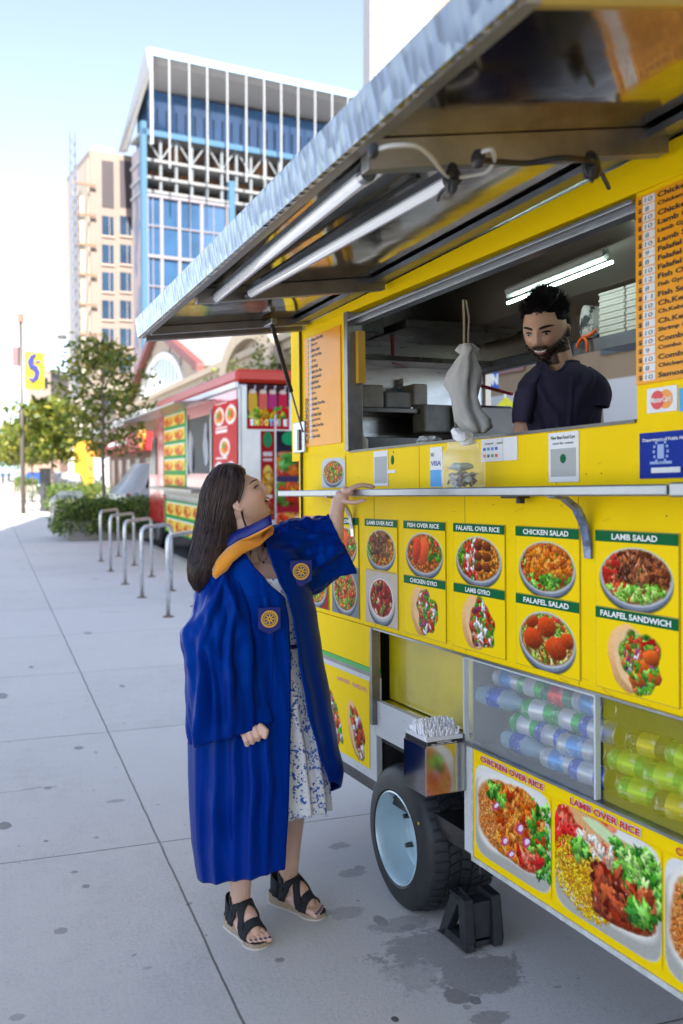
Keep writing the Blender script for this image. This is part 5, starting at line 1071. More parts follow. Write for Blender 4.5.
for i, ch_ in enumerate('SMOOTHIE'):
    t = MB(); put_text(t, ch_, (a.x+.04+i*(c.x-a.x-.06)/8, tN-.02, a.z+.05), (1, 0, 0), (0, 0, 1), w=(c.x-a.x)/8*(.75 if ch_ != 'I' else .3), h=.10, bold=.06); t.build('lettering', mat('sm%d' % i, wcol[i]), po)
def fn_e1(pc):
    pc.ell(.5, .9, .3, .09, (30, 150, 90)); pc.rect(.2, .8, .72, .76, (240, 220, 220)); pc.rect(.2, .8, .66, .69, (240, 220, 220)); pc.scatter(60, [(240, 150, 40), (250, 190, 80), (220, 80, 40)], .09, pc.mask(.5, .45, .4, .16)); pc.rect(.2, .8, .25, .28, (240, 220, 220)); pc.scatter(40, [(240, 150, 40), (200, 60, 40)], .09, pc.mask(.5, .12, .4, .1))
rt_end(261, 274, 431, 520, (170, 24, 34), 72, fn_e1, 'narrow red poster')
def fn_e2(pc):
    pc.rect(0, 1, .86, 1, (40, 34, 44)); pc.ell(.55, .93, .3, .06, (30, 170, 110)); pc.rect(0, 1, .80, .86, (40, 40, 60)); 
    pc.scatter(160, [(236, 120, 40), (246, 150, 60), (210, 60, 40), (240, 170, 120)], .06, pc.mask(.5, .70, .55, .11, pw=4)); pc.scatter(26, [(80, 170, 60)], .05, pc.mask(.5, .72, .4, .08)); pc.rect(0, 1, .55, .60, (70, 60, 100))
    pc.scatter(160, [(220, 60, 40), (246, 190, 30), (110, 180, 70), (236, 110, 50)], .055, pc.mask(.5, .44, .55, .11, pw=4)); pc.rect(0, 1, .28, .34, (170, 30, 50)); pc.scatter(160, [(240, 110, 40), (246, 150, 60), (220, 60, 30), (240, 220, 210)], .055, pc.mask(.5, .14, .6, .14, pw=4))
rt_end(276, 300, 431, 545, (226, 226, 222), 73, fn_e2, 'dark topped dish poster')
b = MB(); a = ep(241, 400); b.box(a.x, a.x+.07, tN-.03, tN-.004, .45, 2.8); b.box(ep(274.3, 400).x, ep(275.6, 400).x, tN-.02, tN-.004, .6, 2.4); b.build('corner_trim', M_rsteel, RT)

# ------------------------------------------------------------------ market hall (cream, on the far side of the road)
sH = 9.2; HALL = SE('market_hall', (sH, 40, 0), 'cream market hall with a red edged gable, a big arched window and grey roof', 'market hall')
M_cream = mat('cream_render', (.30, .21, .12), rough=.8, var=.08, vs=1.5); M_cream2 = mat('pale_cream', (.40, .33, .25), rough=.8, var=.05, vs=2); M_hroof = mat('grey_slate', (.22, .205, .20), rough=.7, var=.12, vs=1); M_rake = mat('maroon_trim', (.17, .05, .045), rough=.6)
tA, tB = 4, sp(128, 470, sH).y
b = MB(); b.box(sH, sH+20, tA, tB, 0, 5.3); b.build('wall', M_cream, HALL)
b = MB(); b.box(sH-.03, sH-.002, tA, 30, -.1, 3.0); b.build('white_base', mat('white_base', (.6, .58, .55), rough=.7), HALL)
b = MB()
for (z0, z1, o) in ((5.3, 5.45, .12), (5.45, 5.7, .28), (5.7, 5.95, .45)): b.box(sH-o, sH+20, tA, tB, z0, z1)
b.build('cornice', M_cream2, HALL)
tc_, hw = 53.8, 11.4
b = MB(); b.add([(sH, tc_-hw, 5.95), (sH, tc_+hw, 5.95), (sH, tc_+hw, 6.3), (sH, tc_, 9.6), (sH, tc_-hw, 6.4), (sH+22, tc_-hw, 5.95), (sH+22, tc_+hw, 5.95), (sH+22, tc_+hw, 6.3), (sH+22, tc_, 9.6), (sH+22, tc_-hw, 6.4)], [(0, 4, 3, 2, 1), (5, 6, 7, 8, 9), (0, 5, 9, 4), (1, 2, 7, 6)]); b.build('gable', M_cream2, HALL)
b = MB(); b.add([(sH-.4, tc_-hw-.5, 6.3), (sH-.4, tc_, 9.7), (sH+22, tc_, 9.7), (sH+22, tc_-hw-.5, 6.3), (sH-.4, tc_+hw+.5, 6.2), (sH+22, tc_+hw+.5, 6.2)], [(0, 1, 2, 3), (1, 4, 5, 2)]); b.build('roof', M_hroof, HALL, solid=.08)
b = MB(); 
for sg in (1, -1): b.prism([(sH-.45, tc_, 9.85), (sH-.45, tc_, 9.4), (sH-.45, tc_+sg*(hw+.5), 6.0), (sH-.45, tc_+sg*(hw+.5), 6.4)], (.35, 0, 0))
b.build('rake_trim', M_rake, HALL)
for k in range(-3, 4):
    if k == 0: continue
    t_ = tc_+k*3.0; zt_ = 9.4-abs(k*3.0)*.29; b = MB(); b.box(sH-.05, sH-.004, t_-.12, t_+.12, max(5.95, 7.9-abs(k)*.5), zt_); b.build('gable_strip', mat('gable_grey', (.22, .18, .16), rough=.7), HALL)
def archpts(tc0, rt_, z0, rz, n=24): return [(tc0+rt_*math.cos(math.pi*i/n), z0+rz*math.sin(math.pi*i/n)) for i in range(n+1)]
b = MB(); b.prism([(sH-.06, t_, z_) for t_, z_ in archpts(tc_, 7.0, 5.0, 2.8)], (.05, 0, 0)); aw_ = b.build('arched_window', mat('hall_glass', (.22, .26, .29), rough=.2, coat=.5), HALL)
b = MB(); A1 = archpts(tc_, 7.0, 5.0, 2.8); A2 = archpts(tc_, 7.5, 5.0, 3.15); b.rings([[(sH-.14, *A1[i]), (sH-.14, *A2[i]), (sH-.0, *A2[i]), (sH-.0, *A1[i])] for i in range(25)]); b.build('arch_frame', M_white, aw_)
b = MB()
for k in range(-6, 7): t_ = tc_+k; zt_ = 5+2.8*math.sqrt(max(0, 1-(k/7)**2)); b.box(sH-.10, sH-.065, t_-.05, t_+.05, 5.0, zt_)
b.box(sH-.10, sH-.065, tc_-6.4, tc_+6.4, 6.1, 6.2); b.build('mullion', M_white, aw_)
# near round pediment
t1c = (sp(235, 400, sH).y+sp(290, 400, sH).y)/2; b = MB(); A1 = archpts(t1c, 2.9, 5.0, 1.25); A2 = archpts(t1c, 3.9, 5.0, 1.75); b.rings([[(sH-.6, *A1[i]), (sH-.6, *A2[i]), (sH+1, *A2[i]), (sH+1, *A1[i])] for i in range(25)]); b.build('round_pediment', M_cream2, HALL)
b = MB(); b.prism([(sH-.2, t_, z_) for t_, z_ in archpts(t1c, 2.9, 5.0, 1.25)], (.1, 0, 0)); b.build('pediment_panel', mat('dull_cream', (.35, .30, .24), rough=.8), HALL)  # panel in a slightly duller cream than the pediment
for i in range(9):
    t_ = 8+i*5.6; b = MB(); b.box(sH-.2, sH-.032, t_, t_+.7, 0, 5.3); b.build('pier', M_cream2, HALL)
    if t_ < 52:
        b = MB(); b.box(sH-.05, sH-.034, t_+1.5, t_+4.8, 3.4, 4.7); wn = b.build('window', mat('red_brown_window', (.25, .09, .07), rough=.5) if i % 2 else M_win, HALL)
        b = MB(); b.box(sH-.07, sH-.052, t_+3.1, t_+3.2, 3.4, 4.7); b.build('frame', M_white, wn)
b = MB(); b.box(sH+8, sH+16, 44.5, 47, 6, 8.2); b.build('roof_box', M_cream2, HALL)
g_ = sp(262, 380, 8.2); 
root = SE('shrub', (8.2, g_.y, 0), 'bright green small tree in front of the market hall', 'shrub'); rs = random.Random(4)
b = MB(); b.tube([(8.2, g_.y, 0), (8.2, g_.y, 3)], .08); b.build('trunk', M_bark, root)
leafcloud([(8.2+rs.gauss(0, .5), g_.y+rs.gauss(0, 1.6), 3.9+rs.gauss(0, .45)) for _ in range(120)], .09, 9, [(.16, .21, .03), (.10, .15, .02)], 'crown', root, 34, .25)
g_ = sp(285, 380, 7.6)
# storefront beyond the hall
t0, t1 = sp(149, 440, 8.6).y, sp(106, 440, 8.6).y
root = SE('storefront', (8.6, (t0+t1)/2, 0), 'storefront with a red awning band and an orange heart outline', 'storefront')
b = MB(); b.box(8.9, 10, t0, t1, -.1, 3.0); b.build('wall', mat('brown_store', (.16, .08, .05), rough=.7, var=.4, vs=1), root)
b = MB(); b.box(8.3, 8.95, t0, t1, zat(452, 60), zat(443, 62)+.4); aw2 = b.build('awning_band', mat('store_red', (.40, .01, .02), rough=.5), root)
t = MB(); put_text(t, 'MARKET', (8.28, t1-7, 3.1), (0, -1, 0), (0, 0, 1), w=8.5, h=.5, bold=.05) if False else t.box(8.27, 8.29, t0+7, t1-4, 3.35, 3.6); t.build('white_line', M_twh, aw2)
b = MB(); b.box(8.3, 9.5, t0, t1+8, 4.6, 5.1); b.build('grey_band', mat('store_grey', (.45, .45, .45), rough=.6), root)
hc = sp(142, 438, 8.2); b = MB(); H_ = []
for i in range(28): q = 2*math.pi*i/28; H_.append((8.2, hc.y-.062*16*math.sin(q)**3, hc.z+.036*(13*math.cos(q)-5*math.cos(2*q)-2*math.cos(3*q)-math.cos(4*q))))
b.tube(H_, .075, seg=6, closed=True); b.build('heart_sign', mat('heart_orange', (.85, .35, .03), rough=.4), root)
for k in range(5): t_ = t0+(t1-t0)*(k+.5)/5; b = MB(); b.box(8.86, 8.9, t_-.9, t_+.9, .3, 2.4); b.build('shop_window', M_win, root)
# yellow kiosk, umbrella, small shops
a = at(84, 470, 55); root = empty('kiosk', (a.x, 55, 0), ID, 'tall yellow kiosk with orange picture panels beyond the tree', 'kiosk')
b = MB(); b.box(xat(74, 55), xat(95, 55), 55, 56.5, -.1, zat(441, 55)); b.build('wall', mat('kiosk_yellow', (.55, .30, .01), rough=.5), root)
b = MB(); b.box(xat(86, 55), xat(94.5, 55), 54.94, 54.99, 1.2, zat(444, 55)); b.build('picture_panel', mat('kiosk_orange', (.75, .22, .02), rough=.5, col2=(.1, .05, .02), vs=3, thr=(.55, .6)), root)
b = MB(); b.box(xat(69, 55), xat(73.8, 55), 55, 55.4, -.1, zat(438, 55)); b.build('white_column', M_white, root)
a = at(51, 470, 50); root = empty('patio_umbrella', (a.x, 50, 0), ID, 'grey patio umbrella standing behind the second tree', 'umbrella')
b = MB(); b.rings([[(a.x+r_*math.cos(q), 50+r_*math.sin(q), z_) for q in [2*math.pi*i/8 for i in range(8)]] for r_, z_ in ((.02, zat(438, 50)), (.85, zat(446, 50)), (.86, zat(449, 50)))]); b.build('canopy', mat('grey_canopy', (.35, .36, .38), rough=.8), root); b = MB(); b.tube([(a.x, 50, 0), (a.x, 50, zat(440, 50))], .03); b.build('pole', M_galv, root)
# white panel / display boards beside the tree trunk
a = at(103, 470, 40); root = empty('notice_board', (a.x, 40, 0), ID, 'pale grey notice board standing right of the tree trunk', 'notice board'); b = MB(); b.box(xat(95, 40), xat(108, 40), 40, 40.1, .2, zat(458, 40)); b.build('panel', mat('pale_panel', (.5, .52, .56), rough=.5), root); b = MB(); b.box(xat(95, 40)-.05, xat(95, 40), 40, 40.1, 0, zat(457, 40)); b.box(xat(108, 40), xat(108, 40)+.05, 40, 40.1, 0, zat(457, 40)); b.build('frame', M_galv, root)

# ------------------------------------------------------------------ towers
E1 = Vector((.88, .475, 0)); E2 = Vector((-.475, .88, 0))
def tower_frame(px, Y):
    P = at(px, HOR, Y); P = Vector((P.x, P.y, 0)); return Matrix(((E1.x, E2.x, 0, P.x), (E1.y, E2.y, 0, P.y), (0, 0, 1, 0), (0, 0, 0, 1)))
def fpt(M, px, py, off=0):                # point of the plane y=off in the tower's frame
    n = Vector((E2.x, E2.y, 0)); P0 = M.translation+n*off; r = ray(px, py); t = (P0-CAM).dot(n)/r.dot(n); return M.inverted() @ (CAM+r*t)
M1 = tower_frame(93, 130); M_stone = mat('tan_stone', (.225, .18, .155), rough=.8, var=.05, vs=.4); M_pale = mat('pale_stone', (.36, .32, .27), rough=.8)
ST_ = empty('stone_tower', (0, 0, 0), M1, 'tan stone office tower with two columns of square windows', 'office tower')
xr = fpt(M1, 135, 200).x; zt_ = fpt(M1, 93, 150).z
b = MB(); b.box(0, xr, 0, 14, 0, zt_); b.build('wall', M_stone, ST_)
b = MB(); zl = zt_-5.5; b.box(-.1, 0, .5, 14, 0, zt_-1); b.box(-1.4, -.1, 3, 8, 0, zl); b.build('lit_side_wing', M_pale, ST_)  # left faces in paler stone: their sunlit whiteness is put into the colour
M_bw = mat('tower_glass', (.025, .055, .10), rough=.08, spec=1, coat=1, var=.3, vs=.3); M_lou = mat('dark_louvre', (.06, .05, .06), rough=.6)
for (xa, xb) in ((102, 113.5), (120, 131)):
    p, q = fpt(M1, xa, 207), fpt(M1, xb, 162); b = MB(); b.box(p.x, q.x, -.05, .0, p.z, q.z)
    for k in range(6): b.box(p.x+(q.x-p.x)*(k+.3)/6, p.x+(q.x-p.x)*(k+.5)/6, -.12, -.052, p.z, q.z)
    b.build('louvre', M_lou, ST_)
    for (ya, yb) in ((217, 235), (245.5, 263.5), (273, 291), (301, 319), (329, 346), (357, 373), (388, 404)):
        p, q = fpt(M1, xa, yb), fpt(M1, xb, ya); b = MB(); b.box(p.x, q.x, -.04, -.0, p.z, q.z); wn = b.build('window', M_bw, ST_)
        b = MB(); b.box(p.x+(q.x-p.x)*.62, p.x+(q.x-p.x)*.66, -.09, -.045, p.z, q.z); b.box(p.x-.1, q.x+.1, -.2, -.0, p.z-.25, p.z-.02); b.build('frame', mat('window_frame_tan', (.4, .3, .25)), wn)
b = MB(); zz = fpt(M1, 93, 385).z; b.box(-.6, xr+.5, -.9, .0, zz-1.2, zz); b.build('ledge', M_pale, ST_)
b = MB(); b.box(1, 4, 2, 9, zt_, zt_+1.3); b.build('roof_unit', mat('blue_grey_unit', (.3, .38, .42)), ST_)
M0 = tower_frame(74, 128); HM = empty('hoist_mast', (0, 0, 0), M0, 'thin dark construction hoist mast up the side of the stone tower', 'hoist mast')
b = MB(); zz = fpt(M0, 74, 131).z
for (dx, dy) in ((0, 0), (.7, 0), (0, .7), (.7, .7)): b.box(dx, dx+.12, dy, dy+.12, 0, zz)
for k in range(int(zz/1.5)): b.tube([(0.06, .06, k*1.5), (.76, .06, k*1.5+1.5)], .06, seg=4); b.tube([(0.06, .76, k*1.5+1.5), (.76, .76, k*1.5)], .06, seg=4)
b.build('mast', mat('mast_blue', (.12, .14, .2), rough=.5), HM)
for k in range(int(zz/4)): b = MB(); b.box(.7, 3.4, .2, .5, k*4, k*4+.25); b.build('tie', mat('tie_rust', (.22, .13, .08)), HM)
M2 = tower_frame(147, 118); GT = empty('glass_tower', (0, 0, 0), M2, 'glass tower under construction with a big overhanging white roof canopy', 'office tower')
z3 = fpt(M2, 148, 193).z; xB = fpt(M2, 229, 200).x; z4 = fpt(M2, 148, 130).z; xE = xB*2.6
b = MB(); b.box(0.3, xB, .3, 6, 0, z3); b.build('glazing', mat('tower_glazing', (.03, .085, .18), rough=.06, spec=1, coat=1, var=.35, vs=.12), GT)
b = MB(); nx_ = [0, .18, .40, .68, 1.0]
for u in nx_: b.box(.25+(xB-.6)*u-.14, .25+(xB-.6)*u+.22, .05, .3, 0, z3)
for u in (.08, .54, .84): b.box(.25+(xB-.6)*u-.04, .25+(xB-.6)*u+.04, .15, .3, 0, z3)
zz = z3
while zz > 1: b.box(.1, xB, .0, .3, zz-.35, zz); b.box(.1, xB, .12, .3, zz-3.9, zz-3.75); zz -= 7.4
b.build('mullions', mat('pale_mullion', (.24, .22, .25), rough=.5), GT)
b = MB(); b.box(-.35, .3, -.1, .8, 0, z4+1); b.box(xB, xB+.8, -.1, .8, 0, z3+3); b.box(-.3, xE, -.1, .3, z4-.6, z4+.1); b.build('blue_trim', mat('sky_blue_membrane', (.05, .13, .22), rough=.5), GT)
b = MB(); b.box(-.1, .1, .8, 5, 0, z3+6)
b.build('side_wall', mat('lilac_wall', (.24, .20, .21), rough=.7, col2=(.1, .12, .18), vs=.5, thr=(.5, .54), aniso=(1, 1, .3)), GT)
# open floors: slabs, columns, truss
b = MB()
for zf in (z3+.2, z3+1.9, z3+4.0, z4-.3): b.box(-.2, xE, .2, 5.5, zf, zf+.35)
b.build('floor_slab', mat('slab_grey', (.22, .23, .24), rough=.7), GT)
b = MB(); b.box(.5, xE-1, 4, 5, z3, z4); b.box(xB+.8, xE, 3, 4, 0, z3); b.build('core_wall', mat('core_dark', (.10, .07, .06), rough=.8, col2=(.35, .16, .08), vs=.4, thr=(.5, .6)), GT)
b = MB(); n = 14; zA, zB_ = z3+4.4, z4-.4
for k in range(n):
    xa = .2+k*(xE-.5)/n; xb_ = .2+(k+1)*(xE-.5)/n; b.tube([(xa, .6, zA if k % 2 else zB_), (xb_, .6, zB_ if k % 2 else zA)], .13, seg=4); b.box(xa-.15, xa+.15, .4, .8, z3, zB_)
b.build('truss', mat('truss_white', (.18, .20, .22), rough=.5), GT)
# penthouse band of blue windows
zP0, zP1 = z4+.6, fpt(M2, 165, 103).z
b = MB(); b.box(1.2, xE, 2.5, 7, zP0, zP1+2.2); ph = b.build('penthouse', mat('penthouse_glass', (.012, .09, .24), rough=.08, spec=1, coat=1, var=.3, vs=.3), GT)
b = MB()
for k in range(30): xx = 1.2+k*1.25; b.box(xx-.07, xx+.07, 2.35, 2.5, zP0, zP1)
b.build('mullions', mat('dark_mullion', (.05, .08, .14)), ph)
off = -4.0; pr = [fpt(M2, x_, y_, off) for x_, y_ in ((150, 50), (365, 99))]; zR = (pr[0].z+pr[1].z)/2; x0r, x1r = pr[0].x, max(pr[1].x, xE)+12
M_can = mat('canopy_white', (.33, .33, .34), rough=.6); b = MB()
lft = M2.inverted() @ at(121, 152, 150)
b.add([(x0r, off, zR), (x1r, off, zR), (x1r, off+1, zR-.9), (x0r, off+1, zR-.9), (x1r, 16, zP1+1.5), (x0r+2, 5, zP1+2), (x0r, off, zR+.5), (x1r, off, zR+.5), (x1r, 4, zR+.5), (x0r+.5, -2.5, zR+.5)], [(0, 1, 7, 6), (6, 7, 8, 9), (0, 3, 2, 1), (3, 5, 4, 2), (1, 2, 4, 8, 7)]); b.build('roof_canopy', M_can, GT)
b = MB(); P = [Vector((x0r, off, zR+.5)), Vector((x0r, off, zR-.6)), Vector((x0r+.6, 2, zP0+1)), Vector((x0r+.4, 20, lft.z-1)), lft]; P = [Vector((x0r, off, zR+.5)), Vector((x0r+.5, off+.6, zR-1.5)), Vector((x0r+.5, 8, z4)), Vector((lft.x+1, lft.y, lft.z)), lft]
b.prism(P, (-.4, .3, 0)); b.build('canopy_side', mat('canopy_lit_white', (.5, .5, .5), rough=.6), GT)  # brighter white than the roof: light on the side put into the colour
b = MB()
for px in (169, 189, 207, 227, 246, 264, 281, 298, 315, 332, 348, 362, 380, 400): p = fpt(M2, px, 60, off); lo = fpt(M2, px, 182 if px > 180 else 168, off); b.box(p.x-.07, p.x+.07, off-.1, off+.15, lo.z, zR)
b.box(x0r, x0r+.3, off-.1, off+.3, z4-3, zR)
b.build('fin', mat('fin_white', (.32, .34, .36), rough=.5), GT)
b = MB(); b.box(x0r+.3, x1r, off-.05, off+.1, zR-.35, zR-.1); b.build('edge_glazing', mat('edge_blue', (.35, .55, .75), rough=.2), GT)
# pale blocks at the top right
M3 = Matrix.Translation(at(0, 0, 0)*0)
def simple_tower(px0, px1, py, Y, m, label, dep=12, rows=0, name='office_building', wm=None):
    x0, x1, z1 = xat(px0, Y), xat(px1, Y), zat(py, Y); root = empty(name, ((x0+x1)/2, Y, 0), ID, label, 'building'); b = MB(); b.box(x0, x1, Y, Y+dep, 0, z1); b.build('wall', m, root)
    b = MB(); b.box(x0-.15, x1+.15, Y-.15, Y+dep, z1, z1+.3); b.build('parapet', M_pale, root)
    if rows:
        n = max(2, int((x1-x0)/3))
        for j in range(rows):
            for i in range(n): xx = x0+(x1-x0)*(i+.25)/n; w_ = (x1-x0)/n*.5; b = MB(); zz = z1-2.6-j*3.4; b.box(xx, xx+w_, Y-.05, Y, zz, zz+1.7); b.build('window', wm or M_win, root)
    return root
RB = simple_tower(370, 800, -600, 60, mat('white_cladding', (.42, .40, .37), rough=.6, var=.03, vs=.5), 'tall pale clad building rising behind the raised awning', dep=20)
b = MB(); b.box(xat(433, 60), xat(462, 60), 59.9, 59.99, 20, zat(-590, 60)); b.build('tan_strip', mat('tan_clad', (.38, .24, .13), rough=.6), RB)
b = MB()
for k in range(18): b.box(xat(372, 60), xat(432, 60), 59.95, 59.995, 20+k*3, 20.04+k*3)
b.build('panel_joint', mat('joint_grey', (.5, .48, .45)), RB)
simple_tower(52, 68, 388, 160, M_cream2, 'cream low building beyond the lamp post banner', rows=3); simple_tower(30, 52, 372, 150, M_stone, 'tan low building behind the banner', rows=4); simple_tower(56, 92, 402, 118, mat('white_render', (.38, .35, .33), rough=.8), 'white two storey building behind the tree', rows=2)
simple_tower(-60, 20, 427, 190, mat('teal_roof_wall', (.25, .42, .45), rough=.6), 'low teal building at the end of the street', rows=1); simple_tower(20, 60, 436, 105, mat('pink_render', (.30, .19, .15), rough=.8), 'pinkish low shop row at the end of the kerb', rows=1)
for k, (px, Y) in enumerate(((10, 96), (18, 120))):
    root = empty('signal_pole', (xat(px, Y), Y, 0), ID, ['thin signal pole with a bent arm at the far crossing', 'farther thin signal pole at the far crossing'][k], 'signal pole'); zz = zat(415, Y); b = MB(); x = xat(px, Y)
    b.tube([(x, Y, 0), (x, Y, zz-1), (x+.3, Y, zz-.2), (x+1.2, Y, zz)], .08, seg=6); b.build('pole', M_pole, root); b = MB(); b.box(x+1.1, x+1.6, Y-.2, Y+.2, zz-.5, zz+.1); b.build('signal_head', M_black, root)
# ------------------------------------------------------------------ seen through the trailer's back window
Y = 14.5; a = at(506, 412, Y); root = empty('pedestrian_sign', (a.x, Y, 0), ID, 'yellow diamond pedestrian crossing sign seen through the serving window', 'sign'); r_ = .24
b = MB(); b.prism([(a.x, Y, a.z-r_), (a.x+r_, Y, a.z), (a.x, Y, a.z+r_), (a.x-r_, Y, a.z)], (0, .01, 0)); sg_ = b.build('sign_plate', mat('sign_yellow', (.75, .75, .02), rough=.4), root)
b = MB(); c = Vector((a.x, Y-.008, a.z)); V3 = lambda x, z: c+Vector((x, 0, z)); 
b.tube([V3(0, .03), V3(0, .005), V3(0, -.05)], [.022, .02, .018], seg=6); b.tube([V3(0, -.05), V3(.04, -.09), V3(.05, -.14)], [.014, .012, .01], seg=6); b.tube([V3(0, -.05), V3(-.025, -.1), V3(-.06, -.13)], [.014, .012, .01], seg=6); b.tube([V3(0, .03), V3(.045, -.01), V3(.06, -.03)], .009, seg=6); b.tube([V3(0, .03), V3(-.04, 0), V3(-.05, -.035)], .009, seg=6); b.ell(V3(.01, .07), (.024, .004, .024), 10)
b.v = [(v[0], Y-.008+(v[1]-(Y-.008))*.2, v[2]) for v in b.v]; b.build('walking_figure', M_black, sg_)
b = MB(); b.tube([(a.x, Y+.04, 0), (a.x, Y+.04, a.z+.3)], .03, seg=8); b.build('post', M_galv, root)
Y = 15.5; a, c = at(477, 390, Y), at(499, 369, Y); root = empty('street_banner', ((a.x+c.x)/2, Y, 0), ID, 'blue banner with white letters seen through the serving window', 'banner'); b = MB(); b.box(a.x, c.x, Y, Y+.02, a.z, c.z); bn = b.build('panel', mat('banner_blue2', (.02, .10, .5), rough=.5), root)
t = MB(); put_text(t, 'UN', (a.x+.14, Y-.01, a.z+.08), (1, 0, 0), (0, 0, 1), w=.2, h=.18, bold=.06); t.build('lettering', M_twh, bn); b = MB(); b.tube([(a.x-.03, Y, -.1), (a.x-.03, Y, c.z+.1)], .035, seg=8); b.build('post', M_pole, root)
Y = 10; a, c = at(476, 441, Y), at(514, 429, Y); root = empty('barrier_board', ((a.x+c.x)/2, Y, 0), ID, 'orange board behind the serving window beneath the crossing sign', 'barrier'); b = MB(); b.box(a.x, c.x, Y, Y+.05, a.z, c.z); b.build('board', mat('barrier_orange', (.85, .20, .02), rough=.5), root); b = MB(); b.box(a.x, a.x+.04, Y+.05, Y+.09, 0, a.z+.1); b.box(c.x-.04, c.x, Y+.05, Y+.09, 0, a.z+.1); b.build('leg', M_galv, root)
# ================================================================== PEOPLE
skin_m = vmat('skin', rough=.42, sss=.12, bump=.02, bs=180)
def head_mesh(M, female, seg=(72, 54), open_mouth=0):
    """head surface: x forward, y left, z up, centre between the ears at eye height; M places it (4x4)"""
    nu, nv = seg; vs = []
    def G(y, z, cy, cz, sy, sz): return math.exp(-((y-cy)/sy)**2-((z-cz)/sz)**2)
    for j in range(nv+1):
        ph = math.pi*j/nv-math.pi/2
        for i in range(nu):
            a = 2*math.pi*i/nu; cx, cy, cz = math.cos(ph)*math.cos(a), math.cos(ph)*math.sin(a), math.sin(ph)
            x, y, z = cx*.096, cy*.074, cz*.112
            if z < 0:
                t = min(1, -z/.112); y *= 1-.30*t**1.6; x *= (1-.12*t) if x > 0 else (1-.48*t)
            else: x *= 1.02; y *= 1.0+.03*z/.11
            if x < 0 and z > -.02: x *= 1.10
            if x > 0:
                f = min(1, x/.05)
                n = 0
                n += .0055*G(y, z, 0, .026, .05, .010)                    # brow
                n -= .0095*(G(y, z, .031, .004, .016, .012)+G(y, z, -.031, .004, .016, .012))
                for k in range(8): u = k/7; n += (.0035+.0135*u**1.3)*G(y, z, 0, .012-.042*u, .0075+.004*u, .0075)*.55
                n += .006*(G(y, z, .011, -.031, .006, .006)+G(y, z, -.011, -.031, .006, .006))
                n += .0075*(G(y, z, .040, -.022, .022, .018)+G(y, z, -.040, -.022, .022, .018))
                n += .0065*G(y, z, 0, -.053, .020, .0045)+.0065*G(y, z, 0, -.066, .017, .005)-.004*G(y, z, 0, -.0595, .018, .003)*(1+2.5*open_mouth)
                n -= .004*G(y, z, 0, -.077, .02, .005); n += .010*G(y, z, 0, -.092, .024, .014); n -= .003*G(y, z, 0, -.045, .006, .005)
                x += n*f
            vs.append(M @ Vector((x, y, z)))
    b = MB(); b.rings([vs[j*nu:(j+1)*nu] for j in range(nv+1)]); return b
def capsule(b, p0, p1, r0, r1, seg=16):
    p0, p1 = Vector(p0), Vector(p1); d = p1-p0; L = d.length; t = d/L; pts = []; rs = []
    for k in range(4): q = k/4*math.pi/2; pts.append(p0-t*r0*math.cos(q)); rs.append(max(r0*math.sin(q), r0*.02))
    for k in range(3): pts.append(p0+d*(k/2)); rs.append(r0+(r1-r0)*k/2)
    for k in range(1, 5): q = k/4*math.pi/2; pts.append(p1+t*r1*math.sin(q)); rs.append(max(r1*math.cos(q), r1*.02))
    b.tube(pts, rs, seg=seg)
def chain(b, P, Rr, seg=14):
    for i in range(len(P)-1): capsule(b, P[i], P[i+1], Rr[i], Rr[i+1], seg)
def finger(b, P, r): chain(b, P, [r*(1-.10*i) for i in range(len(P))], 10)
def ear(b, M, side):
    pts = [(-.008, .006, .012), (-.014, .010, .008), (-.017, .012, -.002), (-.014, .014, -.016), (-.006, .008, -.026), (.0, .003, -.024)]
    b.tube([M @ Vector((x, side*(.070+y*.55), z)) for x, y, z in pts], [.005, .006, .006, .005, .006, .004], seg=8)
    b.ell(M @ Vector((-.006, side*.072, -.004)), (.011, .007, .018), 10)
def fuse(b, name, parent, voxel, smooth_it, colfn, m=None):
    me = bpy.data.meshes.new(name); me.from_pydata(b.v, [], b.f); me.update()
    o = bpy.data.objects.new(name+'_t', me); COL.objects.link(o)
    r = o.modifiers.new('r', 'REMESH'); r.mode = 'VOXEL'; r.voxel_size = voxel; r.use_smooth_shade = True
    q = o.modifiers.new('s', 'SMOOTH'); q.iterations = smooth_it; q.factor = .5
    dg = bpy.context.evaluated_depsgraph_get(); dg.update(); out = bpy.data.meshes.new_from_object(o.evaluated_get(dg))
    bpy.data.objects.remove(o); out.name = name; out.materials.clear(); out.materials.append(m or skin_m)
    out.polygons.foreach_set('use_smooth', [True]*len(out.polygons)); co = vco(out); setcol(out, colfn(co)); return link(out, name, parent)
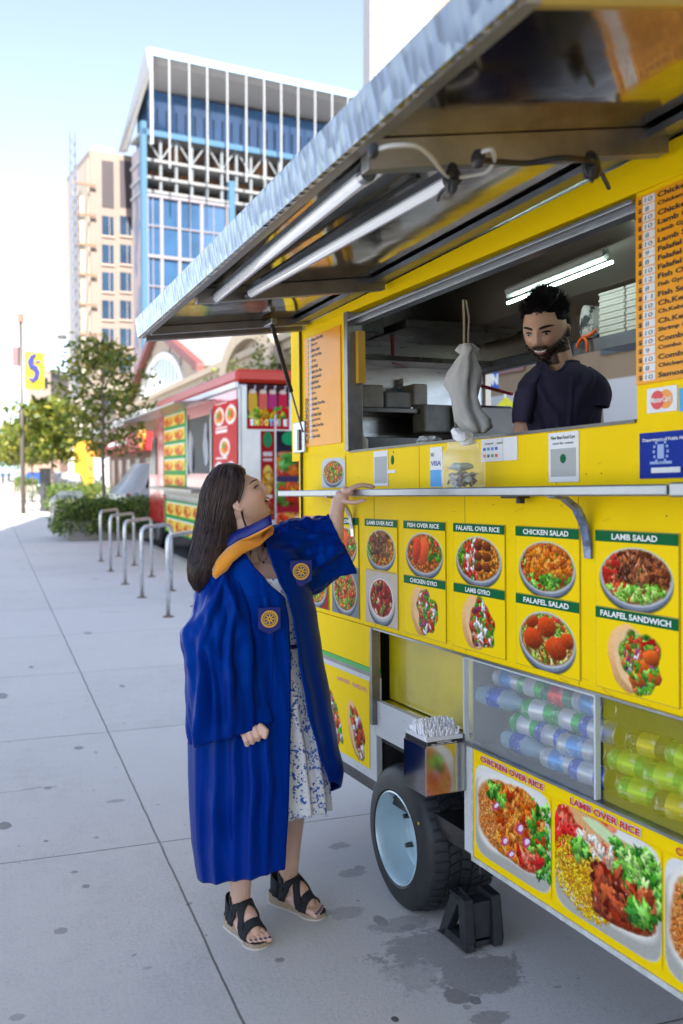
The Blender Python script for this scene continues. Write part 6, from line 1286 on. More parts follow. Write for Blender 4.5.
def skin_cols(base, M, lip, rnd=0, beard=None, blush=.06):
    Mi = np.array(M.inverted()); base = np.array(base)
    def f(co):
        h = np.c_[co, np.ones(len(co))] @ Mi.T; x, y, z = h[:, 0], h[:, 1], h[:, 2]; c = np.tile(base, (len(co), 1)).astype(float)
        c *= (1+.05*np.sin(co[:, 0]*61+co[:, 2]*47)*np.sin(co[:, 1]*53))[:, None]
        near = (x > .03) & (np.abs(z) < .13) & (np.abs(y) < .09) & (x < .16)
        ck = np.exp(-((np.abs(y)-.040)/.020)**2-((z+.022)/.02)**2)*near; c = c*(1-ck[:, None]*.35)+np.array([base[0]*1.03, base[1]*.72, base[2]*.68])*ck[:, None]*.35
        up = np.exp(-(y/.021)**4-((z+.0535)/.0048)**2)+np.exp(-(y/.019)**4-((z+.066)/.0055)**2); up = np.clip(up*1.3, 0, 1)*near; c = c*(1-up[:, None]*.8)+np.array(lip)*up[:, None]*.8
        es = np.exp(-((np.abs(y)-.031)/.017)**2-((z-.006)/.009)**2)*near; c *= (1-.30*es)[:, None]
        if beard is not None:
            bd = beard(x, y, z); c = c*(1-bd[:, None])+np.array((.012, .009, .008))*bd[:, None]
        return c
    return f
def strands(b, surf, n, rs, length, r, lift=.003):
    pass

# ------------------------------------------------------------------ the woman in the blue gown
WY = 3.17
PX = lambda px, py, Y=WY: at(px, py, Y)
W = empty('person', (gr(268, 925).x, gr(268, 925).y, 0), ID, 'laughing woman in an open royal blue graduation gown reaching for the shelf', 'person')
def Mfrom(o, fwd, up):
    f_ = Vector(fwd).normalized(); s_ = Vector(up).cross(f_).normalized(); u_ = f_.cross(s_); return Matrix(((f_.x, s_.x, u_.x, o.x), (f_.y, s_.y, u_.y, o.y), (f_.z, s_.z, u_.z, o.z), (0, 0, 0, 1)))
hc_ = PX(241, 502, WY); hf = Vector((.765, -.06, .645)); HM_ = Mfrom(hc_, hf, (-.645, 0, .765)) @ Matrix.Scale(.92, 4)
b = head_mesh(HM_, True, open_mouth=1); ear(b, HM_, -1); ear(b, HM_, 1)
# neck, shoulders, torso
neck0, neck1 = PX(240, 505, WY), PX(248, 545, WY)
chain(b, [neck0, neck1, PX(250, 560, WY)], [.050, .052, .06])
chest = PX(258, 585, WY+.01); waist = PX(262, 650, WY+.01); hip = PX(264, 715, WY+.01)
b.ell(PX(256, 592, WY), (.15, .105, .12), 20); b.ell(waist, (.12, .095, .13), 20); b.ell(hip, (.15, .12, .14), 20)
shR, shL = PX(226, 574, WY-.06), PX(288, 563, WY+.05)
chain(b, [PX(250, 562, WY), shL], [.056, .046]); chain(b, [PX(248, 564, WY), shR], [.054, .042])
# raised left arm to the shelf
elb = PX(326, 556, WY+.06); wr = PX(337, 511, WY+.08)
chain(b, [shL, elb], [.044, .032]); chain(b, [elb, PX(334, 540, WY+.065), wr], [.032, .033, .0245])
# left hand: palm lies over the shelf edge, fingers point right
hy = WY+.085
k0 = PX(341, 499, hy); b.ell(PX(342, 497, hy), (.027, .034, .020), 16, M=Matrix.Rotation(R(38), 4, 'Y')); chain(b, [wr, PX(339, 502, hy)], [.0245, .026]); b.ell(PX(348, 491, hy), (.026, .036, .014), 14, M=Matrix.Rotation(R(20), 4, 'Y'))
for i, (dy, ln, dz) in enumerate(((-.030, .92, 0), (-.010, 1.0, .6), (.011, .95, .8), (.030, .78, .4))):
    y_ = hy+dy; finger(b, [PX(350, 489.5-dz, y_), PX(350+9*ln, 486.0-dz, y_+.003), PX(350+17*ln, 485.5-dz, y_+.004), PX(350+24*ln, 487.5-dz, y_+.003)], .0080)
finger(b, [PX(343, 501, hy-.026), PX(351, 502.5, hy-.038), PX(358, 502.0, hy-.044), PX(365, 500, hy-.046)], .0088)
# right arm hanging, fist
ry = WY-.13
elR = PX(214, 655, ry+.02); wrR = PX(243, 722, ry-.035)
chain(b, [shR, elR], [.042, .038]); chain(b, [elR, wrR], [.040, .026]); fc = PX(252, 734, ry-.045)
b.ell(PX(250, 731, ry-.043), (.035, .022, .032), 16, M=Matrix.Rotation(R(25), 4, 'Y')); chain(b, [wrR, PX(247, 728, ry-.04)], [.026, .027])
for i in range(4):
    u = i/3; kx, ky = 246+17*u, 740.5-7.5*u**1.2; y_ = ry-.060
    finger(b, [PX(kx-2.5, ky-7, y_), PX(kx, ky, y_-.010), PX(kx+1.0, ky+4.2-1.0*u, y_-.002), PX(kx+.6, ky+2.0, y_+.022)], .0100)
finger(b, [PX(262, 727, ry-.062), PX(266.5, 731, ry-.072), PX(265.0, 737, ry-.078)], .0095)
# legs
kR, kL = PX(240, 800, WY-.08), PX(291, 790, WY+.07)
anR = gr(238, 903)+Vector((0, .0, .0)); fR0, fR1 = gr(234, 927), gr(262, 949); fL0, fL1 = gr(279, 903), gr(322, 919)
def leg(kn, hipx, f0, f1):
    d = (f1-f0); d.z = 0; d.normalize(); L = (f1-f0).length; s_ = Vector((-d.y, d.x, 0)); heel = f0+Vector((0, 0, .055)); ank = f0+d*.045+Vector((0, 0, .105))
    chain(b, [hipx, kn], [.078, .052]); chain(b, [kn, kn.lerp(ank, .3), kn.lerp(ank, .62), ank], [.052, .051, .041, .033])
    b.ell(f0+d*.03+Vector((0, 0, .065)), (.034, .030, .032), 14); chain(b, [ank, f0+d*.10+Vector((0, 0, .072)), f0+d*(L*.72)+Vector((0, 0, .038))], [.034, .031, .022])
    for k, off in enumerate((-.020, 0, .020)): chain(b, [f0+d*.05+s_*off*.6+Vector((0, 0, .05)), f0+d*(L*.72)+s_*off*1.15+Vector((0, 0, .030))], [.024, .019])
    for k in range(5):
        u = k/4; sg = 1 if f0.x > -.2 else 1; off = (.030-.060*u); tl = L*(1.0-.10*u**1.5) if TOE > 0 else L*(1.0-.10*(1-u)**1.5); rr = .0115-.0035*(u if TOE > 0 else 1-u)
        p = f0+s_*off; chain(b, [p+d*(L*.74)+Vector((0, 0, .027)), p+d*(tl-.022)+Vector((0, 0, .028)), p+d*(tl-.004)+Vector((0, 0, .022))], [rr, rr, rr*.92], 10); NAILS.append((p+d*(tl-.002)+Vector((0, 0, .030)), rr, d))
    return d, s_, L
NAILS = []; TOE = 1
dR, sR, LR = leg(kR, PX(250, 720, WY-.05), fR0, fR1); TOE = -1
dL, sL_, LL = leg(kL, PX(278, 720, WY+.06), fL0, fL1)
SK = (.70, .44, .33)
from mathutils.bvhtree import BVHTree
T_face = BVHTree.FromPolygons([Vector(v) for v in b.v[:73*55]], [f for f in b.f if max(f) < 72*55])
body = fuse(b, 'body', W, .0030, 2, skin_cols(SK, HM_, (.50, .10, .09)))
b = MB()
for (p, rr, d) in NAILS: b.ell(p, (rr*.62, rr*.62, rr*.25), 8)
b.build('toenails', mat('nail_polish', (.02, .02, .12), rough=.1, coat=1), body, smooth=True)
# face details
def facer(HMx, T):
    iv = HMx.to_3x3()
    def f(y, z, off=0):
        o = HMx @ Vector((.2, y, z)); d = (iv @ Vector((-1, 0, 0))).normalized(); h = T.ray_cast(o, d); p = h[0] if h[0] else HMx @ Vector((.09, y, z)); return p-d*off
    return f
hp = facer(HM_, T_face)
b = MB()
for sg in (-1, 1):
    b.tube([hp(sg*(.031+.0068*k), .0045+.0022*(1-k*k/4), .0008) for k in (-2, -1, 0, 1, 2)], [.0010, .0017, .0021, .0020, .0012], seg=6)
    b.tube([hp(sg*(.0446+.003*k), .0045-.0006*k, .0022+.0012*k) for k in (0, 1, 2)], [.0014, .0010, .0004], seg=5)
b.build('eyelashes', mat('lash', (.01, .007, .006), rough=.5), body)
b = MB()
for sg in (-1, 1): b.tube([hp(sg*(.016+.0088*(k+2)), .0240+.0042*math.sin((k+2)/4*2.6), .0006) for k in (-2, -1, 0, 1, 2)], [.0015, .0024, .0024, .0019, .0009], seg=6)
b.build('eyebrows', mat('brow', (.03, .018, .013), rough=.7), body)
b = MB(); ys = (-.027, -.0215, -.015, -.008, 0, .008, .015, .0215, .027); b.tube([hp(y, -.0610+7*y*y*1.6, .0006) for y in ys], [.0010, .0042, .0062, .0074, .0078, .0074, .0062, .0042, .0010], seg=10); b.build('mouth', mat('mouth_dark', (.10, .012, .012), rough=.4), body, smooth=True)
b = MB(); ys = (-.023, -.017, -.011, -.004, .004, .011, .017, .023); b.tube([hp(y, -.0578+7*y*y*1.6, .0048) for y in ys], [.0012, .0030, .0040, .0044, .0044, .0040, .0030, .0012], seg=8); b.build('teeth', mat('teeth', (.85, .82, .76), rough=.2, coat=.5), body, smooth=True)
b = MB(); ys = (-.029, -.022, -.014, -.006, .0, .006, .014, .022, .029); b.tube([hp(y, -.0525+7*y*y*1.25-.0008*(y == 0), .0022) for y in ys], [.0010, .0022, .0030, .0036, .0030, .0036, .0030, .0022, .0010], seg=8); b.tube([hp(y, -.0700+7*y*y*2.4, .0030) for y in ys], [.0010, .0024, .0038, .0044, .0046, .0044, .0038, .0024, .0010], seg=8); b.build('lips', mat('lips_rose', (.52, .13, .12), rough=.35), body, smooth=True)
# hair: a mass of strands over the skull and down the back
def interp(tab, y):
    for i in range(len(tab)-1):
        if tab[i][0] <= y <= tab[i+1][0]:
            u = (y-tab[i][0])/(tab[i+1][0]-tab[i][0]); u_ = u*u*(3-2*u)*.5+u*.5; return [a+(b_-a)*u_ for a, b_ in zip(tab[i][1:], tab[i+1][1:])]
    return list(tab[0][1:] if y < tab[0][0] else tab[-1][1:])
HT = [(462.6, 226, 231, .010), (464.5, 219, 240, .045), (469, 213.5, 244.5, .066), (477, 208, 246, .079), (488, 203, 246, .086), (500, 200, 243.5, .088), (512, 198.5, 239.5, .085), (525, 197, 238.5, .082), (540, 195, 239, .082), (552, 193, 231, .082), (565, 192, 222, .08), (576, 193, 217, .07), (584, 197, 213, .055), (589, 201, 210, .03)]
YH = WY+.005
def hair_pt(py, th, k=1.0):
    L_, R_, dp = interp(HT, py); c = PX((L_+R_)/2, py, YH); hw = (R_-L_)/2*YH/F; n = 2.5+1.0*max(0, min(1, (515-py)/20))
    cs, sn = math.cos(th), math.sin(th); q = (abs(cs)**n+abs(sn)**n)**(-1/n); ys = -.085*min(1, max(0, (py-515)/45)); return Vector((c.x+hw*q*cs*k, YH+ys+dp*q*sn*k, c.z))
b = MB(); rg = []; ny = 60
for j in range(ny+1):
    py = 462.6+(589-462.6)*(j/ny)**1.15; row = []
    for i in range(120):
        th = 2*math.pi*i/120; w_ = noise.noise(Vector((th*6.0, py*.012, 3)))*.05+noise.noise(Vector((th*17, py*.02, 7)))*.03+noise.noise(Vector((th*2, py*.03, 1)))*.05*min(1, (py-462)/60); row.append(hair_pt(py, th, 1+w_-.02))
    rg.append(row)
b.rings(rg, capa=True, capb=True)
M_hair = mat('dark_brown_hair', (.014, .007, .006), rough=.34, spec=.5, col2=(.06, .028, .02), vs=90, thr=(.4, .65), aniso=(1, 1, .04))
hair = b.build('hair', M_hair, body, smooth=True)
b = MB(); rs = random.Random(12)
for k in range(900):
    th = rs.uniform(-math.pi, math.pi)
    if math.sin(th) > .35 and rs.random() < .7: th = -th
    p0 = rs.uniform(463, 500) if rs.random() < .8 else rs.uniform(500, 545); p1 = min(rs.uniform(555, 594), 560+34*(1-abs(math.cos(th))*.3)); m_ = 11; ph = rs.uniform(0, 6); am = rs.uniform(.004, .02); P = []
    k0 = 1.0+rs.uniform(-.01, .018)
    for j in range(m_):
        py = p0+(p1-p0)*j/(m_-1); P.append(hair_pt(min(py, 588.5), th+am*math.sin(py*.06+ph), k0)-Vector((0, 0, max(0, py-588.5)*WY/F)))
    b.tube(P, [.0006+.0011*math.sin(math.pi*min(1, (j+.6)/m_)) for j in range(m_)], seg=4, cap=False)
for k in range(70):
    th = rs.uniform(-math.pi, .3); p0 = rs.uniform(463, 530); m_ = 9; P = []; ph = rs.uniform(0, 6); out = rs.uniform(.02, .10)
    for j in range(m_): py = p0+j*rs.uniform(5, 8); P.append(hair_pt(min(py, 588), th+.05*math.sin(py*.05+ph), 1.01+out*(j/m_)**1.5))
    b.tube(P, .0005, seg=3, cap=False)
# the thin lock falling in front of the shoulder
for q in range(16):
    o = rs.uniform(-1, 1)
    P = [PX(240+o*1.2, 503, WY-.062), PX(243+o*.8, 518, WY-.068), PX(248+o*.9, 532, WY-.078), PX(251+o*1.0, 545, WY-.085), PX(250.5+o*.7, 557-abs(o)*4, WY-.088)]; b.tube(P, [.0008, .0012, .0012, .001, .0004], seg=4)
for q in range(26):      # fine hairs at the temple
    o = rs.uniform(0, 1); P = [PX(236+6*o, 467+1*o, WY-.05), PX(240+5*o, 474+6*o, WY-.068), PX(239+4*o, 486+6*o, WY-.076), PX(237+2*o, 500+4*o, WY-.078)]; b.tube(P, [.0006, .0010, .0010, .0006], seg=4)
b.build('hair_strands', M_hair, hair, smooth=True)
# ---- gown: cloth surfaces built as folded rings
M_gown = mat('royal_blue_satin', (.0003, .0165, .19), rough=.40, spec=.75, var=.12, vs=3, bump=.10, bs=9, aniso=(1, 1, .35))
_n = M_gown.node_tree.nodes; _n['Principled BSDF'].inputs['Specular Tint'].default_value = (.01, .22, 1, 1); _l = M_gown.node_tree.links; _b = [q for q in _n if q.type == 'BUMP'][0]; _t = _n.new('ShaderNodeTexNoise'); _t.noise_type = 'RIDGED_MULTIFRACTAL'; _t.inputs['Scale'].default_value = 5.5; _t.inputs['Detail'].default_value = 2
_m = [q for q in _n if q.type == 'MAPPING'][0]; _l.new(_m.outputs[0], _t.inputs['Vector']); _b2 = _n.new('ShaderNodeBump'); _b2.inputs['Strength'].default_value = .5; _b2.inputs['Distance'].default_value = .012; _l.new(_t.outputs[0], _b2.inputs['Height']); _l.new(_b.outputs[0], _b2.inputs['Normal']); _l.new(_b2.outputs[0], _n['Principled BSDF'].inputs['Normal'])
GT_ = [  # py, left px, right px, near edge px, far edge px, half depth
    (533, 236, 268, 246, 266, .052), (541, 222, 282, 243, 267, .085), (549, 210, 298, 248, 270, .115), (560, 202, 304, 256, 274, .13), (575, 199, 308, 269, 280, .142), (594, 198, 312, 287, 289, .15), (615, 197, 317, 290.5, 294, .15), (650, 195, 322, 292, 299, .15), (700, 191, 331, 293, 307, .16), (742, 188, 338, 293, 318, .17), (770, 188, 344.5, 292.5, 328, .175), (800, 189, 340, 291.5, 326, .175), (835, 191, 338, 289.5, 326, .17), (856, 194, 336, 288, 326, .165), (880, 198, 334, 287, 326, .16)]
def crease(u, v, lines):
    d_ = 0
    for (u0, v0, u1, v1, a_, w_) in lines:
        du, dv = u1-u0, v1-v0; t = max(0, min(1, ((u-u0)*du+(v-v0)*dv)/(du*du+dv*dv))); q = math.hypot(u-u0-du*t, v-v0-dv*t); e = math.sin(math.pi*(.12+.76*t))
        d_ += a_*e*(max(0, 1-q/w_)**1.3-.45*max(0, 1-abs(q-w_*1.3)/w_))
    return d_
SLV = [(.25, .04, -.45, .50, .16, .13), (-.05, .22, -.95, .52, .14, .12), (.45, .30, .12, 1.0, .15, .12), (-.30, .52, -.68, 1.05, .17, .12), (-.62, .50, .35, .72, .12, .10), (.80, .45, .62, 1.05, .13, .12), (-.15, .60, -.22, 1.05, .12, .10), (.1, .1, .6, .45, .10, .10)]
SLL = [(-.6, .05, .5, .55, .16, .14), (-.2, .0, -.5, .8, .14, .13), (.5, .1, .1, 1.0, .16, .14), (.75, .3, .8, 1.0, .12, .12), (-.8, .3, -.3, 1.0, .12, .12)]
GWL = [(-.78, .36, -.86, 1.05, .10, .08), (-.52, .48, -.62, 1.05, .11, .08), (-.28, .42, -.36, 1.05, .09, .07), (-.08, .50, -.12, 1.05, .10, .07), (.12, .44, .08, 1.05, .08, .06), (.62, .3, .80, 1.05, .10, .08), (.45, .15, .62, .8, .07, .07), (-.3, .16, .1, .30, .06, .05), (.25, .14, .3, .42, .06, .05), (-.68, .72, -.35, 1.0, .07, .07)]
def gown_pt(v, u):
    """v 0..1 from neckline to hem, u 0..1 from the near front edge round the back to the far front edge"""
    # hem height by angle
    def edges(py): return interp(GT_, py)
    L_, R_, ne, fe, dp = edges(700)
    hem = 851+22*math.sin(min(1, u*3.2)*math.pi*.5)**1.3 if u < .36 else (873-30*(u-.36)/.3 if u < .66 else (843-72*((u-.66)/.34)**.6))
    top = 533+2*math.sin(u*6)
    py = top+(hem-top)*v; L_, R_, ne, fe, dp = edges(py); c = (L_+R_)/2; a = (R_-L_)/2
    s1 = max(-.98, min(.98, (ne-c)/a)); s2 = max(-.98, min(.98, (fe-c)/a)); n = 2.2
    t1 = math.asin(s1); t2 = math.asin(s2); th = t1-(t1-(t2-2*math.pi))*u      # angle from the camera direction, decreasing: towards the left, round the back
    rdg = lambda x: 1-2*abs(math.sin(x))**.8
    fold = 1.5*(.034*rdg(th*3.1+.6+py*.0035)+.026*math.sin(th*9+.5-py*.006)+.018*rdg(th*7.3+py*.004+2*noise.noise(Vector((th, py*.006, 5)))))*min(1, max(0, (py-575)/170))+.05*noise.noise(Vector((math.cos(th)*3.2, math.sin(th)*3.2, py*.012+9)))*min(1, max(0, (py-560)/80))+.02*noise.noise(Vector((math.cos(th)*2, math.sin(th)*2, py*.02)))*min(1, (py-533)/50)
    fold *= .62
    if math.cos(th) > -.1: fold += .7*crease(math.sin(th), v, GWL)
    q = (abs(math.sin(th))**n+abs(math.cos(th))**n)**(-1/n); k = 1+fold
    edge = min(u, 1-u); Yc = WY+.0
    cpt = PX(c, py, Yc); a_m = a*Yc/F
    return Vector((cpt.x+a_m*q*math.sin(th)*(1+fold*(1-abs(math.sin(th)))*.6), Yc-dp*q*math.cos(th)*k, cpt.z))
b = MB(); rg = []; nv, nu = 120, 300
for j in range(nv+1): rg.append([gown_pt(j/nv, i/nu) for i in range(nu+1)])
b.rings(rg, closed=False); gown = b.build('gown', M_gown, W, smooth=True, solid=.004)
# front facing bands (plackets) and yoke seams
b = MB(); P = [gown_pt(v/40, .004) for v in range(41)]; b.tube([p+Vector((-.002, -.004, 0)) for p in P], .0028, seg=6); P = [gown_pt(v/40, .996) for v in range(41)]; b.tube([p+Vector((.001, -.004, 0)) for p in P], .0028, seg=6)
P = [gown_pt(v/40, .045) for v in range(9, 41)]; b.tube([p+Vector((-.001, -.003, 0)) for p in P], .0016, seg=5)
b.build('piping', M_gown, gown, smooth=True)
# sleeves
def loft(rows, n=64, nsub=10):
    """rows of (centre, half vector A, half vector B); smooth interpolation between them"""
    out = []
    for r in range(len(rows)-1):
        for s in range(nsub if r < len(rows)-2 else nsub+1):
            t = s/nsub; p0 = rows[max(r-1, 0)]; p1 = rows[r]; p2 = rows[r+1]; p3 = rows[min(r+2, len(rows)-1)]
            out.append([.5*((2*p1[k])+(p2[k]-p0[k])*t+(2*p0[k]-5*p1[k]+4*p2[k]-p3[k])*t*t+(-p0[k]+3*p1[k]-3*p2[k]+p3[k])*t**3) for k in range(3)])
    return out
def sleeve(rows, name, fold, seed, n=150, lines=()):
    rr = loft(rows); b = MB(); rg = []; N = len(rr)
    for j, (c, A, B) in enumerate(rr):
        v = j/(N-1); row = []
        for i in range(n):
            th = 2*math.pi*i/n; rd = lambda x: 1-2*abs(math.sin(x))**.8; k = 1+fold*(.25+v)*(1.1*rd(1.6*th+seed+v*2.2)+.8*rd(3.2*th+seed*2-v*2.6)+.4*math.sin(9*th+v*4))+.16*noise.noise(Vector((math.cos(th)*2.2+seed, math.sin(th)*2.2, v*4.5)))*(.35+.65*v)+.05*noise.noise(Vector((math.cos(th)*5+seed, math.sin(th)*5, v*12)))+(crease(math.cos(th), v, lines) if math.sin(th) < .1 else 0); row.append(c+A*math.cos(th)*k+B*math.sin(th)*k)
        rg.append(row)
    b.rings(rg); return b.build(name, M_gown, gown, smooth=True, solid=.004)
def row(pa, pb, Y, dep, Yb=None, tilt=0):
    a, c = PX(pa[0], pa[1], Y), PX(pb[0], pb[1], Yb or Y); return ((a+c)/2, (c-a)/2, Vector((0, dep, tilt)))
sleeve([row((202, 566), (243, 549), WY-.05, .075), row((197, 590), (250, 578), WY-.075, .085), row((188, 616), (257, 610), WY-.10, .095), row((180, 644), (261, 648), WY-.115, .10), row((184.5, 690), (266, 684), WY-.125, .10), row((185, 745), (271.5, 720), WY-.13, .085)], 'sleeve', .05, 1.0, lines=SLV)
sleeve([row((268, 527), (292, 603), WY+.0, .085), row((284, 521.5), (303, 600), WY+.035, .085), row((301, 518.5), (318, 592), WY+.06, .078), row((314, 517), (336, 583), WY+.075, .072), row((328.5, 514.5), (357.5, 573), WY+.085, .062)], 'sleeve', .04, 3.1, lines=SLL)
# emblem patches
M_gold = mat('gold_thread', (.80, .45, .02), rough=.55, bump=.3, bs=400); M_navy = mat('navy_patch', (.004, .014, .18), rough=.5)
def patch(px, py, Y, yaw, pitch=0):
    c = PX(px, py, Y); Q = Matrix.Translation(c) @ Matrix.Rotation(yaw, 4, 'Z') @ Matrix.Rotation(pitch, 4, 'X'); r = .0275
    b = MB(); b.prism([Q @ Vector(p) for p in ((-.036, 0, .036), (.036, 0, .036), (.036, 0, -.030), (0, 0, -.050), (-.036, 0, -.030))], Q.to_3x3() @ Vector((0, .004, 0))); pt = b.build('patch', M_navy, gown, bevel=.001)
    def disc(r0, r1, y): return [[Q @ Vector((rr*math.cos(a), y, rr*math.sin(a))) for a in [2*math.pi*i/40 for i in range(40)]] for rr in (r0, r1)]
    b = MB(); b.rings(disc(r*.84, r, -.0012)); b.rings(disc(r*.60, r*.66, -.0012))
    for k in range(22): a = 2*math.pi*k/22; p = Vector((r*.75*math.cos(a), -.0012, r*.75*math.sin(a))); b.add([Q @ (p+Vector((math.cos(a)*s*.0022-math.sin(a)*t*.0014, 0, math.sin(a)*s*.0022+math.cos(a)*t*.0014))) for s, t in ((-1, -1), (1, -1), (1, 1), (-1, 1))], [(0, 1, 2, 3)])
    for k in range(8):
        a = 2*math.pi*k/8; pa = [(r*.12*math.cos(a-.6), r*.12*math.sin(a-.6)), (r*.55*math.cos(a-.16), r*.55*math.sin(a-.16)), (r*.55*math.cos(a+.16), r*.55*math.sin(a+.16)), (r*.12*math.cos(a+.6), r*.12*math.sin(a+.6))]; b.add([Q @ Vector((x, -.0012, z)) for x, z in pa], [(0, 1, 2, 3)])
    b.build('seal', M_gold, pt)
def front_y(px, py):      # depth of the gown surface near a pixel
    best = None
    for u in [i/200 for i in range(201)]:
        for v in (.05+i/60 for i in range(56)):
            pass
    return None
BVH = None
from mathutils.bvhtree import BVHTree
def bvh(objs):
    vs, fs = [], []
    for o in objs:
        n0 = len(vs); mw = Matrix.Translation(ORG[o.name]); vs += [mw @ v.co for v in o.data.vertices]; fs += [[n0+i for i in p.vertices] for p in o.data.polygons]
    return BVHTree.FromPolygons(vs, fs)
T_gown = bvh([gown]+[c for c in COL.objects if c.parent == gown and c.name.startswith('sleeve')])
def onto(px, py, off=.006, T=None):
    r = ray(px, py).normalized(); h = (T or T_gown).ray_cast(CAM, r)
    if h[0] is None: return at(px, py, WY-.15), Vector((0, -1, 0))
    n = h[1]; n = -n if n.dot(r) > 0 else n; return h[0]+n*off, n
for (px, py) in ((301, 571.5), (269.5, 619)):
    p, n = onto(px, py, .012); patch(px, py, p.y-(.022 if px > 290 else .004), .25)
# yoke seams along the surface
for pts in ([(214, 585), (232, 594), (250, 597), (268, 596)], [(283, 562), (297, 556), (311, 556)], [(262, 594), (262, 620), (263, 700), (262, 800), (258, 850)]):
    P = []
    for i in range(len(pts)-1):
        for k in range(8): t = k/8; P.append(onto(pts[i][0]+(pts[i+1][0]-pts[i][0])*t, pts[i][1]+(pts[i+1][1]-pts[i][1])*t, .002)[0])
    b = MB(); b.tube(P, .0012, seg=5); b.build('seam', M_gown, gown, smooth=True)
# hood: gold velvet band round the neck with a navy collar above it
M_velvet = mat('gold_velvet', (.80, .30, .008), rough=.8, sheen=.6, bump=.1, bs=60)
def band(rows, name, m, par, solid=.006):
    b = MB(); b.rings([[Vector(p) for p in r] for r in rows], closed=False); return b.build(name, m, par, smooth=True, solid=solid)
T_all = bvh([gown]+[c for c in COL.objects if c.parent == gown and c.name.startswith('sleeve')]+[body])
cl = [((271, 527.5), (271.5, 536)), ((264, 530), (266, 541)), ((256, 533.5), (259, 545.5)), ((248, 537.5), (252, 549.5)), ((239, 543), (243, 555)), ((229, 550), (233.5, 562.5)), ((220, 559.5), (225, 571)), ((213, 569), (218, 580))]
rows = []
for (a, c) in cl:
    r_ = []
    for k in range(6):
        t = k/5; px, py = a[0]+(c[0]-a[0])*t, a[1]+(c[1]-a[1])*t; p, n = onto(px, py, .010+.010*math.sin(math.pi*t), T_all); r_.append(p)
    rows.append(r_)
# smooth the depth along the band
for k in range(6):
    ys = [r_[k].y for r_ in rows]; ys2 = [min(ys[max(0, i-1):i+2]) for i in range(len(ys))]; ys3 = [sum(ys2[max(0, i-1):i+2])/len(ys2[max(0, i-1):i+2]) for i in range(len(ys2))]
    for i, r_ in enumerate(rows): p = r_[k]; r_[k] = CAM+(p-CAM)*((ys3[i]-.004)/p.y)
band(rows, 'hood_band', M_velvet, W)
rows2 = [[r_[0]+Vector((0, .004, 0)), r_[0]+Vector((-.004, .012, .020+.006*math.sin(i))), r_[0]+Vector((-.002, .03, .034))] for i, r_ in enumerate(rows[:6])]
band(rows2, 'hood_collar', M_navy, W)
# necklace
P = [onto(px, py, .003, T_all)[0] for px, py in ((256, 551), (257.5, 556), (260, 561), (263.5, 562), (266, 558), (267.5, 551))]; b = MB(); b.tube(P, .0009, seg=5); b.ell(P[3]+Vector((0, -.003, -.006)), (.004, .003, .006), 8); b.build('necklace', mat('silver_chain', (.6, .6, .62), rough=.2, metal=1), W)
# ---- dress: white cotton with blue flowers
def floral():
    m = bpy.data.materials.new('blue_floral_cotton'); m.use_nodes = True; n = m.node_tree.nodes; l = m.node_tree.links; bs = n['Principled BSDF']; bs.inputs['Roughness'].default_value = .8
    tc = n.new('ShaderNodeTexCoord'); t1 = n.new('ShaderNodeTexNoise'); t1.inputs['Scale'].default_value = 26; t1.inputs['Detail'].default_value = 2; t2 = n.new('ShaderNodeTexVoronoi'); t2.inputs['Scale'].default_value = 75; t2.distance = 'EUCLIDEAN'
    t3 = n.new('ShaderNodeTexNoise'); t3.inputs['Scale'].default_value = 110; t3.inputs['Detail'].default_value = 3
    for t in (t1, t2, t3): l.new(tc.outputs['Object'], t.inputs['Vector'])
    def M(op, a, b_): 
        q = n.new('ShaderNodeMath'); q.operation = op
        for i, v in enumerate((a, b_)):
            if isinstance(v, (int, float)): q.inputs[i].default_value = v
            else: l.new(v, q.inputs[i])
        return q.outputs[0]
    g = M('GREATER_THAN', t1.outputs[0], .52); pt = M('LESS_THAN', t2.outputs['Distance'], .5); st = M('GREATER_THAN', t3.outputs[0], .47); f = M('MULTIPLY', g, M('MULTIPLY', pt, st)); f = M('MAXIMUM', f, M('MULTIPLY', M('GREATER_THAN', t1.outputs[0], .45), M('GREATER_THAN', t3.outputs[0], .60)))
    mx = n.new('ShaderNodeMix'); mx.data_type = 'RGBA'; mx.inputs['A'].default_value = (.74, .76, .78, 1); mx.inputs['B'].default_value = (.03, .12, .42, 1); l.new(f, mx.inputs['Factor']); l.new(mx.outputs['Result'], bs.inputs['Base Color']); return m
DT = [(575, 236, 300, .115), (600, 234, 304, .12), (640, 236, 306, .115), (660, 236, 309, .12), (700, 234, 315, .135), (750, 244, 322, .115), (800, 250, 328, .118), (812, 251, 329, .12)]
b = MB(); rg = []
for j in range(60):
    v = j/59; row_ = []
    for i in range(140):
        th = 2*math.pi*i/140; hem = 809+2.5*math.sin(th*2+.5); py = 575+(hem-575)*v; L_, R_, dp = interp(DT, py); c = PX((L_+R_)/2, py, WY); hw = (R_-L_)/2*WY/F; k = 1+(.075*math.sin(th*12+py*.01)+.03*math.sin(th*25+1))*min(1, max(0, (py-645)/120)); row_.append(Vector((c.x+hw*math.cos(th)*k, WY+dp*math.sin(th)*k, c.z)))
    rg.append(row_)
b.rings(rg); dress = b.build('dress', floral(), W, smooth=True, solid=.003)
b = MB(); pts = []
for i in range(40): th = 2*math.pi*i/40; L_, R_, dp = interp(DT, 643); c = PX((L_+R_)/2, 643+1.5*math.sin(th), WY); hw = (R_-L_)/2*WY/F+.004; pts.append(Vector((c.x+hw*math.cos(th), WY+(dp+.004)*math.sin(th), c.z)))
b.tube(pts, .007, seg=6, closed=True); b.build('belt', mat('navy_belt', (.01, .015, .05), rough=.6), dress, smooth=True)
